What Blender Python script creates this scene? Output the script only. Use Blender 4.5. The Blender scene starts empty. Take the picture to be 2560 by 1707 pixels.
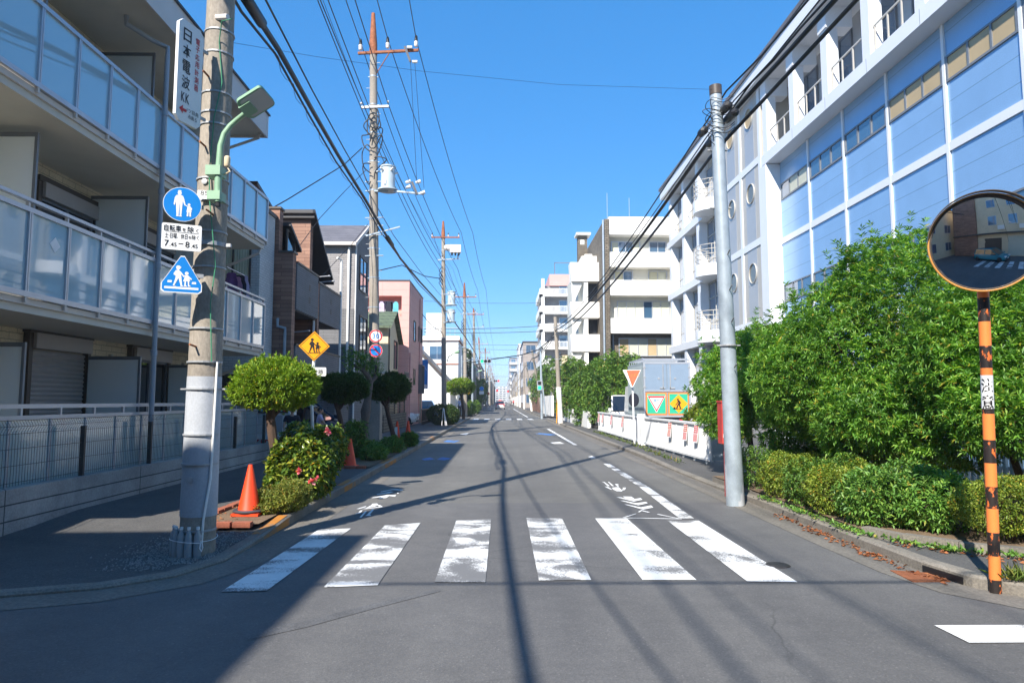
import bpy, math, random
import numpy as np
from mathutils import Vector, Matrix, Euler

SC = bpy.context.scene
COL = SC.collection
RNG = np.random.default_rng(7)
random.seed(7)

# ---------------------------------------------------------------- camera
F = 1707.0
PITCH = math.atan(147.5 / F)
YAW = math.atan(28.0 / F)
CAM = np.array([0.0, 0.0, 1.6])
cd = bpy.data.cameras.new("camera")
cd.lens = 24.0
cd.sensor_width = 36.0
cd.clip_start = 0.05
cd.clip_end = 6000
cam = bpy.data.objects.new("camera", cd)
cam.location = CAM
cam.rotation_euler = (math.pi / 2 + PITCH, 0, -YAW)
COL.objects.link(cam)
SC.camera = cam

# ---------------------------------------------------------------- sky, sun, exposure
SUN_EL = math.radians(40)
SUN_AZ = math.radians(25.2)               # light travels this far right of the road's direction
LD = Vector((math.sin(SUN_AZ) * math.cos(SUN_EL), math.cos(SUN_AZ) * math.cos(SUN_EL), -math.sin(SUN_EL)))
world = bpy.data.worlds.new("World")
SC.world = world
world.use_nodes = True
wn = world.node_tree
for n in list(wn.nodes):
    wn.nodes.remove(n)
sky = wn.nodes.new('ShaderNodeTexSky')
sky.sky_type = 'NISHITA'
sky.sun_disc = False
sky.sun_elevation = SUN_EL
sky.sun_rotation = math.radians(180) + SUN_AZ
sky.altitude = 0
sky.air_density = 0.7
sky.dust_density = 0.0
sky.ozone_density = 6.0
hsv = wn.nodes.new('ShaderNodeHueSaturation')
hsv.inputs['Saturation'].default_value = 1.8
hsv.inputs['Hue'].default_value = 0.506
bg = wn.nodes.new('ShaderNodeBackground')
bg.inputs['Strength'].default_value = 0.15
wo = wn.nodes.new('ShaderNodeOutputWorld')
gam = wn.nodes.new('ShaderNodeGamma')
gam.inputs['Gamma'].default_value = 0.47
hsv.inputs['Value'].default_value = 1.75
wn.links.new(sky.outputs[0], gam.inputs[0])
wn.links.new(gam.outputs[0], hsv.inputs['Color'])
wn.links.new(hsv.outputs[0], bg.inputs[0])
wn.links.new(bg.outputs[0], wo.inputs[0])
sl = bpy.data.lights.new("sun", 'SUN')
sl.energy = 4.4
sl.angle = math.radians(0.53)
sl.color = (1.0, 0.94, 0.85)
so = bpy.data.objects.new("sun", sl)
so.rotation_euler = LD.to_track_quat('-Z', 'Y').to_euler()
so.location = (-20, -30, 40)
COL.objects.link(so)
SC.view_settings.view_transform = 'Standard'
SC.view_settings.look = 'None'
SC.view_settings.gamma = 1.0
SC.view_settings.exposure = 1.05
SC.render.engine = 'CYCLES'
SC.cycles.max_bounces = 7
SC.cycles.transparent_max_bounces = 12
SC.cycles.use_denoising = True

# ---------------------------------------------------------------- picture measurements -> places in the street
_cp, _sp, _cy, _sy = math.cos(PITCH), math.sin(PITCH), math.cos(YAW), math.sin(YAW)
FW = np.array([_sy * _cp, _cy * _cp, _sp])
RT = np.array([_cy, -_sy, 0.0])
UP = np.cross(RT, FW)
def ray(px, py):
    return FW + RT * (px - 1280) / F + UP * (853.5 - py) / F
def G(px, py, z=0.0):
    r = ray(px, py); return CAM + r * ((z - 1.6) / r[2])
def PY(px, py, y):
    r = ray(px, py); return CAM + r * (y / r[1])
def PX(px, py, x):
    r = ray(px, py); return CAM + r * (x / r[0])

# ---------------------------------------------------------------- object helpers
def link(o):
    COL.objects.link(o); return o
def tag(o, label=None, cat=None, group=None, kind=None):
    if label: o['label'] = label
    if cat: o['category'] = cat
    if group: o['group'] = group
    if kind: o['kind'] = kind
    return o
def thing(name, label, cat, loc=(0, 0, 0), rz=0.0, group=None):
    o = bpy.data.objects.new(name, None)
    o.empty_display_size = 0.2
    o.location = loc
    o.rotation_euler = (0, 0, rz)
    link(o)
    return tag(o, label, cat, group)
def wm(o):
    m = Matrix.LocRotScale(o.location, o.rotation_euler, o.scale)
    return (wm(o.parent) @ m) if o.parent else m
def kids(o):
    return [c for c in bpy.data.objects if c.parent is o]
def dup(root, loc=None, rz=None, label=None, scale=None, depth=0):
    r = root.copy(); link(r)
    if loc is not None: r.location = loc
    if rz is not None: r.rotation_euler = (0, 0, rz)
    if scale is not None: r.scale = scale if hasattr(scale, '__len__') else (scale,) * 3
    if label: r['label'] = label
    def rec(src, dst):
        for ch in CH.get(src.name, []):
            c = ch.copy(); link(c); c.parent = dst
            CH.setdefault(dst.name, []).append(c)
            rec(ch, c)
    rec(root, r)
    return r
CH = {}

def spl(pts, n=6):
    """a smooth curve through the points"""
    P = [Vector(tuple(map(float, p))) for p in pts]
    out = []
    for i in range(len(P) - 1):
        a, b, c, d = P[max(i - 1, 0)], P[i], P[i + 1], P[min(i + 2, len(P) - 1)]
        for j in range(n):
            t = j / n
            out.append(0.5 * ((2 * b) + (c - a) * t + (2 * a - 5 * b + 4 * c - d) * t * t + (3 * b - a - 3 * c + d) * t ** 3))
    return out + [P[-1]]

class MB:
    def __init__(s):
        s.v = []; s.f = []
    def add(s, vs, fs):
        b = len(s.v)
        s.v.extend([tuple(map(float, v)) for v in vs])
        s.f.extend([tuple(b + i for i in f) for f in fs])
        return s
    def box(s, x0, x1, y0, y1, z0, z1, M=None):
        vs = [(x0, y0, z0), (x1, y0, z0), (x1, y1, z0), (x0, y1, z0), (x0, y0, z1), (x1, y0, z1), (x1, y1, z1), (x0, y1, z1)]
        if M is not None: vs = [M @ Vector(v) for v in vs]
        return s.add(vs, [(0, 3, 2, 1), (4, 5, 6, 7), (0, 1, 5, 4), (1, 2, 6, 5), (2, 3, 7, 6), (3, 0, 4, 7)])
    def quad(s, a, b, c, d):
        return s.add([a, b, c, d], [(0, 1, 2, 3)])
    def tube(s, pts, r, n=8, cap=True):
        pts = [Vector(p) for p in pts]
        k = len(pts)
        rs = r if hasattr(r, '__len__') else [r] * k
        rings = []
        up = None
        for i, p in enumerate(pts):
            t = (pts[min(i + 1, k - 1)] - pts[max(i - 1, 0)])
            if t.length < 1e-9: t = Vector((0, 0, 1))
            t.normalize()
            if up is None:
                a = Vector((0, 0, 1)) if abs(t.z) < 0.9 else Vector((0, 1, 0))
                up = (a - t * a.dot(t)).normalized()
            else:
                up = (up - t * up.dot(t))
                up = up.normalized() if up.length > 1e-6 else t.orthogonal().normalized()
            w = t.cross(up)
            rings.append([p + (up * math.cos(2 * math.pi * j / n) + w * math.sin(2 * math.pi * j / n)) * rs[i] for j in range(n)])
        vs = [v for g in rings for v in g]
        fs = []
        for i in range(k - 1):
            for j in range(n):
                a, b = i * n + j, i * n + (j + 1) % n
                fs.append((a, a + n, b + n, b)[::-1])
        if cap:
            fs.append(tuple(range(n))[::-1]); fs.append(tuple((k - 1) * n + j for j in range(n)))
        return s.add(vs, fs)
    def lathe(s, prof, c=(0, 0, 0), n=24, M=None, cap=True):
        k = len(prof)
        vs = []
        for r, z in prof:
            for j in range(n):
                a = 2 * math.pi * j / n
                v = Vector((r * math.cos(a), r * math.sin(a), z))
                if M is not None: v = M @ v
                vs.append(v + Vector(c))
        fs = []
        for i in range(k - 1):
            for j in range(n):
                a, b = i * n + j, i * n + (j + 1) % n
                fs.append((a, b, b + n, a + n))
        if cap and prof[0][0] > 1e-5: fs.append(tuple(range(n))[::-1])
        if cap and prof[-1][0] > 1e-5: fs.append(tuple((k - 1) * n + j for j in range(n)))
        return s.add(vs, fs)
    def poly(s, p2, M, t=0.0, z=0.0):
        """polygon in M's xy plane, raised to z and made t thick behind"""
        a = sum(p2[i][0] * p2[(i + 1) % len(p2)][1] - p2[(i + 1) % len(p2)][0] * p2[i][1] for i in range(len(p2)))
        if a < 0: p2 = p2[::-1]
        n = len(p2)
        top = [M @ Vector((x, y, z)) for x, y in p2]
        if t <= 0:
            return s.add(top, [tuple(range(n))])
        bot = [M @ Vector((x, y, z - t)) for x, y in p2]
        fs = [tuple(range(n)), tuple(range(2 * n - 1, n - 1, -1))]
        for i in range(n):
            j = (i + 1) % n
            fs.append((i, n + i, n + j, j))
        return s.add(top + bot, fs)
    def ring(s, ro, ri, M, t=0.004, z=0.0, n=40):
        for k in range(n):
            a, b = 2 * math.pi * k / n, 2 * math.pi * (k + 1) / n
            s.poly([(ro * math.cos(a), ro * math.sin(a)), (ro * math.cos(b), ro * math.sin(b)), (ri * math.cos(b), ri * math.sin(b)), (ri * math.cos(a), ri * math.sin(a))], M, 0, z)
        return s
    def build(s, name, mat, parent=None, local=False, smooth=False, label=None, mod=None):
        me = bpy.data.meshes.new(name)
        vs = s.v
        if parent is not None and not local:
            im = wm(parent).inverted()
            vs = [im @ Vector(v) for v in vs]
        me.from_pydata([tuple(v) for v in vs], [], s.f)
        me.update()
        me.materials.append(mat)
        if smooth:
            me.polygons.foreach_set('use_smooth', [True] * len(me.polygons))
            try: me.set_sharp_from_angle(angle=math.radians(40))
            except Exception: pass
        o = bpy.data.objects.new(name, me)
        link(o)
        if parent is not None:
            o.parent = parent
            CH.setdefault(parent.name, []).append(o)
        if label: o['label'] = label
        return o

def circ(r, n=40, cx=0, cy=0, ry=None):
    ry = ry or r
    return [(cx + r * math.cos(2 * math.pi * k / n), cy + ry * math.sin(2 * math.pi * k / n)) for k in range(n)]
def rrect(w, h, r, n=5):
    out = []
    for cx, cy, a0 in ((w / 2 - r, h / 2 - r, 0), (-w / 2 + r, h / 2 - r, 90), (-w / 2 + r, -h / 2 + r, 180), (w / 2 - r, -h / 2 + r, 270)):
        for k in range(n + 1):
            a = math.radians(a0 + 90 * k / n)
            out.append((cx + r * math.cos(a), cy + r * math.sin(a)))
    return out
def face_frame(c, normal, roll=0.0):
    """local x right, y up, z towards the viewer of the face"""
    z = Vector(normal).normalized()
    x = Vector((0, 0, 1)).cross(z)
    x = x.normalized() if x.length > 1e-6 else Vector((1, 0, 0))
    y = z.cross(x)
    M = Matrix((x, y, z)).transposed().to_4x4()
    M = Matrix.Translation(Vector(c)) @ M @ Matrix.Rotation(roll, 4, 'Z')
    return M
def text(body, M, mat, parent, w=None, h=None, name='lettering', z=0.003, local=False, bold=0.0, sq=None):
    """flat lettering centred on M's origin, fitted to width w and/or height h"""
    cu = bpy.data.curves.new(name, 'FONT')
    cu.body = body
    cu.size = 1.0
    cu.offset = bold
    cu.resolution_u = 3
    t = bpy.data.objects.new(name, cu)
    COL.objects.link(t)
    dg = bpy.context.evaluated_depsgraph_get()
    me = bpy.data.meshes.new_from_object(t.evaluated_get(dg))
    bpy.data.objects.remove(t)
    co = np.array([v.co[:] for v in me.vertices])
    fs = [tuple(p.vertices) for p in me.polygons]
    bpy.data.meshes.remove(me)
    lo, hi = co.min(0), co.max(0)
    sz = np.maximum(hi - lo, 1e-6)
    if w and h: sx, sy = w / sz[0], h / sz[1]
    elif w: sx = sy = w / sz[0]
    else: sx = sy = h / sz[1]
    mid = (lo + hi) / 2
    mb = MB()
    mb.add([M @ Vector(((p[0] - mid[0]) * sx, (p[1] - mid[1]) * sy, z)) for p in co], fs)
    return mb.build(name, mat, parent, local)
# ---------------------------------------------------------------- materials
def srgb(r, g, b):
    f = lambda c: (c / 255) / 12.92 if c <= 10 else (((c / 255) + 0.055) / 1.055) ** 2.4
    return (f(r), f(g), f(b), 1.0)
def base_mat(name, rough=0.6, metal=0.0, spec=0.5):
    m = bpy.data.materials.new(name)
    m.use_nodes = True
    p = m.node_tree.nodes['Principled BSDF']
    p.inputs['Roughness'].default_value = rough
    p.inputs['Metallic'].default_value = metal
    p.inputs['Specular IOR Level'].default_value = spec
    return m, m.node_tree, p
def node(nt, t, **kw):
    n = nt.nodes.new(t)
    for k, v in kw.items():
        if k in n.inputs: n.inputs[k].default_value = v
        else: setattr(n, k, v)
    return n
def scale_c(c, k): return (c[0] * k, c[1] * k, c[2] * k, 1)
def coords(nt, kind='Object', scale=(1, 1, 1)):
    tc = node(nt, 'ShaderNodeTexCoord')
    mp = node(nt, 'ShaderNodeMapping')
    mp.inputs['Scale'].default_value = scale
    nt.links.new(tc.outputs[kind], mp.inputs[0])
    return mp.outputs[0]
def ramp(nt, src, stops):
    r = node(nt, 'ShaderNodeValToRGB')
    e = r.color_ramp.elements
    while len(e) > 1: e.remove(e[0])
    e[0].position, e[0].color = stops[0]
    for p, c in stops[1:]:
        x = e.new(p); x.color = c
    nt.links.new(src, r.inputs[0])
    return r.outputs[0]
def mixc(nt, fac, a, b, mode='MIX'):
    m = node(nt, 'ShaderNodeMix', data_type='RGBA', blend_type=mode)
    for i, v in ((0, fac), (6, a), (7, b)):
        if hasattr(v, 'is_linked'): nt.links.new(v, m.inputs[i])
        else: m.inputs[i].default_value = v
    return m.outputs[2]
def bump(nt, p, h, strength=0.2, dist=0.02):
    b = node(nt, 'ShaderNodeBump')
    b.inputs['Strength'].default_value = strength
    b.inputs['Distance'].default_value = dist
    nt.links.new(h, b.inputs['Height'])
    nt.links.new(b.outputs[0], p.inputs['Normal'])
def noise(nt, vec, scale, detail=4, rough=0.6, dist=0.0):
    n = node(nt, 'ShaderNodeTexNoise')
    n.inputs['Scale'].default_value = scale
    n.inputs['Detail'].default_value = detail
    n.inputs['Roughness'].default_value = rough
    n.inputs['Distortion'].default_value = dist
    nt.links.new(vec, n.inputs['Vector'])
    return n.outputs['Fac']
def plain(name, c, rough=0.55, var=0.12, ns=3.0, metal=0.0, spec=0.5, bmp=0.0, fine=0.0, stretch=(1, 1, 1)):
    """a colour with weathered large and fine variation"""
    m, nt, p = base_mat(name, rough, metal, spec)
    v = coords(nt, 'Object', stretch)
    a = noise(nt, v, ns, 5, 0.65)
    col = ramp(nt, a, [(0.3, scale_c(c, 1 - var)), (0.7, scale_c(c, 1 + var))])
    if fine:
        b = noise(nt, v, ns * 25, 2, 0.6)
        fc = ramp(nt, b, [(0.35, (1 - fine,) * 3 + (1,)), (0.65, (1 + fine,) * 3 + (1,))])
        col = mixc(nt, 1.0, col, fc, 'MULTIPLY')
        if bmp: bump(nt, p, b, bmp, 0.01)
    elif bmp: bump(nt, p, a, bmp, 0.02)
    nt.links.new(col, p.inputs['Base Color'])
    return m
def wallvec(nt, sx=1, sz=1):
    """wall coordinates: metres along the wall (x+y) and up"""
    tc = node(nt, 'ShaderNodeTexCoord')
    s = node(nt, 'ShaderNodeSeparateXYZ')
    nt.links.new(tc.outputs['Object'], s.inputs[0])
    a = node(nt, 'ShaderNodeMath', operation='ADD')
    nt.links.new(s.outputs[0], a.inputs[0]); nt.links.new(s.outputs[1], a.inputs[1])
    c = node(nt, 'ShaderNodeCombineXYZ')
    nt.links.new(a.outputs[0], c.inputs[0]); nt.links.new(s.outputs[2], c.inputs[1])
    mp = node(nt, 'ShaderNodeMapping')
    mp.inputs['Scale'].default_value = (sx, sz, 1)
    nt.links.new(c.outputs[0], mp.inputs[0])
    return mp.outputs[0], tc.outputs['Object']
def masonry(name, c1, c2, cm, bw, bh, mortar=0.01, rough=0.8, offset=0.5, bmp=0.5, grime=0.12, smooth=0.1):
    m, nt, p = base_mat(name, rough)
    v, ov = wallvec(nt)
    b = node(nt, 'ShaderNodeTexBrick')
    b.offset = offset
    b.inputs['Color1'].default_value = c1; b.inputs['Color2'].default_value = c2; b.inputs['Mortar'].default_value = cm
    b.inputs['Scale'].default_value = 1.0
    b.inputs['Mortar Size'].default_value = mortar
    b.inputs['Mortar Smooth'].default_value = smooth
    b.inputs['Brick Width'].default_value = bw; b.inputs['Row Height'].default_value = bh
    b.inputs['Bias'].default_value = -0.1
    nt.links.new(v, b.inputs['Vector'])
    n1 = noise(nt, ov, 1.3, 4)
    n2 = noise(nt, ov, 40, 3)
    g = ramp(nt, n1, [(0.3, (1 - grime,) * 3 + (1,)), (0.7, (1 + grime,) * 3 + (1,))])
    g2 = ramp(nt, n2, [(0.3, (0.85,) * 3 + (1,)), (0.7, (1.15,) * 3 + (1,))])
    col = mixc(nt, 1.0, mixc(nt, 1.0, b.outputs['Color'], g, 'MULTIPLY'), g2, 'MULTIPLY')
    nt.links.new(col, p.inputs['Base Color'])
    hgt = node(nt, 'ShaderNodeMath', operation='MULTIPLY_ADD')
    nt.links.new(n2, hgt.inputs[0]); hgt.inputs[1].default_value = 0.3
    inv = node(nt, 'ShaderNodeMath', operation='SUBTRACT'); inv.inputs[0].default_value = 1.0
    nt.links.new(b.outputs['Fac'], inv.inputs[1]); nt.links.new(inv.outputs[0], hgt.inputs[2])
    bump(nt, p, hgt.outputs[0], bmp, 0.012)
    return m
def glassy(name, c, rough=0.04, spec=0.9, metal=0.0, coat=0.0, ior=1.6, wav=0.0):
    m, nt, p = base_mat(name, rough, metal, spec)
    p.inputs['Base Color'].default_value = c
    p.inputs['IOR'].default_value = ior
    if coat: p.inputs['Coat Weight'].default_value = coat; p.inputs['Coat Roughness'].default_value = 0.02
    if wav:
        v = coords(nt, 'Object'); h = noise(nt, v, 1.1, 1, 0.4)
        bump(nt, p, h, wav, 0.05)
    return m
def leafmat(name, c1, c2, c3, rough=0.42, trans=0.28, tc=None):
    m, nt, p = base_mat(name, rough, 0, 0.45)
    g = node(nt, 'ShaderNodeNewGeometry')
    col = ramp(nt, g.outputs['Random Per Island'], [(0.0, scale_c(c1, 0.8)), (0.12, c1), (0.5, c2), (0.9, c3), (0.96, (c3[0] * 1.25, c3[1] * 1.05, c3[2] * 0.8, 1)), (0.985, (c3[0] * 1.5, c3[1] * 0.75, c3[2] * 0.7, 1))])
    v = coords(nt, 'Object'); n = noise(nt, v, 1.7, 3)
    f = ramp(nt, n, [(0.3, (0.72,) * 3 + (1,)), (0.7, (1.25, 1.2, 1.05, 1))])
    col = mixc(nt, 1.0, col, f, 'MULTIPLY')
    nt.links.new(col, p.inputs['Base Color'])
    t = node(nt, 'ShaderNodeBsdfTranslucent')
    tcol = mixc(nt, 1.0, col, tc or (1.5, 1.5, 0.5, 1), 'MULTIPLY')
    nt.links.new(tcol, t.inputs[0])
    mx = node(nt, 'ShaderNodeMixShader'); mx.inputs[0].default_value = trans
    nt.links.new(p.outputs[0], mx.inputs[1]); nt.links.new(t.outputs[0], mx.inputs[2])
    out = [n for n in nt.nodes if n.type == 'OUTPUT_MATERIAL'][0]
    nt.links.new(mx.outputs[0], out.inputs[0])
    return m
def emit(name, c, e):
    m, nt, p = base_mat(name, 0.4)
    p.inputs['Base Color'].default_value = c
    p.inputs['Emission Color'].default_value = c
    p.inputs['Emission Strength'].default_value = e
    return m

def asphalt_mat(name, c, wheel=True, light=0.55):
    m, nt, p = base_mat(name, 0.78, 0, 0.35)
    v = coords(nt, 'Object')
    big = noise(nt, v, 0.35, 5, 0.6)
    mid = noise(nt, v, 3.0, 5, 0.7)
    col = ramp(nt, big, [(0.3, scale_c(c, 0.84)), (0.7, scale_c(c, 1.14))])
    md = ramp(nt, mid, [(0.3, (0.9, 0.9, 0.9, 1)), (0.7, (1.1, 1.09, 1.07, 1))])
    col = mixc(nt, 1.0, col, md, 'MULTIPLY')
    # stone chips in the binder
    vo = node(nt, 'ShaderNodeTexVoronoi'); vo.inputs['Scale'].default_value = 95
    nt.links.new(v, vo.inputs['Vector'])
    chip = ramp(nt, vo.outputs['Color'], [(0.0, (0.66, 0.66, 0.66, 1)), (0.6, (1, 1, 1, 1)), (0.86, (1.2, 1.19, 1.16, 1)), (1.0, (2.1, 2.05, 2.0, 1))])
    col = mixc(nt, light, col, mixc(nt, 1.0, col, chip, 'MULTIPLY'))
    if wheel:
        v2 = coords(nt, 'Object', (1.05, 0.02, 1))
        st = noise(nt, v2, 1.0, 3, 0.5)
        sc = ramp(nt, st, [(0.35, (0.87, 0.87, 0.88, 1)), (0.65, (1.09, 1.085, 1.07, 1))])
        col = mixc(nt, 1.0, col, sc, 'MULTIPLY')
    # fine cracks, only in places
    cv = node(nt, 'ShaderNodeTexVoronoi', feature='DISTANCE_TO_EDGE'); cv.inputs['Scale'].default_value = 0.42
    wv = node(nt, 'ShaderNodeTexNoise'); wv.inputs['Scale'].default_value = 1.6; wv.inputs['Detail'].default_value = 6
    nt.links.new(v, wv.inputs['Vector'])
    wx = mixc(nt, 0.22, v, wv.outputs['Color'], 'LINEAR_LIGHT')
    nt.links.new(wx, cv.inputs['Vector'])
    ck = ramp(nt, cv.outputs['Distance'], [(0.0, (0.55, 0.55, 0.55, 1)), (0.006, (1, 1, 1, 1))])
    pm = ramp(nt, noise(nt, v, 0.22, 2), [(0.5, (0, 0, 0, 1)), (0.62, (1, 1, 1, 1))])
    col = mixc(nt, pm, col, mixc(nt, 1.0, col, ck, 'MULTIPLY'))
    # oil drips and darker repairs
    oil = ramp(nt, noise(nt, v, 2.3, 3, 0.5), [(0.68, (1, 1, 1, 1)), (0.78, (0.78, 0.78, 0.78, 1))])
    col = mixc(nt, 1.0, col, oil, 'MULTIPLY')
    nt.links.new(col, p.inputs['Base Color'])
    bump(nt, p, vo.outputs['Distance'], 0.25, 0.006)
    return m
def paint_mat(name, c, under, wear=0.5, streak=(2.5, 0.9, 1), seed=0.0):
    m, nt, p = base_mat(name, 0.7, 0, 0.4)
    tc = node(nt, 'ShaderNodeTexCoord'); mp = node(nt, 'ShaderNodeMapping')
    mp.inputs['Scale'].default_value = streak; mp.inputs['Location'].default_value = (seed, seed * 1.7, 0)
    nt.links.new(tc.outputs['Object'], mp.inputs[0]); v = mp.outputs[0]
    a = noise(nt, v, 1.0, 3, 0.5, 0.4)
    b = noise(nt, coords(nt), 70, 2, 0.7)
    s = node(nt, 'ShaderNodeMath', operation='MULTIPLY_ADD'); s.inputs[1].default_value = 0.5
    nt.links.new(b, s.inputs[0]); nt.links.new(a, s.inputs[2])
    lo = 1.0 - wear * 0.5
    fac = ramp(nt, s.outputs[0], [(lo - 0.10, (0, 0, 0, 1)), (lo - 0.02, (0.16, 0.16, 0.16, 1)), (lo + 0.05, (0.92, 0.92, 0.92, 1))])
    big = noise(nt, coords(nt), 6, 4)
    cc = ramp(nt, big, [(0.3, scale_c(c, 0.86)), (0.7, c)])
    nt.links.new(mixc(nt, fac, cc, under), p.inputs['Base Color'])
    return m

M = {}
ASP = (0.127, 0.125, 0.124, 1)
M['asphalt'] = asphalt_mat('road asphalt', ASP)
M['pave'] = asphalt_mat('pavement asphalt', (0.10, 0.098, 0.095, 1), False, 0.9)
M['gravel'] = asphalt_mat('loose gravel', (0.24, 0.23, 0.215, 1), False, 1.0)
M['ground'] = plain('earth', (0.2, 0.185, 0.165, 1), 0.9, 0.2, 0.5, fine=0.2)
M['soil'] = plain('planter soil', (0.17, 0.115, 0.07, 1), 0.95, 0.3, 4, fine=0.3, bmp=0.6)
M['gutter'] = plain('gutter concrete', (0.165, 0.150, 0.128, 1), 0.85, 0.22, 1.2, fine=0.18, bmp=0.3)
M['kerb'] = plain('kerb concrete', (0.20, 0.18, 0.15, 1), 0.85, 0.25, 2.0, fine=0.2, bmp=0.35)
M['kerbyellow'] = paint_mat('faded yellow kerb paint', (0.50, 0.20, 0.035, 1), (0.2, 0.17, 0.13, 1), 0.42, (3, 3, 3))
M['white'] = [paint_mat('road paint %d' % k, (0.80, 0.80, 0.78, 1), (0.12, 0.118, 0.117, 1), w, sk, k * 3.3) for k, (w, sk) in enumerate(((0.42, (1.0, 2.6, 1)), (0.33, (1.6, 2.2, 1)), (0.30, (1.5, 2.0, 1)), (0.34, (1.9, 2.1, 1)), (0.56, (2.0, 2.2, 1)), (0.50, (1.6, 2.4, 1)), (0.45, (2, 2.6, 1))))]
M['newwhite'] = paint_mat('fresh road paint', (0.82, 0.82, 0.81, 1), ASP, 0.12, (3, 3, 1), 9)
M['bluepaint'] = paint_mat('blue road paint', (0.07, 0.22, 0.55, 1), ASP, 0.35, (2, 2, 1), 4)
M['concrete'] = plain('pole concrete', (0.30, 0.262, 0.215, 1), 0.85, 0.2, 1.6, fine=0.14, bmp=0.25, stretch=(1, 1, 0.5))
M['wrap'] = plain('grey wrapping sheet', (0.40, 0.42, 0.45, 1), 0.6, 0.14, 2.5, fine=0.06, stretch=(1, 1, 0.6))
M['galv'] = plain('galvanised steel', (0.36, 0.42, 0.47, 1), 0.42, 0.16, 5, metal=0.25, fine=0.10)
M['galvdull'] = plain('dull galvanised steel', (0.38, 0.39, 0.40, 1), 0.5, 0.15, 4, metal=0.3)
M['rust'] = plain('rusted steel', (0.28, 0.095, 0.038, 1), 0.8, 0.4, 6, fine=0.25)
M['cable'] = plain('black cable sheath', (0.012, 0.012, 0.014, 1), 0.5, 0.2, 2)
M['cablegrey'] = plain('grey cable sheath', (0.06, 0.06, 0.07, 1), 0.5, 0.2, 2)
M['greenwire'] = plain('green wire', (0.06, 0.26, 0.14, 1), 0.5)
M['porcelain'] = plain('porcelain', (0.75, 0.70, 0.66, 1), 0.25, 0.05)
M['trans'] = plain('transformer paint', (0.46, 0.54, 0.58, 1), 0.45, 0.08, 3)
M['mint'] = plain('mint green paint', (0.24, 0.40, 0.26, 1), 0.45, 0.1, 4)
M['lens'] = glassy('lamp lens', (0.42, 0.43, 0.42, 1), 0.3, 0.6)
M['sblue'] = plain('sign blue', (0.008, 0.21, 0.62, 1), 0.35, 0.03)
M['swhite'] = plain('sign white', (0.80, 0.80, 0.79, 1), 0.4, 0.03)
M['sblack'] = plain('sign black', (0.012, 0.012, 0.014, 1), 0.45, 0.05)
M['syellow'] = plain('sign yellow', (0.86, 0.36, 0.012, 1), 0.35, 0.04)
M['sred'] = plain('sign red', (0.62, 0.025, 0.03, 1), 0.4, 0.08)
M['swornred'] = plain('faded sign red', (0.62, 0.12, 0.05, 1), 0.55, 0.14, 8)
M['sgreen'] = plain('sign green', (0.03, 0.42, 0.25, 1), 0.4, 0.04)
M['sorange'] = plain('sign orange', (0.82, 0.22, 0.05, 1), 0.45, 0.06)
M['cone'] = plain('orange plastic', (0.82, 0.06, 0.01, 1), 0.5, 0.14, 7, fine=0.06)
M['brick'] = plain('red brick', (0.36, 0.115, 0.065, 1), 0.85, 0.25, 9, fine=0.2, bmp=0.3)
M['bark'] = plain('dark bark', (0.085, 0.052, 0.036, 1), 0.95, 0.35, 10, fine=0.3, bmp=0.8, stretch=(1, 1, 0.3))
M['barkgrey'] = plain('grey bark', (0.15, 0.12, 0.10, 1), 0.95, 0.3, 9, fine=0.3, bmp=0.8, stretch=(1, 1, 0.3))
# apartment house
M['stonewall'] = masonry('cream split stone', (0.72, 0.60, 0.42, 1), (0.64, 0.53, 0.37, 1), (0.37, 0.31, 0.21, 1), 0.34, 0.105, 0.006, 0.85, 0.5, 0.8, 0.14, 0.4)
M['soffit'] = plain('soffit board', (0.62, 0.58, 0.50, 1), 0.7, 0.06, 1.5)
M['fascia'] = plain('taupe fascia', (0.62, 0.56, 0.50, 1), 0.5, 0.06, 1.5)
M['alu'] = plain('anodised aluminium', (0.50, 0.52, 0.56, 1), 0.36, 0.06, 2, metal=0.45)
M['alugrey'] = plain('grey aluminium', (0.20, 0.215, 0.235, 1), 0.45, 0.06, 2, metal=0.2)
M['bglass'] = glassy('tinted balcony glass', (0.36, 0.53, 0.60, 1), 0.04, 0.9, 0.0, 0.7, 1.65, wav=0.02)
M['tglass'] = glassy('satin terrace glass', (0.40, 0.50, 0.50, 1), 0.14, 0.8, 0.0, 0.35, 1.7, wav=0.02)
M['frost'] = glassy('frosted panel', (0.86, 0.90, 0.88, 1), 0.35, 0.5)
M['brownalu'] = plain('brown aluminium', (0.075, 0.058, 0.046, 1), 0.45, 0.08)
M['shutter'] = plain('taupe shutter', (0.45, 0.40, 0.37, 1), 0.5, 0.05)
M['darkglass'] = glassy('dark window glass', (0.012, 0.014, 0.017, 1), 0.03, 0.8, 0, 0.5)
M['winglass'] = glassy('window glass', (0.05, 0.11, 0.19, 1), 0.03, 1.0, 0, 0.6, 1.8, wav=0.02)
M['blinds'] = plain('pale blinds', (0.55, 0.55, 0.44, 1), 0.6, 0.06)
M['curtain'] = plain('pale yellow curtain', (0.52, 0.50, 0.36, 1), 0.8, 0.16, 4, stretch=(6, 6, 0.2))
M['blockwall'] = masonry('grey block wall', (0.33, 0.325, 0.305, 1), (0.29, 0.285, 0.27, 1), (0.07, 0.07, 0.068, 1), 3.0, 0.19, 0.009, 0.9, 0.0, 0.4, 0.28)
M['mesh'] = plain('dark mesh wire', (0.055, 0.05, 0.045, 1), 0.5)
M['pipe'] = plain('grey downpipe', (0.34, 0.37, 0.40, 1), 0.4, 0.06)
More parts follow.
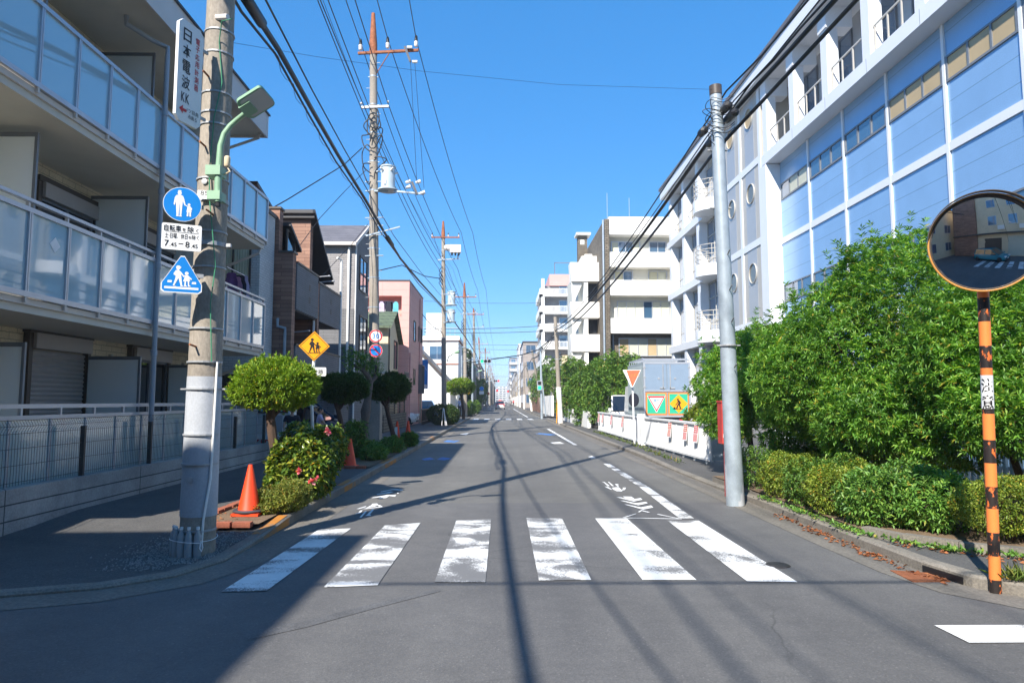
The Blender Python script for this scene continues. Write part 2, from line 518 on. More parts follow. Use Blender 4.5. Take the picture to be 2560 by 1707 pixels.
# houses
M['whitebrick'] = masonry('white brick', (0.56, 0.57, 0.56, 1), (0.50, 0.51, 0.50, 1), (0.36, 0.37, 0.37, 1), 0.22, 0.07, 0.008, 0.8)
M['wood'] = masonry('brown wood plank siding', (0.34, 0.185, 0.125, 1), (0.21, 0.105, 0.07, 1), (0.13, 0.065, 0.045, 1), 0.75, 0.115, 0.006, 0.7, 0.37, 0.4, 0.12)
M['greyside'] = masonry('grey ribbed siding', (0.20, 0.20, 0.205, 1), (0.175, 0.175, 0.18, 1), (0.09, 0.09, 0.095, 1), 0.8, 0.065, 0.008, 0.75, 0.4, 0.5)
M['paleside'] = masonry('pale grey stone siding', (0.33, 0.31, 0.305, 1), (0.285, 0.27, 0.265, 1), (0.19, 0.18, 0.175, 1), 0.55, 0.085, 0.009, 0.8, 0.4, 0.6)
M['slate'] = masonry('grey roof slate', (0.15, 0.145, 0.16, 1), (0.125, 0.12, 0.135, 1), (0.07, 0.07, 0.075, 1), 0.45, 0.2, 0.01, 0.7)
M['rooflead'] = plain('dark roof sheet', (0.05, 0.048, 0.05, 1), 0.5, 0.1)
M['shadeblack'] = plain('shaded side wall black', (0.012, 0.012, 0.013, 1), 0.6)  # near black puts the shadow on the recessed side wall into its colour
M['pink'] = masonry('pink siding', (0.70, 0.37, 0.325, 1), (0.68, 0.36, 0.315, 1), (0.56, 0.28, 0.24, 1), 3.0, 0.45, 0.012, 0.7, 0.0, 0.3, 0.05)
M['greybrown'] = plain('grey brown rendered wall', (0.34, 0.29, 0.255, 1), 0.8, 0.1, 1)
M['cream'] = plain('cream stucco', (0.74, 0.60, 0.40, 1), 0.8, 0.08, 1.2, fine=0.06)
M['greenroof'] = masonry('green roof tile', (0.12, 0.16, 0.095, 1), (0.10, 0.135, 0.08, 1), (0.05, 0.065, 0.04, 1), 0.3, 0.22, 0.02, 0.6)
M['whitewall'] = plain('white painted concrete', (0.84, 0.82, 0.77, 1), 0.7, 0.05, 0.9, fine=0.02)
M['beigewall'] = plain('beige recessed wall', (0.62, 0.60, 0.52, 1), 0.8, 0.06, 0.9)  # duller beige than the white painted concrete
M['darkstone'] = masonry('brown rubble stone', (0.22, 0.185, 0.14, 1), (0.14, 0.115, 0.085, 1), (0.07, 0.06, 0.045, 1), 0.3, 0.14, 0.02, 0.9, 0.5, 0.8)
M['metalwhite'] = plain('white panel', (0.76, 0.775, 0.80, 1), 0.35, 0.03, 0.7, metal=0.0)
M['panelgrey'] = plain('silver grey panel', (0.46, 0.465, 0.47, 1), 0.38, 0.05, 0.6, metal=0.3)
M['panelbeige'] = plain('beige grey panel', (0.47, 0.445, 0.40, 1), 0.45, 0.04, 0.6)
M['panelblue'] = masonry('light blue metal panel', (0.29, 0.47, 0.68, 1), (0.28, 0.46, 0.67, 1), (0.17, 0.28, 0.41, 1), 30.0, 0.62, 0.010, 0.28, 0.0, 0.15, 0.04)  # blue of the reflected sky is put into the panel colour
M['panelblue'].node_tree.nodes['Principled BSDF'].inputs['Metallic'].default_value = 0.3
M['tanblind'] = plain('tan blind', (0.46, 0.35, 0.20, 1), 0.6, 0.08, 1)
M['porthole'] = glassy('dusty round glass', (0.17, 0.17, 0.14, 1), 0.15, 0.6)
M['steel'] = plain('dark railing steel', (0.16, 0.15, 0.15, 1), 0.45, 0.1)
M['fencewhite'] = plain('white fence enamel', (0.82, 0.82, 0.80, 1), 0.45, 0.04, 2)
M['truckbox'] = plain('truck aluminium', (0.36, 0.42, 0.44, 1), 0.38, 0.10, 3, metal=0.5)
M['truckdoor'] = plain('truck door grey blue', (0.26, 0.34, 0.44, 1), 0.35, 0.05, 2, metal=0.2)
M['carwhite'] = plain('white car paint', (0.78, 0.77, 0.75, 1), 0.25, 0.03)
M['cardark'] = plain('dark blue car paint', (0.02, 0.024, 0.045, 1), 0.2, 0.05)
M['carteal'] = plain('teal car paint', (0.02, 0.22, 0.27, 1), 0.25, 0.05)
M['carblue'] = plain('pale blue car paint', (0.22, 0.36, 0.55, 1), 0.25, 0.05)
M['rubber'] = plain('tyre rubber', (0.015, 0.015, 0.016, 1), 0.8)
M['tail'] = plain('red lamp', (0.55, 0.02, 0.02, 1), 0.25)
M['amber'] = plain('amber lamp', (0.8, 0.25, 0.02, 1), 0.3)
M['chrome'] = plain('silver trim', (0.6, 0.6, 0.6, 1), 0.25, metal=0.8)
M['skin'] = plain('skin', (0.50, 0.30, 0.21, 1), 0.55, 0.06)
M['hair'] = plain('black hair', (0.012, 0.010, 0.010, 1), 0.5)
M['navy'] = plain('navy cloth', (0.012, 0.015, 0.028, 1), 0.8)
M['shirtblue'] = plain('pale blue shirt', (0.30, 0.42, 0.68, 1), 0.8)
M['clothpink'] = plain('pink cloth', (0.55, 0.25, 0.35, 1), 0.8, 0.15, 5)
M['clothpurple'] = plain('purple cloth', (0.16, 0.06, 0.2, 1), 0.8, 0.15, 5)
M['clothlilac'] = plain('lilac cloth', (0.55, 0.45, 0.62, 1), 0.8, 0.15, 5)
M['clothteal'] = plain('aqua cloth', (0.12, 0.45, 0.5, 1), 0.8, 0.15, 5)
M['bottle'] = glassy('clear plastic bottle', (0.30, 0.34, 0.36, 1), 0.12, 0.7)
def chipped():
    m, nt, p = base_mat('chipped black and orange paint', 0.5)
    v = coords(nt, 'Object', (9, 9, 5)); n = noise(nt, v, 2.2, 5, 0.7)
    f = ramp(nt, n, [(0.56, (0, 0, 0, 1)), (0.60, (1, 1, 1, 1))])
    nt.links.new(mixc(nt, f, (0.02, 0.014, 0.012, 1), (0.66, 0.15, 0.03, 1)), p.inputs['Base Color'])
    return m
M['chip'] = chipped()
M['mirror'] = glassy('convex mirror', (0.80, 0.83, 0.86, 1), 0.012, 0.5, 1.0)
M['mirrorrim'] = plain('orange rim plastic', (0.72, 0.33, 0.08, 1), 0.45, 0.08)
M['redbox'] = plain('red box paint', (0.50, 0.055, 0.045, 1), 0.45, 0.18, 6)
M['manhole'] = plain('cast iron', (0.055, 0.05, 0.048, 1), 0.6, 0.3, 20, metal=0.3)
g = lambda r, gg, b: (r, gg, b, 1)
M['leafbig'] = leafmat('long glossy leaves', g(0.10, 0.25, 0.045), g(0.155, 0.345, 0.062), g(0.27, 0.45, 0.085), 0.42, 0.42)
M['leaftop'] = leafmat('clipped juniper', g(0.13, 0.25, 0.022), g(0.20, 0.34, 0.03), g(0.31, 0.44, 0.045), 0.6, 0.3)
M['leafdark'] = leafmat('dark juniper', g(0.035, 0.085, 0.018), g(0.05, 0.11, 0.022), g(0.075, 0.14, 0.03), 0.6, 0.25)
M['leafcam'] = leafmat('camellia leaves', g(0.055, 0.115, 0.02), g(0.11, 0.20, 0.032), g(0.33, 0.38, 0.055), 0.25, 0.25)
M['leafaz'] = leafmat('azalea leaves', g(0.13, 0.18, 0.03), g(0.19, 0.24, 0.04), g(0.28, 0.28, 0.06), 0.6, 0.25)
M['leafhedge'] = leafmat('hedge leaves', g(0.09, 0.22, 0.04), g(0.14, 0.30, 0.055), g(0.22, 0.38, 0.075), 0.42, 0.25)
M['leafyel'] = leafmat('yellow green hedge leaves', g(0.14, 0.23, 0.026), g(0.21, 0.30, 0.036), g(0.30, 0.35, 0.045), 0.5, 0.25)
M['leafmid'] = leafmat('mid green leaves', g(0.08, 0.18, 0.034), g(0.12, 0.25, 0.044), g(0.19, 0.33, 0.055), 0.5, 0.25)
M['dry'] = leafmat('dry leaves', g(0.30, 0.10, 0.04), g(0.38, 0.15, 0.06), g(0.22, 0.09, 0.04), 0.8, 0.1)
M['petal'] = leafmat('pink petals', g(0.75, 0.16, 0.25), g(0.7, 0.04, 0.09), g(0.85, 0.5, 0.55), 0.6, 0.25, (1, 1, 1, 1))
M['grass'] = leafmat('grass', g(0.10, 0.17, 0.03), g(0.14, 0.22, 0.04), g(0.22, 0.25, 0.07), 0.6, 0.25)
# ---------------------------------------------------------------- ground, road, pavements, markings
def struct(name, mb, mat, smooth=False):
    o = mb.build(name, mat, smooth=smooth); o['kind'] = 'structure'; return o
def sheet(name, pts, z, mat):
    return struct(name, MB().add([(x, y, z) for x, y in pts], [tuple(range(len(pts)))]), mat)
sheet('ground', [(-900, -400), (900, -400), (900, 2600), (-900, 2600)], -0.03, M['ground'])
sheet('road', [(-120, -8.5), (120, -8.5), (120, 5.6), (4.6, 5.6), (4.6, 10.9), (-2.9, 10.9), (-2.9, 7.6), (-4.5, 5.6), (-120, 5.6)], 0.0, M['asphalt'])
sheet('road', [(-2.9, -60), (4.6, -60), (4.6, -8.5), (-2.9, -8.5)], 0.0, M['asphalt'])
M['asphalt2'] = asphalt_mat('older road asphalt', (0.146, 0.142, 0.133, 1))
sheet('road', [(-2.9, 10.9), (4.6, 10.9), (4.6, 1500), (-2.9, 1500)], 0.0, M['asphalt2'])

def kerb_run(K, I, zk, pave, name, side):
    """pavement between the kerb line K and the inner line I, with kerb stones and a gutter; side=+1 when the road is on the +x side"""
    n = len(K)
    mb = MB(); kb = MB(); gt = MB()
    def off(i, d):
        a = Vector(K[max(i - 1, 0)]); b = Vector(K[min(i + 1, n - 1)])
        t = (b - a).normalized(); nn = Vector((t.y, -t.x))
        return Vector(K[i]) + nn * d * side
    for i in range(n - 1):
        z0, z1 = zk[i], zk[i + 1]
        a, b = off(i, -0.14), off(i + 1, -0.14)
        mb.add([(a.x, a.y, z0), (b.x, b.y, z1), (*I[i + 1], z1), (*I[i], z0)], [(0, 1, 2, 3)])
        h0, h1 = z0 + 0.008, z1 + 0.008
        o0, o1 = Vector(K[i]), Vector(K[i + 1])
        m0, m1 = off(i, -0.025), off(i + 1, -0.025)
        kb.add([(a.x, a.y, h0), (b.x, b.y, h1), (m1.x, m1.y, h1), (m0.x, m0.y, h0)], [(0, 1, 2, 3)])
        kb.add([(m0.x, m0.y, h0), (m1.x, m1.y, h1), (o1.x, o1.y, h1 - 0.02), (o0.x, o0.y, h0 - 0.02)], [(0, 1, 2, 3)])
        kb.add([(o0.x, o0.y, h0 - 0.02), (o1.x, o1.y, h1 - 0.02), (o1.x, o1.y, -0.02), (o0.x, o0.y, -0.02)], [(0, 1, 2, 3)])
        kb.add([(a.x, a.y, h0), (b.x, b.y, h1), (b.x, b.y, z1 - 0.05), (a.x, a.y, z0 - 0.05)], [(0, 1, 2, 3)])
        g0, g1 = off(i, 0.40), off(i + 1, 0.40)
        gt.add([(o0.x, o0.y, 0.004), (o1.x, o1.y, 0.004), (g1.x, g1.y, 0.004), (g0.x, g0.y, 0.004)], [(0, 1, 2, 3)])
    struct('pavement', mb, pave); struct('kerb', kb, M['kerb']); struct('gutter', gt, M['gutter'])
KL = [(-120, 5.52), (-9, 5.52), (-5.6, 5.55), (-4.2, 5.72), (-3.4, 6.0), (-2.95, 6.4), (-2.74, 7.0), (-2.72, 8.0), (-2.72, 9.0), (-2.72, 13), (-2.72, 20), (-2.72, 42), (-2.72, 62)]
IL = [(-120, 7), (-9, 7), (-8.6, 7.5), (-8.2, 7.8), (-8, 8.1), (-8, 8.4), (-8, 8.8), (-8, 9.2), (-8, 10), (-8, 14), (-8, 21), (-8, 43), (-8, 62)]
ZL = [0.04, 0.04, 0.04, 0.035, 0.03, 0.03, 0.03, 0.06, 0.12, 0.12, 0.12, 0.12, 0.12]
kerb_run(KL, IL, ZL, M['pave'], 'left', 1)
kerb_run([(-2.72, 68), (-2.72, 300), (-2.72, 1400)], [(-9, 68), (-9, 300), (-9, 1400)], [0.12] * 3, M['pave'], 'left', 1)
KR = [(120, 5.25), (9, 5.28), (5.6, 5.36), (4.75, 5.45), (4.3, 5.62), (4.05, 5.95), (3.95, 6.5), (3.93, 7.5), (3.93, 10.5), (3.93, 13), (3.93, 16), (3.93, 19), (3.93, 58)]
IR = [(120, 8), (9, 8), (9, 8.2), (9, 8.4), (9, 8.6), (9, 8.9), (9, 9.2), (9, 9.6), (9, 11), (9, 13.5), (9, 16.5), (9, 19.5), (9, 58)]
ZR = [0.10] * 9 + [0.05, 0.05, 0.10, 0.10]
kerb_run(KR, IR, ZR, M['pave'], 'right', -1)
kerb_run([(3.93, 64), (3.93, 300), (3.93, 1400)], [(9, 64), (9, 300), (9, 1400)], [0.1] * 3, M['pave'], 'right', -1)
sheet('yard', [(8.9, 8.4), (60, 8.4), (60, 60), (8.9, 60)], 0.06, M['pave'])
# loose gravel round the near pole, yellow paint left on the kerb
for y0, y1 in ((8.05, 9.0), (12.1, 13.0), (16.3, 18.0), (27.2, 28.3)):
    za = lambda y: 0.06 + 0.06 * min(max((y - 8) / 1.0, 0), 1)
    k = MB()
    k.add([(-2.86, y0, za(y0) + 0.012), (-2.86, y1, za(y1) + 0.012), (-2.745, y1, za(y1) + 0.012), (-2.745, y0, za(y0) + 0.012)], [(0, 1, 2, 3)][::-1])
    k.add([(-2.716, y0, 0.01), (-2.716, y1, 0.01), (-2.716, y1, za(y1) - 0.015), (-2.716, y0, za(y0) - 0.015)], [(0, 1, 2, 3)])
    struct('kerb_paint', k, M['kerbyellow'])

ZP = 0.0075
def ground_poly(name, pxs, mat, z=ZP):
    return sheet(name, [tuple(G(x, y, z)[:2]) for x, y in pxs], z, mat)
D_ = 1.08844
STR = [[(507, 1358), (612, 1356), (806, 1213), (733, 1215)], [(743, 1348), (867, 1343), (966, 1200), (884, 1206)], [(998, 1336), (1115, 1336), (1128, 1191), (1048, 1195)],
       [(1238, 1332), (1358, 1331), (1291, 1190), (1209, 1189)], [(1476, 1331), (1600, 1331), (1440, 1190), (1367, 1190)], [(1716, 1334), (1832, 1336), (1605, 1195), (1533, 1195)]]
for k, s in enumerate(STR):
    ground_poly('crosswalk_stripe', [(x * D_, y * D_) for x, y in s], M['white'][[0, 5, 4, 5, 1, 2][k]])
sheet('stop_line', [(3.09, 4.97), (9, 4.95), (9, 4.6), (3.1, 4.62)], ZP, M['white'][2])
sheet('edge_line', [(2.43, 9.40), (2.63, 9.40), (2.74, 12.8), (2.57, 12.8)], ZP, M['white'][1])
sheet('edge_line', [(2.57, 12.8), (2.74, 12.8), (2.76, 17.5), (2.6, 17.5)], ZP, M['white'][4])
sheet('edge_line', [(2.63, 24.8), (2.76, 24.8), (2.74, 38.8), (2.58, 38.8)], ZP, M['white'][2])
sheet('edge_line', [(2.5, 66), (2.66, 66), (2.5, 135), (2.34, 135)], ZP, M['white'][2])
for y0, y1 in ((57, 60.6), (132, 136)):
    for k in range(6):
        x = -2.12 + 0.93 * k
        sheet('crosswalk_stripe', [(x - .23, y0), (x + .23, y0), (x + .23, y1), (x - .23, y1)], ZP, M['white'][(k * 2 + 1) % 6])
for k in range(5):
    sheet('crosswalk_stripe', [(.2 + .95 * k, -4.6), (.65 + .95 * k, -4.6), (.65 + .95 * k, -2.2), (.2 + .95 * k, -2.2)], ZP, M['white'][k % 3])
sheet('stop_line', [(-2.2, 54.2), (0.2, 54.2), (0.2, 54.55), (-2.2, 54.55)], ZP, M['white'][2])
def Z3(pts): return [(1480 + x / 8.4, 1160 + y / 8.4) for x, y in pts]
def Z4(pts): return [(860 + x / 11.2, 1180 + y / 11.2) for x, y in pts]
mk = MB()
def mark(pxs):
    p = [G(x, y, ZP) for x, y in pxs]
    a = sum(p[i][0] * p[(i + 1) % len(p)][1] - p[(i + 1) % len(p)][0] * p[i][1] for i in range(len(p)))
    if a < 0: p = p[::-1]
    mk.add(p, [tuple(range(len(p)))])
for s in ([(510, 690), (600, 692), (700, 715), (650, 675), (830, 678), (895, 728), (1020, 708), (1062, 742), (880, 782)], [(592, 762), (650, 762), (925, 815), (1130, 788), (1175, 815), (975, 860)], [(680, 842), (740, 845), (1025, 905), (1240, 862), (1288, 905), (1075, 950)],
          [(260, 470), (330, 470), (425, 525), (395, 530)], [(425, 490), (560, 480), (620, 535), (640, 545), (630, 570), (520, 565), (440, 530)], [(640, 490), (715, 490), (690, 540), (645, 545), (630, 530), (655, 515)],
          [(205, 372), (262, 372), (375, 455), (330, 460), (250, 384)], [(330, 368), (362, 372), (460, 455), (420, 458)], [(478, 412), (565, 420), (545, 432), (565, 465), (530, 465)],
          [(640, 1118), (910, 1035), (935, 1040), (720, 1108)], [(640, 1120), (1885, 1140), (1890, 1152), (690, 1130)], [(1890, 1148), (1400, 1045), (1360, 1050), (1800, 1138)], [(960, 1000), (1040, 960), (1220, 1005), (1180, 1012), (1045, 978), (1000, 1005)]):
    mark(Z3(s))
for s in ([(1020, 560), (1030, 540), (1370, 470), (1480, 472), (1650, 490), (1640, 512), (1460, 500), (1370, 492)], [(915, 632), (930, 612), (1290, 540), (1390, 545), (1290, 578)], [(1480, 590), (1500, 575), (1545, 578), (1520, 600)],
          [(780, 725), (800, 705), (1230, 628), (1465, 640), (1425, 680), (1260, 665), (1180, 720), (970, 740), (1060, 690)],
          [(340, 1028), (610, 945), (625, 965), (420, 1028)], [(610, 1000), (760, 920), (790, 880), (930, 872), (940, 895), (980, 915), (860, 960)], [(940, 920), (1010, 915), (1090, 970), (850, 1000), (620, 1030), (480, 1022), (980, 965)],
          [(310, 1168), (320, 1155), (400, 1140), (450, 1070), (525, 1060), (450, 1150)], [(430, 1265), (590, 1085), (640, 1090), (490, 1262)], [(590, 1220), (640, 1190), (780, 1040), (850, 1035), (720, 1190), (765, 1195), (750, 1218)]):
    mark(Z4(s))
struct('cycle_marking', mk, M['newwhite'])
mk = MB()
for s in ([(1108, 1104), (1118, 1100), (1150, 1101), (1135, 1106)], [(1092, 1148), (1105, 1142), (1130, 1146), (1110, 1150)], [(1338, 1084), (1350, 1082), (1392, 1086), (1375, 1088)], [(1054, 1147), (1075, 1143), (1088, 1148), (1062, 1151)]):
    mark(s)
struct('lane_marking', mk, M['bluepaint'])
mk = MB()
for s in ([(1150, 1085), (1175, 1081), (1165, 1087)], [(1375, 1106), (1400, 1104), (1412, 1109), (1385, 1109)], [(1470, 1141), (1480, 1139), (1492, 1145), (1480, 1147)]):
    mark(s)
struct('lane_marking', mk, M['white'][2])
sheet('tyre_mark', [tuple(G(x * D_, y * D_, .003)[:2]) for x, y in ((560, 1452), (700, 1425), (860, 1385), (1010, 1352), (1012, 1357), (862, 1396), (702, 1440), (565, 1470))], 0.0035, plain('tyre rubber mark', (0.104, 0.103, 0.103, 1), 0.8, 0.25, 3, fine=0.25))
# iron covers
mh = MB(); c = G(1944, 1413)
mh.lathe([(0.0, 0.012), (0.105, 0.012), (0.12, 0.004)], (c[0], c[1], 0), 20)
tag(mh.build('valve_cover', M['manhole']), 'small round iron valve cover beside the crosswalk', 'manhole cover')
def C2(x, y): return (1700 + x / 2.2174, 1000 + y / 2.2174)
dg_ = MB(); q = [G(*C2(*p), 0.012) for p in ((1165, 940), (1380, 955), (1500, 1002), (1290, 1003))]
dg_.add(list(q) + [p - np.array([0, 0, .01]) for p in q], [(3, 2, 1, 0), (0, 1, 5, 4), (1, 2, 6, 5), (2, 3, 7, 6), (3, 0, 4, 7)])
tag(dg_.build('drain_cover', M['rust']), 'rusty steel drain cover in the gutter near the mirror post', 'drain cover')
dr = MB().add([(4.02, 6.02, .012), (3.945, 6.48, .012), (3.945, 6.48, .07), (4.02, 6.02, .07)], [(3, 2, 1, 0)])
struct('drain_mouth', dr, M['sblack'])  # flat black sheet on the kerb face paints the darkness of the opening
# planter on the right: concrete edging and earth
ed = MB()
EP = [(4.06, 13.2), (4.06, 10.5), (4.05, 7.75), (4.22, 7.25), (4.55, 6.85), (5.1, 6.5), (6.2, 6.15), (9, 5.9)]
for i in range(len(EP) - 1):
    a, b = Vector(EP[i]), Vector(EP[i + 1]); t = (b - a).normalized(); n_ = Vector((-t.y, t.x)) * 0.11
    L = (b - a).length; k = max(1, int(L / 0.6))
    for j in range(k):
        p, q2 = a + t * (L * j / k), a + t * (L * (j + 1) / k - 0.008)
        h = (0.205 if p.y < 8 else 0.15) + random.uniform(-0.012, 0.012)
        vs = [(p.x, p.y), (q2.x, q2.y), (q2.x + n_.x, q2.y + n_.y), (p.x + n_.x, p.y + n_.y)]
        ed.add([(x, y, 0.05) for x, y in vs] + [(x, y, h) for x, y in vs], [(0, 1, 2, 3), (4, 7, 6, 5), (0, 4, 5, 1), (1, 5, 6, 2), (2, 6, 7, 3), (3, 7, 4, 0)])
tag(ed.build('planter_edging', M['kerb']), 'low concrete edging stones round the hedge at the right corner', 'edging')
sheet('planter_soil', EP + [(9, 13.2)], 0.165, M['soil'])
# planters on the left pavement
for y0, y1 in ((8.3, 12.4), (15.2, 21.6)):
    sheet('planter_soil', [(-3.62, y0), (-2.87, y0), (-2.87, y1), (-3.62, y1)], 0.150 if y0 > 9 else 0.145, M['soil'])
def brick_mesh():
    b = MB().box(-0.105, 0.105, -0.05, 0.05, 0, 0.06)
    return b
first = None
spots = [(-3.05, 8.28, 0), (-3.29, 8.27, 0.05), (-3.54, 8.29, -0.04)] + [(-3.70, 8.42 + 0.24 * k, math.pi / 2 + (0.08 if k % 2 else -0.06)) for k in range(9)] + [(-3.05 - 0.23 * k, 15.15, 0.02) for k in range(3)]
for k, (x, y, a) in enumerate(spots):
    if first is None:
        first = o = brick_mesh().build('edging_brick', M['brick'])
    else:
        o = first.copy(); link(o)
    o.location = (x, y, 0.10 + (0.012 if y < 8.5 else 0.02)); o.rotation_euler = (0, 0, a)
    lb = ('red brick in the front row of the planter edging by the orange cone' if k < 3 else 'red brick laid along the pavement side of the planter with the cone' if k < 12 else 'red brick edging the second, farther planter on the left pavement')
    tag(o, lb, 'brick', ('bricks in front of the near planter', 'bricks along the near planter', 'bricks by the farther planter')[0 if k < 3 else 1 if k < 12 else 2])
# ---------------------------------------------------------------- foliage
def leaf_mesh(name, mat, parent, P, A, L, W, fold=0.25, curl=0.15, rng=RNG, kind=None):
    """one leaf per row: base P, direction A; 4 vertices, folded along the midrib"""
    P = np.asarray(P, float); A = np.asarray(A, float); n = len(P)
    A = A / (np.linalg.norm(A, axis=1, keepdims=True) + 1e-9)
    R = rng.normal(size=(n, 3)) * 0.35 + np.array([0, 0, 1.0])
    S = np.cross(A, R); S /= (np.linalg.norm(S, axis=1, keepdims=True) + 1e-9)
    N = np.cross(S, A)
    L = np.broadcast_to(np.asarray(L, float), (n,))[:, None] * rng.uniform(0.7, 1.25, (n, 1)); W = np.broadcast_to(np.asarray(W, float), (n,))[:, None] * rng.uniform(0.8, 1.2, (n, 1))
    v = np.empty((n, 4, 3))
    v[:, 0] = P
    mid = P + A * L * 0.5
    v[:, 1] = mid + S * W * 0.5 + N * W * fold
    v[:, 2] = P + A * L - N * L * curl
    v[:, 3] = mid - S * W * 0.5 + N * W * fold
    v = v.reshape(-1, 3)
    f = (np.arange(n)[:, None] * 4 + np.array([[0, 1, 2, 0, 2, 3]])).reshape(-1)
    return raw_mesh(name, mat, parent, v, f, kind)
def raw_mesh(name, mat, parent, v, f, kind=None):
    if parent is not None:
        v = v - np.array(parent.location)
    me = bpy.data.meshes.new(name)
    me.vertices.add(len(v)); me.vertices.foreach_set('co', v.astype(np.float32).ravel())
    me.loops.add(len(f)); me.loops.foreach_set('vertex_index', f.astype(np.int32))
    nt_ = len(f) // 3
    me.polygons.add(nt_); me.polygons.foreach_set('loop_start', (np.arange(nt_) * 3).astype(np.int32))
    try: me.polygons.foreach_set('loop_total', np.full(nt_, 3, np.int32))
    except Exception: pass
    me.update(); me.validate()
    me.materials.append(mat)
    o = bpy.data.objects.new(name, me); link(o)
    if parent is not None:
        o.parent = parent; CH.setdefault(parent.name, []).append(o)
    if kind: o['kind'] = kind
    return o
def crown_points(ells, n, depth=0.45, lump=0.16, rng=RNG, flat=None):
    """shoot positions near the surface of a union of ellipsoids, with lumps; returns positions and outward directions"""
    E_ = np.array(ells, float)
    c, r = E_[:, :3], E_[:, 3:6]
    w = (r[:, 0] * r[:, 1] + r[:, 1] * r[:, 2] + r[:, 0] * r[:, 2]); w /= w.sum()
    Pp, Dd = [], []
    got = 0
    ph = rng.uniform(0, 6.28, (len(ells), 6))
    while got < n:
        m = n * 2
        k = rng.choice(len(ells), m, p=w)
        u = rng.normal(size=(m, 3)); u /= np.linalg.norm(u, axis=1, keepdims=True)
        lumps = 1 + lump * (np.sin(4.2 * u[:, 0] + ph[k, 0]) * np.sin(4.7 * u[:, 1] + ph[k, 1]) + 0.7 * np.sin(7.5 * u[:, 2] + ph[k, 2]) * np.sin(6.5 * u[:, 0] + ph[k, 3]) + 0.5 * np.sin(11 * u[:, 1] + ph[k, 4]) * np.sin(10 * u[:, 2] + ph[k, 5]))
        s = (1 - depth * rng.random(m) ** 2.2) * lumps
        p = c[k] + u * r[k] * s[:, None]
        inside = np.zeros(m, bool)
        for j in range(len(ells)):
            q = ((p - c[j]) / r[j]); inside |= ((q ** 2).sum(1) < (0.55 ** 2)) & (k != j)
        p, d = p[~inside], (u / r[k])[~inside]
        d /= np.linalg.norm(d, axis=1, keepdims=True)
        Pp.append(p); Dd.append(d); got += len(p)
    return np.concatenate(Pp)[:n], np.concatenate(Dd)[:n]
def whorls(P, D, k, spread, up, rng=RNG, jitter=0.25):
    """k leaves round every shoot tip"""
    n = len(P)
    ax = D + np.array([0, 0, up]) + rng.normal(size=(n, 3)) * jitter
    ax /= np.linalg.norm(ax, axis=1, keepdims=True)
    t = np.cross(ax, rng.normal(size=(n, 3))); t /= np.linalg.norm(t, axis=1, keepdims=True)
    b = np.cross(ax, t)
    a = (np.arange(k) * 2.39996)[None, :] + rng.uniform(0, 6.28, (n, 1))
    sp = spread + rng.normal(size=(n, k)) * 0.18
    A = ax[:, None] * np.cos(sp)[..., None] + (t[:, None] * np.cos(a)[..., None] + b[:, None] * np.sin(a)[..., None]) * np.sin(sp)[..., None]
    back = (np.arange(k) / k)[None, :, None] * 0.05
    Q = P[:, None] - ax[:, None] * back
    return Q.reshape(-1, 3), A.reshape(-1, 3)
def limb(mb, a, b, r0, r1, bend=0.1, n=6, rng=RNG, segs=7):
    a, b = np.array(a, float), np.array(b, float)
    o1, o2 = rng.normal(size=3) * bend, rng.normal(size=3) * bend
    o1[2] *= .3; o2[2] *= .3
    pts = []
    for i in range(segs + 1):
        t = i / segs
        pts.append(tuple(a * (1 - t) + b * t + o1 * math.sin(math.pi * t) + o2 * math.sin(2 * math.pi * t) * 0.5))
    mb.tube(pts, [r0 + (r1 - r0) * i / segs for i in range(segs + 1)], n)
    return pts
def shrub(name, label, cat, base, ells, n, k, L, W, leafm, bark, spread=0.95, up=0.5, depth=0.5, lump=0.16, trunks=3, tr=0.05, group=None, trunk_to=None, shoots=0, seed=0, fold=0.25, curl=0.15, core=True, jitter=.25):
    rng = np.random.default_rng(100 + seed)
    t = thing(name, label, cat, base, 0, group)
    P, D = crown_points(ells, n, depth, lump, rng)
    if shoots:
        # vigorous upright shoots leaving the top of the crown
        Q, DD = crown_points(ells, shoots * 3, 0.05, lump, rng)
        sel = DD[:, 2] > 0.25
        Q, DD = Q[sel][:shoots], DD[sel][:shoots]
        ex = []
        ed_ = []
        for q, d in zip(Q, DD):
            ln = rng.uniform(0.12, 0.5)
            dirn = np.array([d[0] * .3, d[1] * .3, 1]) + rng.normal(size=3) * .12
            for s in np.linspace(0, ln, max(3, int(ln / 0.07))):
                ex.append(q + dirn * s); ed_.append(dirn)
        P = np.concatenate([P, np.array(ex)]); D = np.concatenate([D, np.array(ed_)])
    Q, A = whorls(P, D, k, spread, up, rng, jitter)
    keep = Q[:, 2] > base[2] + 0.02
    leaf_mesh('crown', leafm, t, Q[keep], A[keep], L, W, fold, curl, rng)
    mb = MB()
    E_ = np.array(ells)
    for i in range(trunks):
        e = E_[i % len(E_)]
        fx = base[0] + rng.normal() * 0.03 * (trunks > 1) + (e[0] - base[0]) * 0.15 * (trunks > 1); fy = base[1] + rng.normal() * 0.03 * (trunks > 1)
        top = (e[0] + rng.normal() * e[3] * .15, e[1] + rng.normal() * e[4] * .15, e[2] - e[5] * 0.1)
        pts = limb(mb, (fx, fy, base[2] - 0.05), top, tr, tr * 0.5, 0.06, 8, rng)
        for j in range(5):
            s = pts[rng.integers(3, 7)]
            u = rng.normal(size=3); u /= np.linalg.norm(u); u[2] = abs(u[2]) * .7
            limb(mb, s, np.array(e[:3]) + u * np.array(e[3:6]) * 0.85, tr * 0.4, tr * 0.1, 0.05, 5, rng, 5)
    mb.build('trunk', bark, t, smooth=True)
    return t

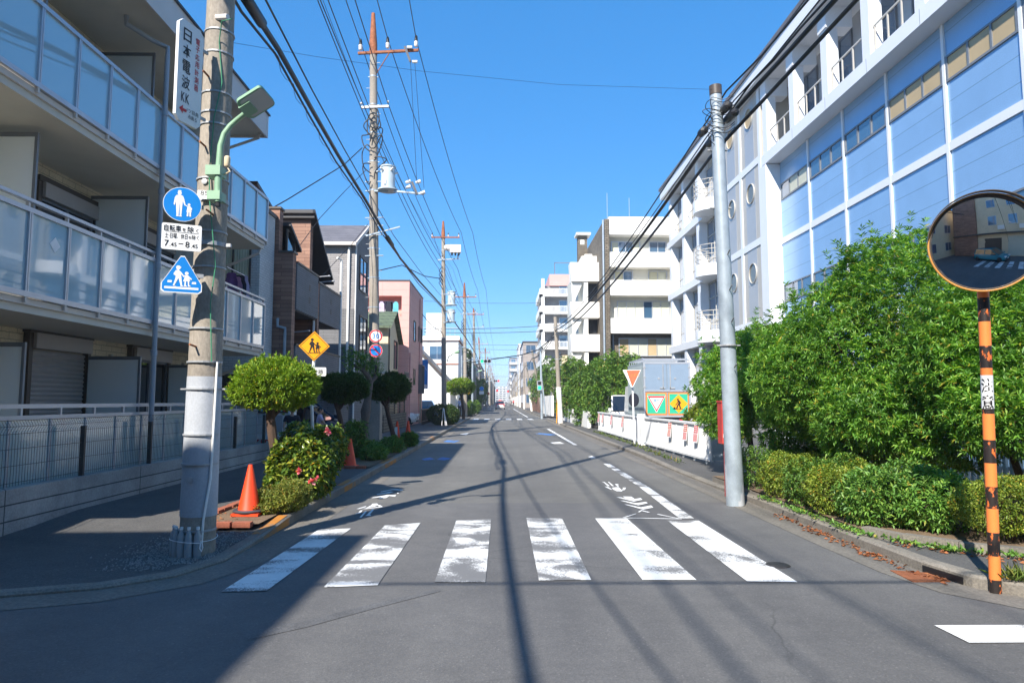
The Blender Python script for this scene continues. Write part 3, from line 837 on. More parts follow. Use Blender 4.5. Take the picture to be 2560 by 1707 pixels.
# ---- clipped junipers on the left pavement
def topiary(label, base, ells, n, mat, tr, seed, lean=0.0, sc=1.0, group='clipped trees on the left pavement'):
    rng = np.random.default_rng(500 + seed)
    t = thing('topiary_tree', label, 'tree', base, 0, group)
    big = []
    for e in ells:
        for j in range(46):
            u = rng.normal(size=3); u /= np.linalg.norm(u)
            s = rng.uniform(.26, .40)
            big.append((e[0] + u[0] * e[3] * .86, e[1] + u[1] * e[4] * .86, e[2] + u[2] * e[5] * .84, e[3] * s, e[4] * s, e[5] * s))
    P, D = crown_points(big + list(ells), n, 0.3, 0.12, rng)
    Q, A = whorls(P, D, 5, 0.62, 0.45, rng, 0.4)
    k_ = rng.random(len(P)) < .05
    S_, SA = whorls(P[k_] + D[k_] * rng.uniform(.02, .10, (k_.sum(), 1)) * sc, D[k_], 6, 0.45, 0.9, rng, 0.3)
    Q, A = np.concatenate([Q, S_]), np.concatenate([A, SA])
    leaf_mesh('crown', mat, t, Q, A, 0.058 * sc, 0.019 * sc, 0.3, 0.1, rng)
    mb = MB(); e = ells[0]
    pts = limb(mb, (base[0], base[1], base[2] - 0.05), (e[0] + lean, e[1], e[2] - e[5] * .1), tr, tr * .7, 0.05, 9, rng)
    for j in range(7):
        u = rng.normal(size=3); u /= np.linalg.norm(u)
        limb(mb, pts[5], np.array(e[:3]) + u * np.array([e[3], e[4], e[5]]) * 0.75, tr * .45, tr * .12, 0.05, 5, rng, 5)
    mb.build('trunk', M['bark'], t, smooth=True)
    return t
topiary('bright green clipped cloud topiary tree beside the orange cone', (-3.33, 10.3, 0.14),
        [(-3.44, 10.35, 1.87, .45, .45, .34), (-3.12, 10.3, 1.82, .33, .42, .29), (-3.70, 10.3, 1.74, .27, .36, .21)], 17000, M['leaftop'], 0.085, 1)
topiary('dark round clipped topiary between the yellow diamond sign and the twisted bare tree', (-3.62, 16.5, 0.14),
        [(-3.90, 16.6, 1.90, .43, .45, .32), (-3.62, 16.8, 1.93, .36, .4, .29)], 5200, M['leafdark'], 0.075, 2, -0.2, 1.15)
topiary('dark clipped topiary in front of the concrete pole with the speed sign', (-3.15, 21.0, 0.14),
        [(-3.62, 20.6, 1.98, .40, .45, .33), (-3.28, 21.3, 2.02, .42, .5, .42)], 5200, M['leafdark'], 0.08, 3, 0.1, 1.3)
# twisted, nearly bare tree
tw = thing('bare_tree', 'twisted grey tree with a swollen knot and few leaves on the left pavement', 'tree', (-3.72, 19.3, 0.14))
mb = MB()
def TP(x, y, d): return tuple(PY(540 + x / 3.137, 850 + y / 3.137, d))
mb.tube([TP(1150, 905, 19.3), TP(1160, 780, 19.3), TP(1168, 640, 19.3), TP(1172, 560, 19.3), TP(1185, 480, 19.3), TP(1205, 380, 19.3), TP(1212, 320, 19.3)], [.10, .095, .10, .145, .10, .085, .075], 9)
mb.tube([TP(1212, 325, 19.3), TP(1190, 280, 19.2), TP(1150, 235, 19.1), TP(1100, 205, 19.0), TP(1085, 190, 18.9)], [.075, .07, .06, .055, .02], 8)
mb.tube([TP(1212, 325, 19.3), TP(1250, 290, 19.4), TP(1265, 230, 19.4), TP(1240, 170, 19.5)], [.075, .07, .06, .02], 8)
mb.tube([TP(1160, 240, 19.1), TP(1165, 190, 19.2), TP(1140, 120, 19.2)], [.05, .03, .012], 6)
mb.build('trunk', M['barkgrey'], tw, smooth=True)
cl = [TP(1090, 190, 18.9), TP(1060, 170, 18.9), TP(1180, 180, 19.2), TP(1240, 200, 19.4), TP(1140, 150, 19.2), TP(1050, 130, 18.9), TP(1210, 230, 19.3)]
P, D = crown_points([(c[0], c[1], c[2], .3, .3, .24) for c in cl], 260, 0.9, 0.3)
Q, A = whorls(P, D, 5, 0.9, 0.2)
leaf_mesh('crown', M['leafmid'], tw, Q, A, 0.09, 0.03)
# ---- camellia and friends
cam_ = shrub('camellia_bush', 'glossy camellia bush with pink flowers beside the near topiary trunk', 'bush', (-2.95, 10.7, 0.14),
      [(-3.02, 10.4, .60, .43, .40, .48), (-2.80, 10.5, .52, .26, .40, .42), (-3.15, 10.3, .42, .30, .3, .32), (-2.95, 10.9, .80, .34, .4, .34)], 2000, 5, 0.098, 0.052, M['leafcam'], M['bark'], 1.05, 0.35, 0.5, 0.12, 4, 0.018, seed=11, curl=0.1)
fl = []
for px, py, dd, r in ((820, 1078, 10.2, .05), (749, 1177, 10.0, .045), (779, 1203, 10.0, .05), (794, 1196, 10.0, .035), (715, 1200, 10.05, .03), (714, 1210, 10.05, .03)):
    fl.append((PY(px, py, dd), r))
for c, r in fl:
    U = RNG.normal(size=(16, 3)); U[:, 1] = -np.abs(U[:, 1]) - .3
    leaf_mesh('flower', M['petal'], cam_, np.repeat(c[None], 16, 0), U, r * 1.4, r * 1.1, 0.2, -0.2)
shrub('dark_shrub', 'dark shaded camellia bush with one pink flower behind the glossy one', 'bush', (-3.0, 12.0, 0.14),
      [(-3.35, 11.9, .82, .46, .4, .40), (-2.98, 11.9, .80, .34, .4, .36), (-3.4, 11.9, .5, .4, .4, .36)], 1700, 5, 0.085, 0.042, M['leafcam'], M['bark'], 1.05, 0.3, 0.5, 0.12, 4, 0.02, seed=12)
shrub('azalea_bush', 'small rounded yellow green azalea between the cone and the road', 'bush', (-2.98, 9.35, 0.13),
      [(-2.98, 9.2, .30, .30, .3, .19), (-2.80, 9.4, .34, .24, .32, .21), (-3.1, 9.05, .22, .2, .2, .13)], 3000, 5, 0.032, 0.014, M['leafaz'], M['bark'], 0.9, 0.5, 0.55, 0.14, 6, 0.008, seed=13)
shrub('pavement_shrub', 'leafy dark shrub at the foot of the twisted tree', 'bush', (-3.45, 18.3, 0.14), [(-3.95, 18.6, .62, .30, .4, .42), (-3.5, 17.9, .34, .3, .4, .22)], 480, 5, 0.13, 0.045, M['leafmid'], M['bark'], 1.1, 0.3, 0.6, 0.2, 3, 0.015, seed=14)
shrub('pavement_shrub', 'low dark shrub by the kerb in the farther planter', 'bush', (-3.05, 17.6, 0.14), [(-3.15, 17.4, .30, .30, .7, .20)], 650, 5, 0.085, 0.03, M['leafmid'], M['bark'], 1.0, 0.3, 0.6, 0.2, 3, 0.012, seed=15)
shrub('pavement_shrub', 'low rounded shrub before the pair of traffic cones', 'bush', (-3.0, 19.7, 0.14), [(-3.1, 19.6, .34, .34, .5, .24)], 650, 5, 0.075, 0.025, M['leafmid'], M['bark'], 1.0, 0.3, 0.6, 0.2, 3, 0.012, seed=16)
shrub('pavement_shrub', 'little spiky plant at the far end of the farther planter', 'plant', (-2.95, 22.2, 0.14), [(-2.95, 22.2, .34, .26, .3, .22)], 320, 5, 0.13, 0.03, M['leafmid'], M['bark'], 0.8, 0.7, 0.7, 0.1, 2, 0.01, seed=17)
# ---- big shrubs behind the right corner hedge
BIG = 'tall shrubs at the right corner'
shrub('tall_shrub', 'broad tall glossy leaved shrub between the grey pole and the mirror', 'tree', (6.0, 10.3, 0.16),
      [(5.4, 10.4, 2.25, 1.15, 1.1, 1.15), (6.1, 10.3, 2.95, 1.15, 1.1, 1.15), (4.95, 11.0, 2.0, .9, .9, 1.0), (5.3, 9.7, 1.45, .8, .7, .6), (6.6, 9.8, 1.9, 1.0, .8, .9), (5.3, 12.1, 1.0, .7, .6, .6), (6.4, 12.4, 1.3, .9, .6, .9)],
      12500, 8, 0.088, 0.024, M['leafbig'], M['bark'], 0.95, 0.75, 0.5, 0.13, 5, 0.06, BIG, shoots=110, seed=21)
shrub('tall_shrub', 'dense tall shrub directly behind the round traffic mirror', 'tree', (6.6, 8.5, 0.16),
      [(6.3, 8.6, 2.2, 1.0, .9, 1.0), (7.3, 8.9, 2.4, 1.2, 1.0, 1.0), (6.1, 8.1, 1.5, .75, .6, .6), (7.4, 8.3, 1.5, 1.0, .8, .75), (6.0, 9.2, 1.25, .7, .6, .6), (5.5, 10.2, 1.2, .8, .6, .6)],
      10500, 8, 0.09, 0.025, M['leafbig'], M['bark'], 0.95, 0.75, 0.5, 0.13, 4, 0.06, BIG, shoots=70, seed=22)
shrub('tall_shrub', 'narrower tall shrub beside the white fence, left of the grey pole', 'tree', (5.4, 14.6, 0.16),
      [(4.95, 14.4, 1.85, .8, .9, .9), (5.5, 14.7, 2.3, .85, .9, .85), (4.7, 14.1, 1.25, .5, .6, .5), (5.6, 13.2, 2.0, .9, .9, .9)],
      7000, 8, 0.088, 0.024, M['leafbig'], M['bark'], 0.95, 0.75, 0.5, 0.2, 3, 0.05, BIG, shoots=50, seed=23)
shrub('tall_shrub', 'tall shrub growing at the very right edge of the photo', 'tree', (8.6, 7.6, 0.16),
      [(8.4, 8.0, 2.0, 1.2, .9, 1.1), (8.2, 7.4, 1.2, .9, .6, .6)], 4500, 8, 0.09, 0.025, M['leafbig'], M['bark'], 0.95, 0.75, 0.5, 0.2, 3, 0.05, BIG, seed=24)
# ---- low clipped hedge along the corner, bush by bush
HG = 'low hedge at the right corner'
def hedge(label, pts, mat, n, L, W, seed):
    pts = [(p[0] - (.2 if p[1] > 7.6 else .05), p[1] - (.02 if p[1] > 7.6 else .13), p[2], p[3], p[4], p[5] * 1.03) for p in pts]
    b = (pts[0][0], pts[0][1], 0.17)
    shrub('hedge_bush', label, 'hedge', b, pts, n, 5, L, W, mat, M['bark'], 0.95, 0.45, 0.45, 0.10, 5, 0.012, HG, seed=seed)
hedge('dark end bush of the low hedge, behind the grey pole', [(4.5, 11.6, .47, .42, .7, .36), (5.0, 11.6, .45, .45, .7, .34)], M['leafmid'], 1500, 0.05, 0.02, 31)
hedge('yellow green hedge bush nearest the grey pole', [(4.52, 10.35, .46, .42, .55, .36), (4.95, 10.4, .46, .4, .5, .33)], M['leafyel'], 2400, 0.036, 0.019, 32)
hedge('darker hedge bush between two yellow green ones', [(4.55, 9.55, .45, .42, .5, .33), (5.0, 9.6, .5, .45, .5, .33)], M['leafmid'], 1700, 0.05, 0.022, 33)
hedge('small yellow green hedge bush left of the long leaved one', [(4.48, 8.85, .43, .36, .42, .33), (4.85, 8.9, .47, .36, .4, .33)], M['leafyel'], 2000, 0.036, 0.019, 34)
hedge('broad hedge bush with long pointed leaves in the middle of the corner', [(4.62, 8.1, .46, .44, .48, .34), (5.05, 7.75, .48, .45, .45, .34), (5.2, 8.4, .52, .6, .5, .33)], M['leafhedge'], 2500, 0.07, 0.024, 35)
hedge('olive green hedge bush with bare twigs below', [(5.2, 7.2, .52, .5, .38, .30), (5.65, 7.35, .52, .4, .45, .31)], M['leafyel'], 2300, 0.034, 0.018, 36)
hedge('hedge bush with long leaves right of the mirror post', [(5.95, 7.0, .48, .42, .45, .36), (6.6, 6.9, .48, .55, .45, .36), (6.3, 7.4, .5, .6, .5, .36)], M['leafhedge'], 2600, 0.07, 0.024, 37)
hedge('last hedge bush at the right edge of the photo', [(7.5, 6.8, .48, .6, .45, .36), (8.3, 6.8, .48, .55, .45, .36)], M['leafhedge'], 1700, 0.07, 0.024, 38)
# ---- ground cover, weeds, dead leaves
def scatter(name, mat, n, region, L, W, up, z):
    P = region(n); A = RNG.normal(size=(len(P), 3)); A[:, 2] = np.abs(A[:, 2]) * up + up * .5
    o = leaf_mesh(name, mat, None, P, A, L, W, 0.2, 0.2); o['kind'] = 'stuff'; return o
def along(pts, jit, z):
    def f(n):
        pts_ = np.array(pts, float); seg = np.linalg.norm(np.diff(pts_, axis=0), axis=1); cum = np.concatenate([[0], np.cumsum(seg)])
        s = RNG.random(n) * cum[-1]; s = s - (np.sin(s * 5.1) * 0.13 + np.sin(s * 13.3) * .05)
        s = np.clip(s, 0, cum[-1] - 1e-3)
        i = np.searchsorted(cum, s, side='right') - 1; t = ((s - cum[i]) / seg[i])[:, None]
        p = pts_[i] * (1 - t) + pts_[i + 1] * t + RNG.normal(size=(n, 2)) * jit
        return np.concatenate([p, np.full((n, 1), z)], 1)
    return f
tag(scatter('weeds', M['leafhedge'], 2600, along(EP[1:], 0.075, 0.13), 0.055, 0.026, 0.6, 0), 'green creeping weeds along the concrete planter edging', 'weeds')
tag(scatter('dead_leaves', M['dry'], 250, along([(3.88, 9.6), (3.86, 8.4), (3.84, 7.2), (3.82, 6.5), (3.9, 6.15)], 0.045, 0.012), 0.055, 0.03, 0.12, 0), 'brown fallen leaves lying in the right gutter', 'leaves')
tag(scatter('dead_leaves', M['dry'], 160, along([(4.2, 7.2), (5, 6.45), (6, 6.05)], 0.12, 0.108), 0.05, 0.028, 0.12, 0), 'few brown fallen leaves on the right corner pavement', 'leaves')
tag(scatter('dead_leaves', M['dry'], 260, along([(-3.5, 8.45), (-3.3, 9.0), (-3.5, 10), (-3.2, 11.5)], 0.16, 0.155), 0.04, 0.022, 0.12, 0), 'leaf litter on the earth of the near planter', 'leaves')
tag(scatter('grass', M['grass'], 420, along([(4.28, 5.78), (4.6, 5.72), (5.3, 5.62)], 0.05, 0.11), 0.13, 0.008, 1.3, 0), 'grass tuft at the foot of the mirror post', 'grass')
tag(scatter('grass', M['grass'], 500, along([(4.3, 16.5), (4.5, 22), (4.5, 33)], 0.08, 0.10), 0.12, 0.016, 1.0, 0), 'weeds along the foot of the white fence', 'grass')
# loose stones on the bare ground round the near pole
n_ = 2600
P = np.stack([RNG.normal(-3.25, .28, n_), RNG.normal(7.35, .5, n_), np.full(n_, .0)], 1)
P = P[(P[:, 0] < -2.88) & (P[:, 0] > -4.1) & (P[:, 1] > 6.5) & (P[:, 1] < 8.2)]
P = P[(P[:, 1] > 6.75) | (P[:, 0] < -3.15)]
P[:, 2] = np.interp(P[:, 1], [6.3, 7, 8, 9], [.036, .036, .066, .126])
h_ = RNG.uniform(.006, .016, (len(P), 1))
base_ = np.array([[1, 0, 0], [-.5, .87, 0], [-.5, -.87, 0], [.2, .1, 1.1]])
a_ = RNG.uniform(0, 6.28, len(P)); ca, sa = np.cos(a_), np.sin(a_)
vv = np.empty((len(P), 4, 3))
for i in range(4):
    x, y, z = base_[i]
    vv[:, i, 0] = P[:, 0] + (x * ca - y * sa) * h_[:, 0]; vv[:, i, 1] = P[:, 1] + (x * sa + y * ca) * h_[:, 0]; vv[:, i, 2] = P[:, 2] + z * h_[:, 0]
ff = (np.arange(len(P))[:, None] * 4 + np.array([[0, 1, 3, 1, 2, 3, 2, 0, 3]])).reshape(-1)
o = raw_mesh('gravel', M['gravel'], None, vv.reshape(-1, 3), ff, 'stuff'); tag(o, 'loose grey stones scattered round the foot of the near pole', 'gravel')
# ---- trees along the right side beyond the fence
TR = 'trees along the right pavement'
def tree(label, base, ells, n, L, seed, mat='leafmid', name='street_tree', group=TR, trunks=1, tr=.09, up=.4):
    return shrub(name, label, 'tree', base, ells, n, 6, L, L * .34, M[mat], M['bark'], 1.0, up, 0.45, 0.2, trunks, tr, group, seed=seed)
tree('bushy green tree right behind the far end of the white fence', (6.2, 37, .1), [(5.9, 37, 2.6, 1.3, 1.4, 1.4), (6.8, 37.5, 2.9, 1.3, 1.4, 1.3), (5.4, 36.5, 1.5, .9, 1.0, 1.0), (6.9, 36.5, 1.6, 1.0, 1, 1.0)], 2600, 0.17, 41)
tree('large bushy tree overhanging the pavement before the slanted pole', (5.6, 41, .1), [(5.3, 41, 2.3, 1.1, 1.4, 1.3), (6.3, 42, 3.0, 1.2, 1.3, 1.2), (4.9, 40.5, 1.2, .75, 1.0, .9)], 2300, 0.17, 42)
tree('darker bushy tree left of the slanted concrete pole', (4.9, 50, .1), [(4.8, 50, 3.0, .8, 1.3, 1.6), (5.6, 51, 3.4, 1.0, 1.3, 1.3), (4.7, 49, 1.5, .7, 1.0, 1.0)], 2000, 0.19, 43)
tree('sparse reddish branched tree beyond the far crossing', (5.2, 78, .1), [(5.1, 78, 3.6, 1.2, 1.5, 1.7), (6, 79, 5.0, 1.5, 1.5, 1.5)], 800, 0.26, 44)
tree('dark green tree over the brown wall far down on the right', (5.6, 92, .1), [(5.3, 92, 3.2, 1.5, 2, 1.8), (6.6, 94, 4.4, 1.8, 2, 1.8)], 1100, 0.3, 45)
tree('low leafy shrub showing between the truck and the white fence', (6.9, 22.5, .1), [(6.9, 22.5, 1.05, .8, .8, .55)], 700, 0.14, 46, 'leafyel', 'yard_shrub', None, 3, .02)
# ---- left side, farther
topiary('small clipped tree with a leaning trunk by the far crossing', (-2.95, 54.5, .14), [(-3.15, 54.6, 2.75, .95, .9, .55), (-3.75, 54.6, 2.65, .8, .8, .5), (-2.6, 54.6, 2.6, .5, .6, .4)], 2200, M['leaftop'], 0.13, 61, 0, 2.3, 'clipped trees on the left pavement')
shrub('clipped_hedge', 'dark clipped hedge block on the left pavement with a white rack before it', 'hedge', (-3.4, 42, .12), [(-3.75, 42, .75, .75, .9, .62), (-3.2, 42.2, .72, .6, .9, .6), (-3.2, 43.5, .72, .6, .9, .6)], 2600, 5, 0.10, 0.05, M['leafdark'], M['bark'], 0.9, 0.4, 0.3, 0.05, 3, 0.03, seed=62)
shrub('pavement_shrub', 'round shrub beyond the far crossing, nearer of two', 'bush', (-3.1, 70, .12), [(-3.1, 70, .8, .55, .7, .75)], 600, 5, 0.13, 0.05, M['leafmid'], M['bark'], 1.0, 0.3, 0.4, 0.1, 2, 0.03, seed=63)
shrub('pavement_shrub', 'round shrub beyond the far crossing, farther of two', 'bush', (-2.95, 80, .12), [(-3.05, 80, .85, .75, 1.0, .8)], 600, 5, 0.15, 0.06, M['leafmid'], M['bark'], 1.0, 0.3, 0.4, 0.1, 2, 0.03, seed=64)
tree('tall dark conifer like tree behind the signals on the left', (-4.9, 95, .12), [(-4.9, 95, 4.2, 1.2, 1.5, 2.2), (-4.8, 95, 7.0, .8, 1, 1.8), (-4.6, 96, 2.2, 1.3, 1.5, 1.4)], 1500, 0.3, 65, 'leafdark', 'conifer', None)
tree('leafy roadside tree far down the left pavement', (-3.6, 118, .12), [(-3.6, 118, 3.2, 1.2, 1.6, 2.0)], 700, 0.34, 66, 'leafmid', 'street_tree', None)
# ---------------------------------------------------------------- left: the apartment house
ap = thing('apartment_house', 'cream stone three storey apartment house with blue glass balcony fronts', 'building', (-7.4, 11.2, 0))
Y0, Y1, XW, XB = 6.2, 17.1, -7.4, -5.95
MB().box(-15, XW, Y0, Y1, 0, 8.1).build('wall', M['stonewall'], ap)
rf = MB()
YE = 16.42
rf.add([(-15.5, Y0 - .2, 8.10), (-5.8, Y0 - .2, 8.10), (-5.8, YE, 8.10), (-15.5, YE, 8.10)], [(0, 1, 2, 3)])
rf.build('soffit', M['soffit'], ap)
fa = MB().box(-5.8, -5.75, Y0 - .22, YE + .02, 8.04, 8.60).box(-15.5, -5.8, YE - .03, YE + .02, 8.04, 8.60).box(-15.5, -5.8, Y0 - .27, Y0 - .22, 8.04, 8.60)
for k in range(5): fa.box(-5.75, -5.747, Y0 + 1.3 + 2.2 * k, Y0 + 1.315 + 2.2 * k, 8.05, 8.59)
fa.build('fascia', M['fascia'], ap)
rr = MB().box(-5.81, -5.71, Y0 - .25, YE + .05, 8.60, 8.64)
rr.add([(-5.71, Y0 - .25, 8.64), (-5.71, YE + .05, 8.64), (-10, YE + .05, 8.9), (-10, Y0 - .25, 8.9)], [(0, 1, 2, 3)]).add([(-15.5, Y0 - .25, 8.64), (-15.5, YE + .05, 8.64), (-10, YE + .05, 8.9), (-10, Y0 - .25, 8.9)], [(3, 2, 1, 0)])
rr.build('roof', M['rooflead'], ap)
NP = 14; PW = (Y1 - Y0) / NP
for z in (2.86, 5.56):
    sb = MB().box(XW, XB - 0.05, Y0, Y1, z - .16, z)
    sb.build('balcony_slab', M['soffit'], ap)
    tr_ = MB().box(XB - .055, XB - .012, Y0, Y1, z - .06, z + .02)
    for k in range(NP + 1): tr_.box(XB - .02, XB + .03, Y0 + k * PW - .02, Y0 + k * PW + .02, z - .04, z + .03)
    tr_.build('drip_rail', M['fascia'], ap)
    fr = MB()
    fr.box(XB - .03, XB + .035, Y0, Y1, z + .03, z + .10).box(XB - .035, XB + .04, Y0, Y1, z + 1.10, z + 1.16)
    if z < 4: fr.box(XB - .05, XB + .02, Y0, Y1, z + 1.24, z + 1.285)
    for k in range(NP + 1):
        y = Y0 + k * PW
        fr.box(XB - .03, XB + .034, y - .03, y - .004, z + .10, z + 1.10).box(XB - .03, XB + .034, y + .004, y + .03, z + .10, z + 1.10)
        if z < 4: fr.box(XB - .04, XB + .0, y - .015, y + .015, z + 1.16, z + 1.24)
    fr.build('railing', M['alu'], ap)
    for k in range(NP):
        MB().box(XB - .006, XB + .006, Y0 + k * PW + .03, Y0 + (k + 1) * PW - .03, z + .10, z + 1.10).build('glass_panel', M['bglass'], ap)
    MB().box(XW, XB - .05, Y1 - .03, Y1 + .0, z + .03, z + .10).build('end_rail', M['alu'], ap); MB().box(XW, XB - .05, Y1 - .03, Y1, z + 1.10, z + 1.16).build('end_rail', M['alu'], ap)
    MB().box(XW, XB - .05, Y1 - .02, Y1 - .008, z + .10, z + 1.10).build('glass_panel', M['bglass'], ap)
    MB().tube([(XB - .1, Y1 - .1, z - .16), (XB - .12, Y1 - .12, z - .28), (-6.9, Y1 - .1, z - .62), (-7.38, Y1 - .1, z - .72)], .035, 8).build('drain_pipe', M['fascia'], ap, smooth=True)
MB().tube([(XB + .05, YE - .15, 8.1), (XB + .04, YE - .15, 7.98), (-6.9, YE - .1, 7.65), (-7.38, YE - .1, 7.55)], .035, 8).build('drain_pipe', M['fascia'], ap, smooth=True)
# terrace floor, its glass fence and hand rail
MB().box(XW, -6.05, Y0, Y1, 0, .45).build('terrace', M['kerb'], ap)
fr = MB().box(-6.07, -6.02, Y0, Y1, 1.50, 1.555).box(-6.07, -6.02, Y0, Y1, 1.36, 1.41).box(-6.07, -6.02, Y0, Y1, .47, .52)
for k in range(NP + 1):
    y = Y0 + k * PW; fr.box(-6.065, -6.025, y - .022, y + .022, .52, 1.36).box(-6.065, -6.025, y + .18, y + .215, 1.41, 1.50)
fr.build('railing', M['alu'], ap)
for k in range(NP):
    MB().box(-6.05, -6.04, Y0 + k * PW + .022, Y0 + (k + 1) * PW - .022, .52, 1.36).build('glass_panel', M['tglass'], ap)
# partitions, windows, lamps
for z in (.45, 2.86, 5.56):
    for y in (9.25, 12.2, 15.15):
        h = 1.93 if z < 1 else 2.42
        pn = MB().box(XW, -6.42, y - .008, y + .008, z + .12, z + h - .06).build('partition', M['frost'], ap)
        MB().box(XW, -6.38, y - .02, y + .02, z + h - .06, z + h).box(XW, -6.38, y - .02, y + .02, z + .06, z + .12).box(-6.42, -6.38, y - .02, y + .02, z + .12, z + h - .06).build('partition_frame', M['alugrey'], ap)
        a, b, t = y + 1.5, y + 2.92, z + 2.13
        if b > Y1 - .2: continue
        sh = (z < 1 and abs(y - 9.25) < .1)
        w = MB().box(XW, XW + .10, a - .09, a, z, t + .08).box(XW, XW + .10, b, b + .09, z, t + .08).box(XW, XW + .13, a - .12, b + .12, t + .08, t + .17)
        w.build('window_frame', M['brownalu'], ap)
        MB().box(XW, XW + .15, a, b + .05, t - .16, t + .08).build('shutter_box', M['shutter'], ap)
        if sh:
            s = MB(); n = 26; hh = (t - .18 - z - .02) / n
            for i in range(n):
                z0 = z + .02 + i * hh
                s.add([(XW + .03, a, z0), (XW + .03, b, z0), (XW + .055, b, z0 + hh * .55), (XW + .055, a, z0 + hh * .55)], [(0, 1, 2, 3)]).add([(XW + .055, a, z0 + hh * .55), (XW + .055, b, z0 + hh * .55), (XW + .03, b, z0 + hh), (XW + .03, a, z0 + hh)], [(0, 1, 2, 3)])
            s.build('shutter', M['shutter'], ap)
        else:
            MB().box(XW + .01, XW + .03, a, b, z + .02, t - .16).build('glass', M['darkglass'], ap)
            m_ = (a + b) / 2
            MB().box(XW + .03, XW + .06, m_ - .03, m_ + .03, z + .02, t - .16).box(XW + .03, XW + .06, a, a + .04, z + .02, t - .16).box(XW + .03, XW + .06, b - .04, b, z + .02, t - .16).box(XW + .03, XW + .058, a, b, t - .2, t - .161).build('sash', M['alugrey'], ap)
    for y in (10.05, 13.0, 15.95):
        lm = MB().lathe([(.035, 0), (.06, .05), (.075, .2), (.07, .24)], (XW + .1, y, z + 1.72), 14)
        lm.box(XW, XW + .06, y - .03, y + .03, z + 1.95, z + 2.02)
        lm.build('wall_lamp', M['shutter'], ap, smooth=True)
# rain pipe down the front
dp = MB()
yp = 11.66
dp.tube([(-6.35, yp - .5, 8.09), (-6.35, yp - .5, 7.95), (-6.1, yp - .1, 7.87), (-5.885, yp, 7.8), (-5.885, yp, 7.6), (-5.885, yp, .5)], .042, 10)
for z in (6.6, 5.2, 3.9, 2.4): dp.lathe([(.042, -.05), (.052, -.045), (.052, .045), (.042, .05)], (-5.885, yp, z), 12)
dp.box(-5.95, -5.89, yp - .015, yp + .015, 2.42, 2.46).box(-5.95, -5.89, yp - .015, yp + .015, 5.6, 5.64)
dp.build('rain_pipe', M['pipe'], ap, smooth=True)
# diamond sticker on a pane
Ms = face_frame((XB + .012, 9.05, 3.66), (1, 0, 0), math.radians(45))
MB().poly([(-.075, -.075), (.075, -.075), (.075, .075), (-.075, .075)], Ms, .003).build('sticker', M['swhite'], ap)

# block wall with mesh fence in front
bw = thing('garden_wall', 'long grey block wall topped by dark wire mesh before the apartment house', 'wall', (-5.8, 11.2, 0))
MB().box(-5.9, -5.76, 6.0, Y1 + .15, 0, .56).build('block_wall', M['blockwall'], bw)
ms = MB()
for k in range(int((Y1 - 6.0) / .05)):
    y = 6.02 + .05 * k
    ms.tube([(-5.83, y, .58), (-5.83, y, 1.22), (-5.79, y, 1.29), (-5.83, y, 1.36)], .0026, 3, False)
for z in (.62, .82, 1.02, 1.2, 1.29, 1.36):
    ms.tube([(-5.83 if z != 1.29 else -5.79, 6.0, z), (-5.83 if z != 1.29 else -5.79, Y1, z)], .0034, 4)
ms.build('wire_mesh', M['mesh'], bw)
for k in range(7):
    y = 6.05 + 1.83 * k
    MB().box(-5.86, -5.80, y - .022, y + .022, .56, 1.25).build('post', M['mesh'], bw)

# washing on the balcony
for k, (m_, w_, h_, dx) in enumerate((('clothpurple', .32, .55, 0), ('clothpink', .36, .5, .0), ('navy', .34, .58, 0), ('clothlilac', .3, .62, 0))):
    y = 16.0 + .25 * k
    c = MB(); nx, nz = 6, 5
    vs = []
    for i in range(nz + 1):
        for j in range(nx + 1):
            u, v = j / nx - .5, i / nz
            vs.append((-6.35 + w_ * u * (1.0 if v < .8 else .75), y + .03 * math.sin(9 * u + k) * (1.1 - v), 4.05 + h_ * v - (0.04 if abs(u) > .4 and v > .9 else 0)))
    fs = [(i * (nx + 1) + j, i * (nx + 1) + j + 1, (i + 1) * (nx + 1) + j + 1, (i + 1) * (nx + 1) + j) for i in range(nz) for j in range(nx)]
    o = c.add(vs, fs).build('hanging_shirt', M[m_], smooth=True)
    tag(o, ('purple', 'pink', 'navy', 'pale lilac')[k] + ' shirt drying over the far end of the middle balcony', 'laundry')
tag(MB().tube([(-6.35, 15.7, 4.68), (-6.35, 17.0, 4.68)], .014, 6).build('drying_rail', M['alu']), 'thin washing rail at the far end of the middle balcony', 'rail')

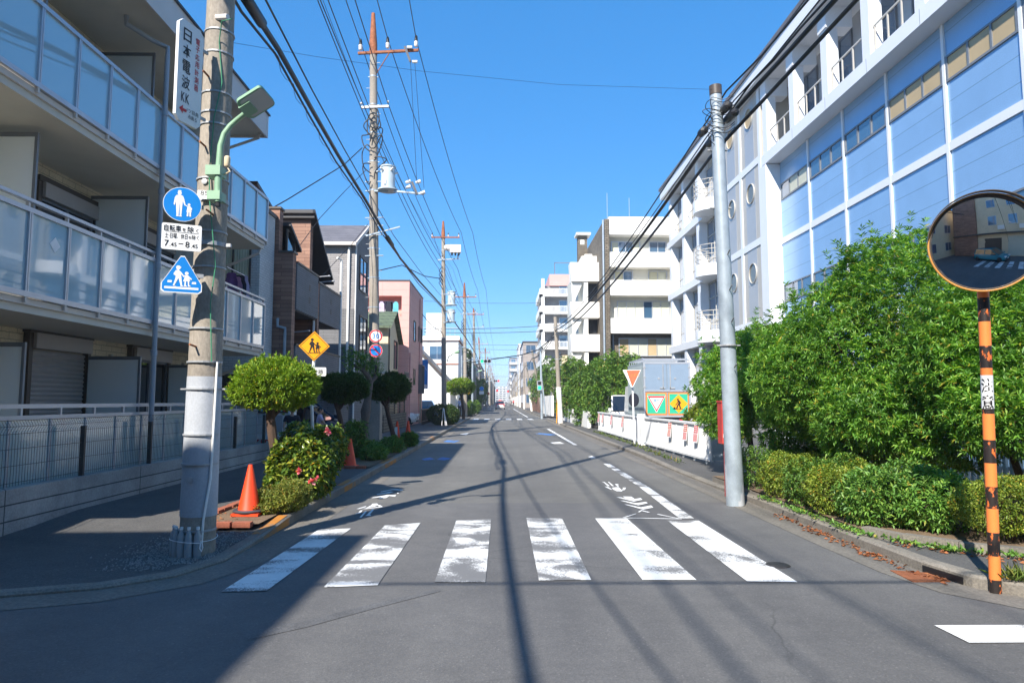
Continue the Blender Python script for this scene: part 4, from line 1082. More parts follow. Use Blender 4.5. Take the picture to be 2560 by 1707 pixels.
# ---------------------------------------------------------------- helpers for windows on houses
def win_x(x, y0, y1, z0, z1, parent, glass='winglass', frame='alu', split=1, d=.05, s=1, fw=.05):
    """window on a wall facing s along x"""
    X = lambda a, b: (min(x + s * a, x + s * b), max(x + s * a, x + s * b))
    f = MB()
    f.box(*X(-.01, d), y0 - fw, y0, z0 - fw, z1 + fw).box(*X(-.01, d), y1, y1 + fw, z0 - fw, z1 + fw).box(*X(-.01, d), y0, y1, z0 - fw, z0).box(*X(-.01, d), y0, y1, z1, z1 + fw)
    for k in range(1, split):
        y = y0 + (y1 - y0) * k / split; f.box(*X(-.01, d * .8), y - fw * .4, y + fw * .4, z0, z1)
    w = f.build('window', M[frame], parent)
    MB().box(*X(-.02, d * .3), y0, y1, z0, z1).build('pane', M[glass], None if parent is None else w)
    return w
def win_y(y, x0, x1, z0, z1, parent, glass='winglass', frame='alu', split=1, d=.05, fw=.05, panes=None):
    """window on a wall facing the camera (-y)"""
    f = MB()
    f.box(x0 - fw, x0, y - d, y + .01, z0 - fw, z1 + fw).box(x1, x1 + fw, y - d, y + .01, z0 - fw, z1 + fw).box(x0, x1, y - d, y + .01, z0 - fw, z0).box(x0, x1, y - d, y + .01, z1, z1 + fw)
    for k in range(1, split):
        x = x0 + (x1 - x0) * k / split; f.box(x - fw * .4, x + fw * .4, y - d * .8, y + .01, z0, z1)
    w = f.build('window', M[frame], parent)
    if panes:
        n = len(panes)
        for k, g_ in enumerate(panes):
            a, b = x0 + (x1 - x0) * k / n, x0 + (x1 - x0) * (k + 1) / n
            MB().box(a + fw * .4, b - fw * .4, y - d * .3, y + .02, z0, z1).build('pane', M[g_], w)
    else:
        MB().box(x0, x1, y - d * .3, y + .02, z0, z1).build('pane', M[glass], w)
    return w

# ---------------------------------------------------------------- white brick house
wh = thing('white_house', 'white brick house with curtained window right behind the glass balconies', 'house', (-9, 19, 0))
MB().box(-14, -6.55, 18.4, 19.55, 0, 6.85).build('wall', M['whitebrick'], wh)
a_, b_ = PX(644, 453, -7.8), PX(690, 530, -7.8)
wr = MB()
for dz in (0, -.12): wr.add([(-14, a_[1], a_[2] + dz), (-7.8, a_[1], a_[2] + dz), (-7.8, b_[1], b_[2] + dz), (-14, b_[1], b_[2] + dz)], [(0, 1, 2, 3)])
wr.add([(-7.8, a_[1], a_[2] - .12), (-7.8, b_[1], b_[2] - .12), (-7.8, b_[1], b_[2]), (-7.8, a_[1], a_[2])], [(0, 1, 2, 3)])
w = MB().box(-7.75, -6.78, 18.36, 18.41, 4.62, 4.72).box(-7.75, -6.78, 18.36, 18.41, 6.15, 6.2).box(-7.75, -7.7, 18.36, 18.41, 4.72, 6.15).box(-6.83, -6.78, 18.36, 18.41, 4.72, 6.15).box(-7.29, -7.25, 18.36, 18.41, 4.72, 6.15).build('window', M['brownalu'], wh)
cu = MB(); vs = []
for i in range(41):
    x = -7.7 + .87 * i / 40; yy = 18.385 + .012 * math.sin(i * 1.9) ; vs += [(x, yy, 4.72), (x, yy, 6.15)]
cu.add(vs, [(2 * i, 2 * i + 2, 2 * i + 3, 2 * i + 1) for i in range(40)]).build('curtain', M['curtain'], w, smooth=True)
win_y(18.4, -7.6, -6.7, 2.0, 2.25, wh, 'darkglass', 'brownalu')

# ---------------------------------------------------------------- brown and grey row house
br = thing('row_house', 'brown plank and grey row house with steep black roof edge', 'house', (-8, 22, 0))
wr.build('rear_roof', M['brownalu'], br)
MB().box(-14, -6.5, 18.35, 19.58, 6.85, 6.95).build('roof', M['rooflead'], wh)
MB().box(-11, -6.44, 19.6, 19.9, 0, 7.16).box(-6.44, -6.02, 19.6, 19.9, 0, 5.86).box(-6.9, -6.74, 19.9, 25.3, 0, 5.0).box(-6.74, -6.0, 22.25, 22.45, 0, 5.50).box(-11, -7.38, 22.5, 22.8, 5, 7.62).box(-7.38, -6.36, 22.5, 22.8, 5.0, 7.62).build('wall', M['wood'], br)
MB().box(-11.1, -6.40, 19.56, 19.94, 7.16, 7.22).box(-6.44, -5.98, 19.56, 19.94, 5.86, 5.92).box(-6.06, -5.95, 19.9, 22.25, 5.62, 5.67).box(-6.06, -5.95, 22.2, 25.35, 5.44, 5.495).box(-6.06, -5.95, 19.9, 25.45, 3.2, 3.25).build('coping', M['brownalu'], br)
MB().box(-6.04, -5.98, 19.9, 22.24, 4.25, 5.62).box(-6.04, -5.98, 22.46, 25.3, 4.2, 5.44).box(-6.04, -5.98, 19.92, 25.4, 2.35, 3.2).box(-6.7, -6.04, 19.9, 25.3, 4.22, 4.3).box(-6.7, -6.04, 19.9, 25.3, 2.30, 2.4).build('balcony_front', M['greyside'], br)
for y, z in ((21.25, 5.0), (21.25, 4.62), (23.95, 4.95), (23.95, 4.6)):
    MB().box(-5.985, -5.972, y - .07, y + .07, z, z + .19).build('vent', M['sblack'], br)
MB().box(-10.9, -6.95, 19.95, 25.3, 0, 6.4).build('body', M['shadeblack'], br)  # house body behind the balconies, its shade painted as black
# steep roof falling away from the street's near end
ro = MB()
def slab(pts_yz, x0, x1, t):
    n = len(pts_yz)
    for i in range(n - 1):
        (ya, za), (yb, zb) = pts_yz[i], pts_yz[i + 1]
        ro.add([(x0, ya, za), (x1, ya, za), (x1, yb, zb), (x0, yb, zb), (x0, ya, za - t), (x1, ya, za - t), (x1, yb, zb - t), (x0, yb, zb - t)], [(0, 1, 2, 3), (7, 6, 5, 4), (0, 4, 5, 1), (1, 5, 6, 2), (2, 6, 7, 3), (3, 7, 4, 0)])
slab([(22.25, 7.90), (25.0, 5.96)], -11, -6.15, .12)
slab([(19.95, 6.85), (21.1, 6.3)], -7, -6.22, .1)
ro.build('roof', M['rooflead'], br)
MB().box(-11, -6.2, 22.34, 22.5, 7.64, 7.86).build('fascia', M['rooflead'], br)
MB().tube([(-6.4, 19.55, 3.95), (-6.4, 19.55, 3.72), (-6.18, 19.55, 3.66), (-6.18, 19.55, 3.5), (-6.18, 19.55, .2)], .045, 8).build('rain_pipe', M['pipe'], br, smooth=True)
MB().tube([(-6.1, 25.2, 6.9), (-5.98, 25.36, 6.85), (-5.98, 25.36, 0.2)], .045, 8).tube([(-6.1, 22.2, 4.2), (-6.1, 22.2, .2)], .04, 8).build('rain_pipe', M['whitewall'], br, smooth=True)
for y, z in ((20.6, 3.65), (22.9, 5.75), (23.5, 5.68)):
    MB().tube([(-6.3, y, z), (-5.8, y + .05, z + .05)], .018, 6).box(-5.83, -5.79, y - .02, y + .12, z + .03, z + .07).build('drying_arm', M['alu'], br)
win_x(-6.35, 19.98, 20.7, 5.95, 6.6, br, 'darkglass', 'brownalu')
MB().box(-6.35, -5.95, 24.7, 26.9, 0.1, 2.0).build('low_wall', M['greyside'], br)

# ---------------------------------------------------------------- grey house
gh = thing('grey_house', 'grey siding house with slate roof left of the concrete pole', 'house', (-8, 29.5, 0))
b = MB(); x0, x1 = -12, -6.05
b.add([(x0, 28, 5.35), (x1, 28, 5.35), (x1, 28, 8.1), (x0, 28, 8.1)], [(0, 1, 2, 3)])
b.build('front_wall', M['paleside'], gh)
MB().box(x0, x1, 27.98, 28.2, 0, 5.35).build('lower_wall', M['greyside'], gh)
s = MB().add([(x1, 28, 0), (x1, 31.0, 0), (x1, 31.0, 9.1), (x1, 30.5, 9.42), (x1, 28, 8.1)], [(0, 1, 2, 3, 4)])
s.build('side_wall', M['greyside'], gh)
MB().box(x0, x1, 30.95, 31.0, 0, 9.1).build('back_wall', M['greyside'], gh)
r_ = MB()
for (ya, za, yb, zb) in ((27.75, 8.07, 30.5, 9.5), (31.1, 9.15, 30.5, 9.5)):
    r_.add([(x0, ya, za), (x1 + .1, ya, za), (x1 + .1, yb, zb), (x0, yb, zb)], [(0, 1, 2, 3)])
r_.build('roof', M['slate'], gh)
MB().box(x0, x1 + .1, 27.68, 27.76, 7.96, 8.1).add([(x1 + .06, 27.72, 7.92), (x1 + .12, 27.72, 7.92), (x1 + .12, 30.5, 9.36), (x1 + .06, 30.5, 9.36), (x1 + .06, 27.72, 8.08), (x1 + .12, 27.72, 8.08), (x1 + .12, 30.5, 9.51), (x1 + .06, 30.5, 9.51)], [(0, 1, 5, 4), (1, 2, 6, 5), (2, 3, 7, 6), (0, 3, 2, 1), (4, 5, 6, 7), (3, 0, 4, 7)]).build('gutter', M['fascia'], gh)
MB().tube([(-6.28, 27.9, 7.9), (-6.28, 27.93, 5.6), (-6.28, 27.93, .3)], .05, 8).build('rain_pipe', M['whitewall'], gh, smooth=True)
MB().tube([(-6.02, 28.06, 8.0), (-6.02, 28.06, .3)], .04, 8).build('rain_pipe', M['whitewall'], gh, smooth=True)
win_x(x1, 28.95, 30.4, 6.35, 7.75, gh, 'winglass', 'brownalu', 2)
win_x(x1, 29.1, 30.6, 3.5, 5.2, gh, 'darkglass', 'brownalu', 2)
tag(MB().box(-5.6, -5.25, 24.4, 25.2, .12, .72).lathe([(.22, 0), (.22, .01)], (-5.43, 24.39, .42), 18, Matrix.Rotation(math.pi / 2, 4, 'X')).build('air_conditioner', M['whitewall']), 'white outdoor air conditioner unit beside the twisted tree', 'air conditioner')
# ---------------------------------------------------------------- cream house with green gable
ch = thing('cream_house', 'cream stucco house with green tiled gable in front of the pink block', 'house', (-7, 37.5, 0))
x1 = -5.95
MB().add([(-12, 36, 0), (x1, 36, 0), (x1, 36, 5.6), (-12, 36, 5.6)], [(0, 1, 2, 3)]).add([(x1, 36, 0), (x1, 39.6, 0), (x1, 39.6, 4.9), (x1, 37.6, 6.35), (x1, 36, 5.6)], [(0, 1, 2, 3, 4)]).build('wall', M['cream'], ch)
MB().add([(-12, 35.6, 5.50), (x1 + .25, 35.6, 5.50), (x1 + .25, 37.6, 6.5), (-12, 37.6, 6.5)], [(0, 1, 2, 3)]).add([(-12, 40.0, 4.85), (x1 + .25, 40.0, 4.85), (x1 + .25, 37.6, 6.5), (-12, 37.6, 6.5)], [(3, 2, 1, 0)]).box(-12, x1 + .25, 35.55, 35.65, 5.38, 5.5).build('roof', M['greenroof'], ch)
win_x(x1, 38.0, 39.0, 3.4, 4.9, ch, 'darkglass', 'brownalu')
MB().box(x1, x1 + .7, 37.6, 39.4, 2.35, 2.5).box(x1 + .62, x1 + .7, 37.6, 39.4, 2.5, 2.9).build('balcony', M['cream'], ch)
rl = MB().box(x1 + .64, x1 + .68, 37.6, 39.4, 3.15, 3.19)
for k in range(10): rl.box(x1 + .65, x1 + .67, 37.65 + .19 * k, 37.67 + .19 * k, 2.9, 3.15)
rl.build('railing', M['steel'], ch)
MB().box(-8, x1 + .02, 35.92, 36.0, 3.0, 3.12).build('belt_course', M['fascia'], ch)
MB().tube([(x1 + .05, 36.1, 5.4), (x1 + .05, 36.1, .2)], .04, 6).build('rain_pipe', M['brownalu'], ch)
# ---------------------------------------------------------------- pink block
pk = thing('pink_building', 'salmon pink three storey block with a recessed balcony facing the camera', 'building', (-7.5, 43.5, 0))
x1 = -5.4
MB().box(-14, x1, 40.8, 47.1, 0, 8.6).box(-14, x1, 40.0, 40.8, 7.75, 8.62).box(-5.85, x1, 40.0, 40.8, 0, 7.75).box(-14, -5.85, 40.0, 40.8, 0, 6.55).build('wall', M['pink'], pk)
MB().box(-14, x1 + .02, 39.97, 47.12, 8.62, 8.7).build('coping', M['brownalu'], pk)
win_x(x1, 42.1, 42.9, 5.3, 6.5, pk, 'winglass', 'brownalu'); win_x(x1, 44.6, 45.2, 5.5, 6.4, pk, 'darkglass', 'brownalu'); win_x(x1, 45.8, 46.4, 5.5, 6.4, pk, 'darkglass', 'brownalu')
win_x(x1, 44.9, 46.4, 2.1, 3.9, pk, 'darkglass', 'steel', 1, .22); win_x(x1, 42.2, 42.9, 2.6, 3.5, pk, 'darkglass', 'brownalu')
win_y(40.8, -7.4, -6.5, 6.6, 7.5, pk, 'darkglass', 'alu', 2)
MB().box(x1, x1 + .03, 45.3, 46.3, .12, 2.0).build('door', M['brownalu'], pk)
MB().tube([(x1 + .05, 40.3, 4.4), (x1 + .05, 40.3, .2)], .05, 6).tube([(x1 + .05, 45.0, 8.3), (x1 + .05, 45.0, .2)], .04, 6).build('rain_pipe', M['pink'], pk)
for k, (m_, c_) in enumerate((('clothlilac', 'pale lilac'), ('navy', 'dark navy'), ('clothteal', 'aqua'))):
    x = -7.05 + .42 * k
    tag(MB().add([(x - .17, 40.1, 6.62), (x + .17, 40.12, 6.62), (x + .15, 40.1, 7.3), (x + .06, 40.1, 7.42), (x - .06, 40.1, 7.42), (x - .15, 40.1, 7.3)], [(0, 1, 2, 3, 4, 5)]).add([(x - .17, 40.13, 6.62), (x + .17, 40.15, 6.62), (x + .15, 40.13, 7.3), (x + .06, 40.13, 7.42), (x - .06, 40.13, 7.42), (x - .15, 40.13, 7.3)], [(5, 4, 3, 2, 1, 0)]).build('hanging_shirt', M[m_]), c_ + ' garment drying on the pink block balcony', 'laundry')
# fence and low wall before cream and pink houses
df = thing('slat_fence', 'dark slatted screen on a low brown wall before the cream house', 'fence', (-5.2, 34, 0))
MB().box(-5.5, -5.35, 31.5, 39, .1, .95).build('low_wall', M['darkstone'], df)
sl_ = MB()
for k in range(12): sl_.box(-5.45, -5.41, 31.6, 38.9, 1.0 + .08 * k, 1.04 + .08 * k)
sl_.build('slats', M['mesh'], df)
for k in range(5): MB().box(-5.47, -5.40, 31.55 + 1.8 * k, 31.63 + 1.8 * k, .95, 2.0).build('post', M['brownalu'], df)
fb = thing('iron_fence', 'black iron fence in front of the pink block', 'fence', (-5, 45, 0))
f_ = MB().box(-4.85, -4.81, 42, 50, 1.02, 1.08).box(-4.85, -4.81, 42, 50, .3, .34)
for k in range(54): f_.box(-4.84, -4.82, 42 + .148 * k, 42.02 + .148 * k, .12, 1.05)
f_.build('bars', M['sblack'], fb)
# ---------------------------------------------------------------- farther left
bs = thing('vertical_sign', 'blue vertical shop sign with white characters beside the pink block', 'sign', (-5.3, 48.5, 4))
Mv = face_frame((-5.35, 48.3, 3.45), (0, -1, 0))
MB().poly(rrect(.40, 2.05, .03), Mv, .12).build('panel', M['sblue'], bs)
MB().box(-5.62, -5.5, 48.3, 48.5, 4.2, 4.3).box(-5.62, -5.5, 48.3, 48.5, 2.6, 2.7).build('bracket', M['galvdull'], bs)
for k, chh in enumerate('八'):
    text(chh, Mv @ Matrix.Translation((-.05, .42, 0)), M['swhite'], bs, h=.3)
MB().poly([(-.15, -.98), (.15, -.98), (.15, -.72), (-.15, -.72)], Mv, 0, .004).build('plate', M['swhite'], bs)
wo_ = thing('white_building', 'white two storey building with a rooftop hut behind the third pole', 'building', (-7, 80, 0))
MB().box(-13.5, -4.75, 76, 84, 0, 8.3).build('wall', M['whitewall'], wo_)
MB().box(-13.6, -4.6, 75.8, 84.2, 8.3, 8.75).box(-8.4, -6.7, 76.5, 80, 8.75, 11.4).build('roof', M['whitewall'], wo_)
MB().box(-13.6, -4.58, 75.78, 84.2, 8.26, 8.3).box(-8.6, -4.7, 75.9, 76.0, 5.6, 5.7).build('trim', M['brick'], wo_)
for a, b in ((-13, -11.6), (-11.2, -8.6), (-7.9, -6.3)): win_y(76, a, b, 6.2, 7.6, wo_, 'winglass', 'alu', 2)
rl = MB()
for k in range(16): rl.box(-13.4 + .55 * k, -13.36 + .55 * k, 75.95, 76.0, 8.75, 9.7)
rl.box(-13.4, -4.8, 75.95, 76.0, 9.66, 9.72); rl.build('railing', M['alu'], wo_)
tr2 = thing('gabled_house', 'low white gabled house with brown barge boards behind the third pole', 'house', (-6.2, 66, 0))
MB().add([(-11.5, 64, 0), (-4.7, 64, 0), (-4.7, 64, 3.0), (-8.1, 64, 6.6), (-11.5, 64, 3.0)], [(0, 1, 2, 3, 4)]).box(-4.72, -4.7, 64, 72, 0, 3.0).build('wall', M['whitewall'], tr2)
for s_ in (-1, 1):
    MB().add([(-8.1, 63.7, 6.85), (-8.1 + s_ * 4.0, 63.7, 2.6), (-8.1 + s_ * 4.0, 72, 2.6), (-8.1, 72, 6.85), (-8.1, 63.7, 6.55), (-8.1 + s_ * 4.0, 63.7, 2.3), (-8.1 + s_ * 4.0, 72, 2.3), (-8.1, 72, 6.55)], [(0, 1, 2, 3), (7, 6, 5, 4), (0, 4, 5, 1), (1, 5, 6, 2)]).build('roof', M['brownalu'], tr2)
win_y(64, -8.6, -7.6, .6, 2.6, tr2, 'darkglass', 'brownalu')
def block(name, label, x0, x1, y0, y1, h, wall, floors, side, winm='winglass', cat='building', bal=False, cols=3):
    """a plain street building with windows towards the camera and the road"""
    t = thing(name, label, cat, ((x0 + x1) / 2, (y0 + y1) / 2, 0))
    MB().box(x0, x1, y0, y1, 0, h).build('wall', M[wall], t)
    MB().box(x0 - .15, x1 + .15, y0 - .15, y1 + .15, h, h + .25).build('roof', M['rooflead' if wall != 'whitewall' else 'whitewall'], t)
    fh = h / floors
    xr = x1 if side > 0 else x0
    for f in range(floors):
        z0, z1 = f * fh + fh * .35, f * fh + fh * .82
        for k in range(cols):
            a = x0 + (x1 - x0) * (k + .2) / cols; b = x0 + (x1 - x0) * (k + .8) / cols
            win_y(y0, a, b, z0, z1, t, winm, 'alu', 2, .08, .08)
        n = max(1, int((y1 - y0) / 4))
        for k in range(n):
            a = y0 + (y1 - y0) * (k + .25) / n; b = y0 + (y1 - y0) * (k + .75) / n
            win_x(xr, a, b, z0, z1, t, winm, 'alu', 2, .08, side, .08)
        if bal:
            MB().box(x0 - .05, x1 + .05, y0 - 1.1, y0 - .02, f * fh + .02, f * fh + 1.1).build('balcony', M['whitewall'], t)
    return t
block('street_building', 'grey walled house hidden behind the conifer on the left', -14, -5.2, 90, 104, 7.5, 'paleside', 2, 1)
block('street_building', 'white flat roofed building past the conifer on the left', -15, -5.0, 108, 124, 9.5, 'whitewall', 3, 1)
block('street_building', 'cream walled building far along the left side', -15, -4.9, 130, 150, 8.5, 'cream', 3, 1)
block('street_building', 'grey block far along the left side before the road end', -16, -4.9, 160, 200, 10, 'paleside', 3, 1)
block('street_building', 'farthest white block on the left side of the road', -18, -5.0, 215, 280, 11, 'whitewall', 4, 1, cols=4)
block('street_building', 'pale block closing the left row near the vanishing point', -20, -5.0, 300, 420, 12, 'panelbeige', 4, 1, cols=4)
block('far_block', 'long white apartment slab closing the road at the vanishing point', -14, 26, 760, 780, 17, 'whitewall', 7, 1, 'darkglass', 'building', True, 10)
block('street_building', 'low building at the road end left of the far slab', -30, -5, 520, 600, 13, 'panelgrey', 4, 1, cols=4)
# ---------------------------------------------------------------- right: the big office building
ob = thing('office_building', 'large office building of pale blue panels with white frames and round windows', 'building', (16, 26, 0))
XF, XP = 11.0, 11.6
PB = 2.63
bays = [27.5 - PB * k for k in range(8)]           # panel bays from the pier towards the camera
yn = 8.0
pw = MB()
pw.box(XP, XP + .3, yn, 27.5, 0, 11.55)
pw.build('panel_wall', M['panelblue'], ob)
MB().box(XP + .3, 26, yn, 44, 0, 11.5).build('core', M['panelgrey'], ob)
fr = MB()
for y in bays[1:]: fr.box(XP - .05, XP, y - .055, y + .055, 0, 11.5)
for z, t in ((8.0, .24), (3.9, .24)): 
    for k in range(7): fr.box(XP - .045, XP, bays[k + 1] + .055, bays[k] - .055, z, z + t)
    fr.box(XP - .045, XP, yn, bays[7] - .055, z, z + t)
fr.build('white_frame', M['metalwhite'], ob)
for zi, (z0, z1) in enumerate(((9.88, 10.46), (5.65, 6.25))):
    for k in range(7):
        a, b = bays[k + 1] + .075, bays[k] - .075
        f = MB().box(XP - .04, XP, a, b, z0 - .06, z0).box(XP - .04, XP, a, b, z1, z1 + .05)
        for j in range(4):
            y = a + (b - a - .07) * j / 3; f.box(XP - .04, XP, y, y + .07, z0, z1)
        w = f.build('strip_window', M['alugrey'], ob)
        g_ = 'blinds' if k == 0 else 'winglass' if k in (1, 2) else 'tanblind' if k in (3, 4, 5) else 'winglass'
        if zi: g_ = 'winglass'
        for j in range(3):
            y = a + (b - a - .07) * j / 3
            MB().box(XP - .012, XP + .005, y + .07, y + (b - a - .07) / 3, z0, z1).build('pane', M[g_ if not (k == 0 and j == 2) else 'winglass'], w)
# pier at the near end of the round-window tower and the overhanging balcony
MB().box(XF, XP + .02, 27.5, 28.0, 0, 11.4).build('pier', M['metalwhite'], ob)
MB().box(XF, 14, yn, 27.95, 11.42, 11.86).build('balcony_floor', M['metalwhite'], ob)
jn = MB()
for y in bays[1:]: jn.box(XF - .002, XF, y - .008, y + .008, 11.42, 11.86)
jn.build('panel_joint', M['alugrey'], ob)
MB().box(XF + 1.3, 14, yn, 27.9, 11.86, 15.0).build('setback_wall', M['panelgrey'], ob)
MB().box(XF - .35, 26, yn, 44.6, 14.95, 15.55).build('roof', M['metalwhite'], ob)
MB().box(XF - .42, 26, yn, 44.7, 15.55, 15.72).build('roof_edge', M['slate'], ob)
for k, y in enumerate(bays):
    MB().box(XF + .02, XF + .42, y - .22, y + .22, 11.86, 14.2).box(XF - .02, XF + .9, y - .3, y + .3, 14.2, 14.95).build('column', M['metalwhite'], ob)
for k in range(7):
    a, b = bays[k + 1] + .45, bays[k] - .35
    x = XF + 1.3
    w = MB().box(x - .06, x, a, a + .06, 11.9, 14.6).box(x - .06, x, b - .06, b, 11.9, 14.6).box(x - .06, x, (a + b) / 2 - .04, (a + b) / 2 + .04, 11.9, 14.6).box(x - .06, x, a, b, 14.54, 14.6).box(x - .06, x, a, b, 13.8, 13.86).build('glass_door', M['alugrey'], ob)
    MB().box(x - .02, x + .01, a + .06, b - .06, 11.9, 14.54).build('pane', M['winglass'], w)
    r_ = MB().box(XF + .12, XF + .16, bays[k + 1] + .22, bays[k] - .22, 12.72, 12.77)
    for j in range(4):
        y = bays[k + 1] + .3 + (PB - .6) * j / 3; r_.box(XF + .12, XF + .16, y - .025, y + .025, 11.86, 12.72)
    r_.build('railing', M['panelbeige'], ob)
# tower of round windows
MB().box(XF + .04, 14, 28, 33.2, 0, 15.0).build('tower_wall', M['panelbeige'], ob)
fr = MB()
for y in (28.0, 30.35, 32.9): fr.box(XF, XF + .04, y, y + .28, 0, 15.0)
for z in (4.75, 8.2, 11.72):
    for a, b in ((28.28, 30.35), (30.63, 32.9)): fr.box(XF + .002, XF + .04, a, b, z, z + .3)
fr.build('white_frame', M['metalwhite'], ob)
for z0, z1 in ((0, 4.75), (5.05, 8.2), (8.5, 11.72), (12.02, 15)):
    for a, b in ((28.8, 29.9), (31.2, 32.3)):
        for c_, d_ in ((z0 + .01, (z0 + z1) / 2 - .012), ((z0 + z1) / 2 + .012, z1 - .01)):
            MB().box(XF + .034, XF + .0405, a, b, c_, d_).build('centre_panel', M['panelgrey'], ob)
for z in (3.7, 7.13, 10.68, 14.1):
    for y in (29.0 + .3, 31.2 + .55):
        Mc = face_frame((XF + .034, y, z), (-1, 0, 0))
        Mc = Mc
        rw = MB()
        n = 28
        for k in range(n):
            a, b = 2 * math.pi * k / n, 2 * math.pi * (k + 1) / n
            P_ = lambda r, t, zz: Mc @ Vector((r * math.cos(t), r * math.sin(t), zz))
            rw.add([P_(.445, a, 0.001), P_(.445, b, 0.001), P_(.445, b, .05), P_(.445, a, .05)], [(3, 2, 1, 0)]).add([P_(.445, a, .05), P_(.445, b, .05), P_(.42, b, .05), P_(.42, a, .05)], [(0, 1, 2, 3)]).add([P_(.42, a, .05), P_(.42, b, .05), P_(.42, b, .004), P_(.42, a, .004)], [(0, 1, 2, 3)])
        o = rw.build('round_window', M['panelbeige'], ob)
        MB().poly(circ(.425, 28), Mc, 0, .006).build('pane', M['tanblind' if z > 12 else 'porthole'], o)
# glazed bays with white piers and half round balconies
MB().box(XF + .6, 14, 33.2, 44, 0, 14.95).build('bay_wall', M['panelbeige'], ob)
for z in (4.6, 8.05, 11.45):
    MB().box(XF - .06, XF + .65, 35.9, 44.1, z, z + .42).build('floor_band', M['panelblue' if False else 'metalwhite'], ob)
for k, y in enumerate((37.1, 40.1, 43.2)):
    MB().box(XF + .0, XF + .6, y, y + .5, 0, 14.95).build('column', M['metalwhite'], ob)
for k, (a, b) in enumerate(((34.9, 37.05), (37.65, 40.05), (40.65, 43.15))):
    for z0, z1 in ((1.2, 4.55), (5.05, 8.0), (8.5, 11.4), (11.9, 14.4)):
        x = XF + .5
        w = MB().box(x - .05, x, a, a + .07, z0, z1).box(x - .05, x, b - .07, b, z0, z1).box(x - .05, x, a, b, z1 - .06, z1).box(x - .05, x, a, b, z0 + (z1 - z0) * .7, z0 + (z1 - z0) * .7 + .06).box(x - .05, x, a, b, z0 + (z1 - z0) * .25, z0 + (z1 - z0) * .25 + .06).box(x - .05, x, a + (b - a) * .45, a + (b - a) * .45 + .06, z0, z1).build('tall_window', M['panelbeige'], ob)
        MB().box(x - .02, x + .01, a + .07, b - .07, z0, z1 - .06).build('pane', M['winglass'], w)
    r_ = MB().box(XF + .2, XF + .24, a, b, 12.72, 12.77)
    for j in range(4): r_.box(XF + .2, XF + .24, a + (b - a) * j / 3, a + (b - a) * j / 3 + .04, 11.87, 12.72)
    r_.build('railing', M['panelbeige'], ob)
for z in (4.75, 8.2, 11.65):
    cx, cy, R = XF + .30, 35.3, 1.05
    arc = [(cx - R * math.sin(math.pi * k / 20), cy + R * math.cos(math.pi * k / 20)) for k in range(21)]
    p2 = [(cx + .3, cy + R)] + arc + [(cx + .3, cy - R)]
    bl = MB().poly(p2, Matrix.Translation((0, 0, z + .45)), .62)
    o = bl.build('round_balcony', M['metalwhite'], ob, smooth=True)
    rb = MB()
    for h in (.72, .95, 1.2, 1.45): rb.tube([(cx + (x - cx) * .96, cy + (y - cy) * .96, z + h) for x, y in arc], .022, 6)
    for k in range(1, 21, 4): x, y = arc[k]; rb.tube([(cx + (x - cx) * .96, cy + (y - cy) * .96, z + .45), (cx + (x - cx) * .96, cy + (y - cy) * .96, z + 1.45)], .02, 6)
    rb.build('railing', M['panelbeige'], o)
    MB().box(XF + .6, XF + .66, 34.9, 35.8, z + .45, z + 2.5).build('door', M['darkglass'], ob)
# ---------------------------------------------------------------- white apartment block, middle right
wb = thing('white_apartment_block', 'white five storey block with a brown stone corner and banded balconies', 'building', (11, 55, 0))
YB = 50.0
MB().box(7.72, 8.06, YB - .12, YB + 12, 0, 15.1).build('stone_pier', M['darkstone'], wb)
MB().box(8.06, 22, YB + .9, YB + 14, 6.6, 15.0).build('wall', M['beigewall'], wb)
MB().box(8.06, 22, YB + .9, YB + 14, 0, 6.6).build('stone_wall', M['darkstone'], wb)
for z0, z1 in ((13.95, 15.3), (11.5, 12.62), (9.38, 10.5), (6.55, 7.66)):
    MB().box(8.06, 22, YB, YB + .95, z0, z1).build('parapet', M['whitewall'], wb)
for z0, z1, wins in ((12.62, 13.55, ((8.4, 10.5, ('blinds', 'winglass', 'winglass', 'blinds')), (11.3, 12.5, ('winglass', 'winglass')))),
                     (10.5, 11.3, ((8.6, 9.9, ('curtain', 'winglass')), (11.2, 12.5, ('curtain', 'blinds')))),
                     (7.66, 9.0, ((8.8, 14, ('blinds', 'blinds', 'blinds', 'winglass', 'blinds', 'blinds', 'blinds', 'blinds')),))):
    for a, b, p in wins: win_y(YB + .9, a, b, z0, z1, wb, 'winglass', 'alu', len(p), .1, .07, p)
win_y(YB + .9, 8.9, 14.5, 4.95, 6.2, wb, 'winglass', 'alu', 8, .1, .07, ['tanblind' if k % 3 == 0 else 'blinds' for k in range(8)])
MB().tube([(7.6, YB - .2, 15.0), (7.6, YB - .2, 0)], .07, 8).tube([(8.4, YB + .75, 6.5), (8.4, YB + .75, 0)], .06, 8).build('rain_pipe', M['galv'], wb)
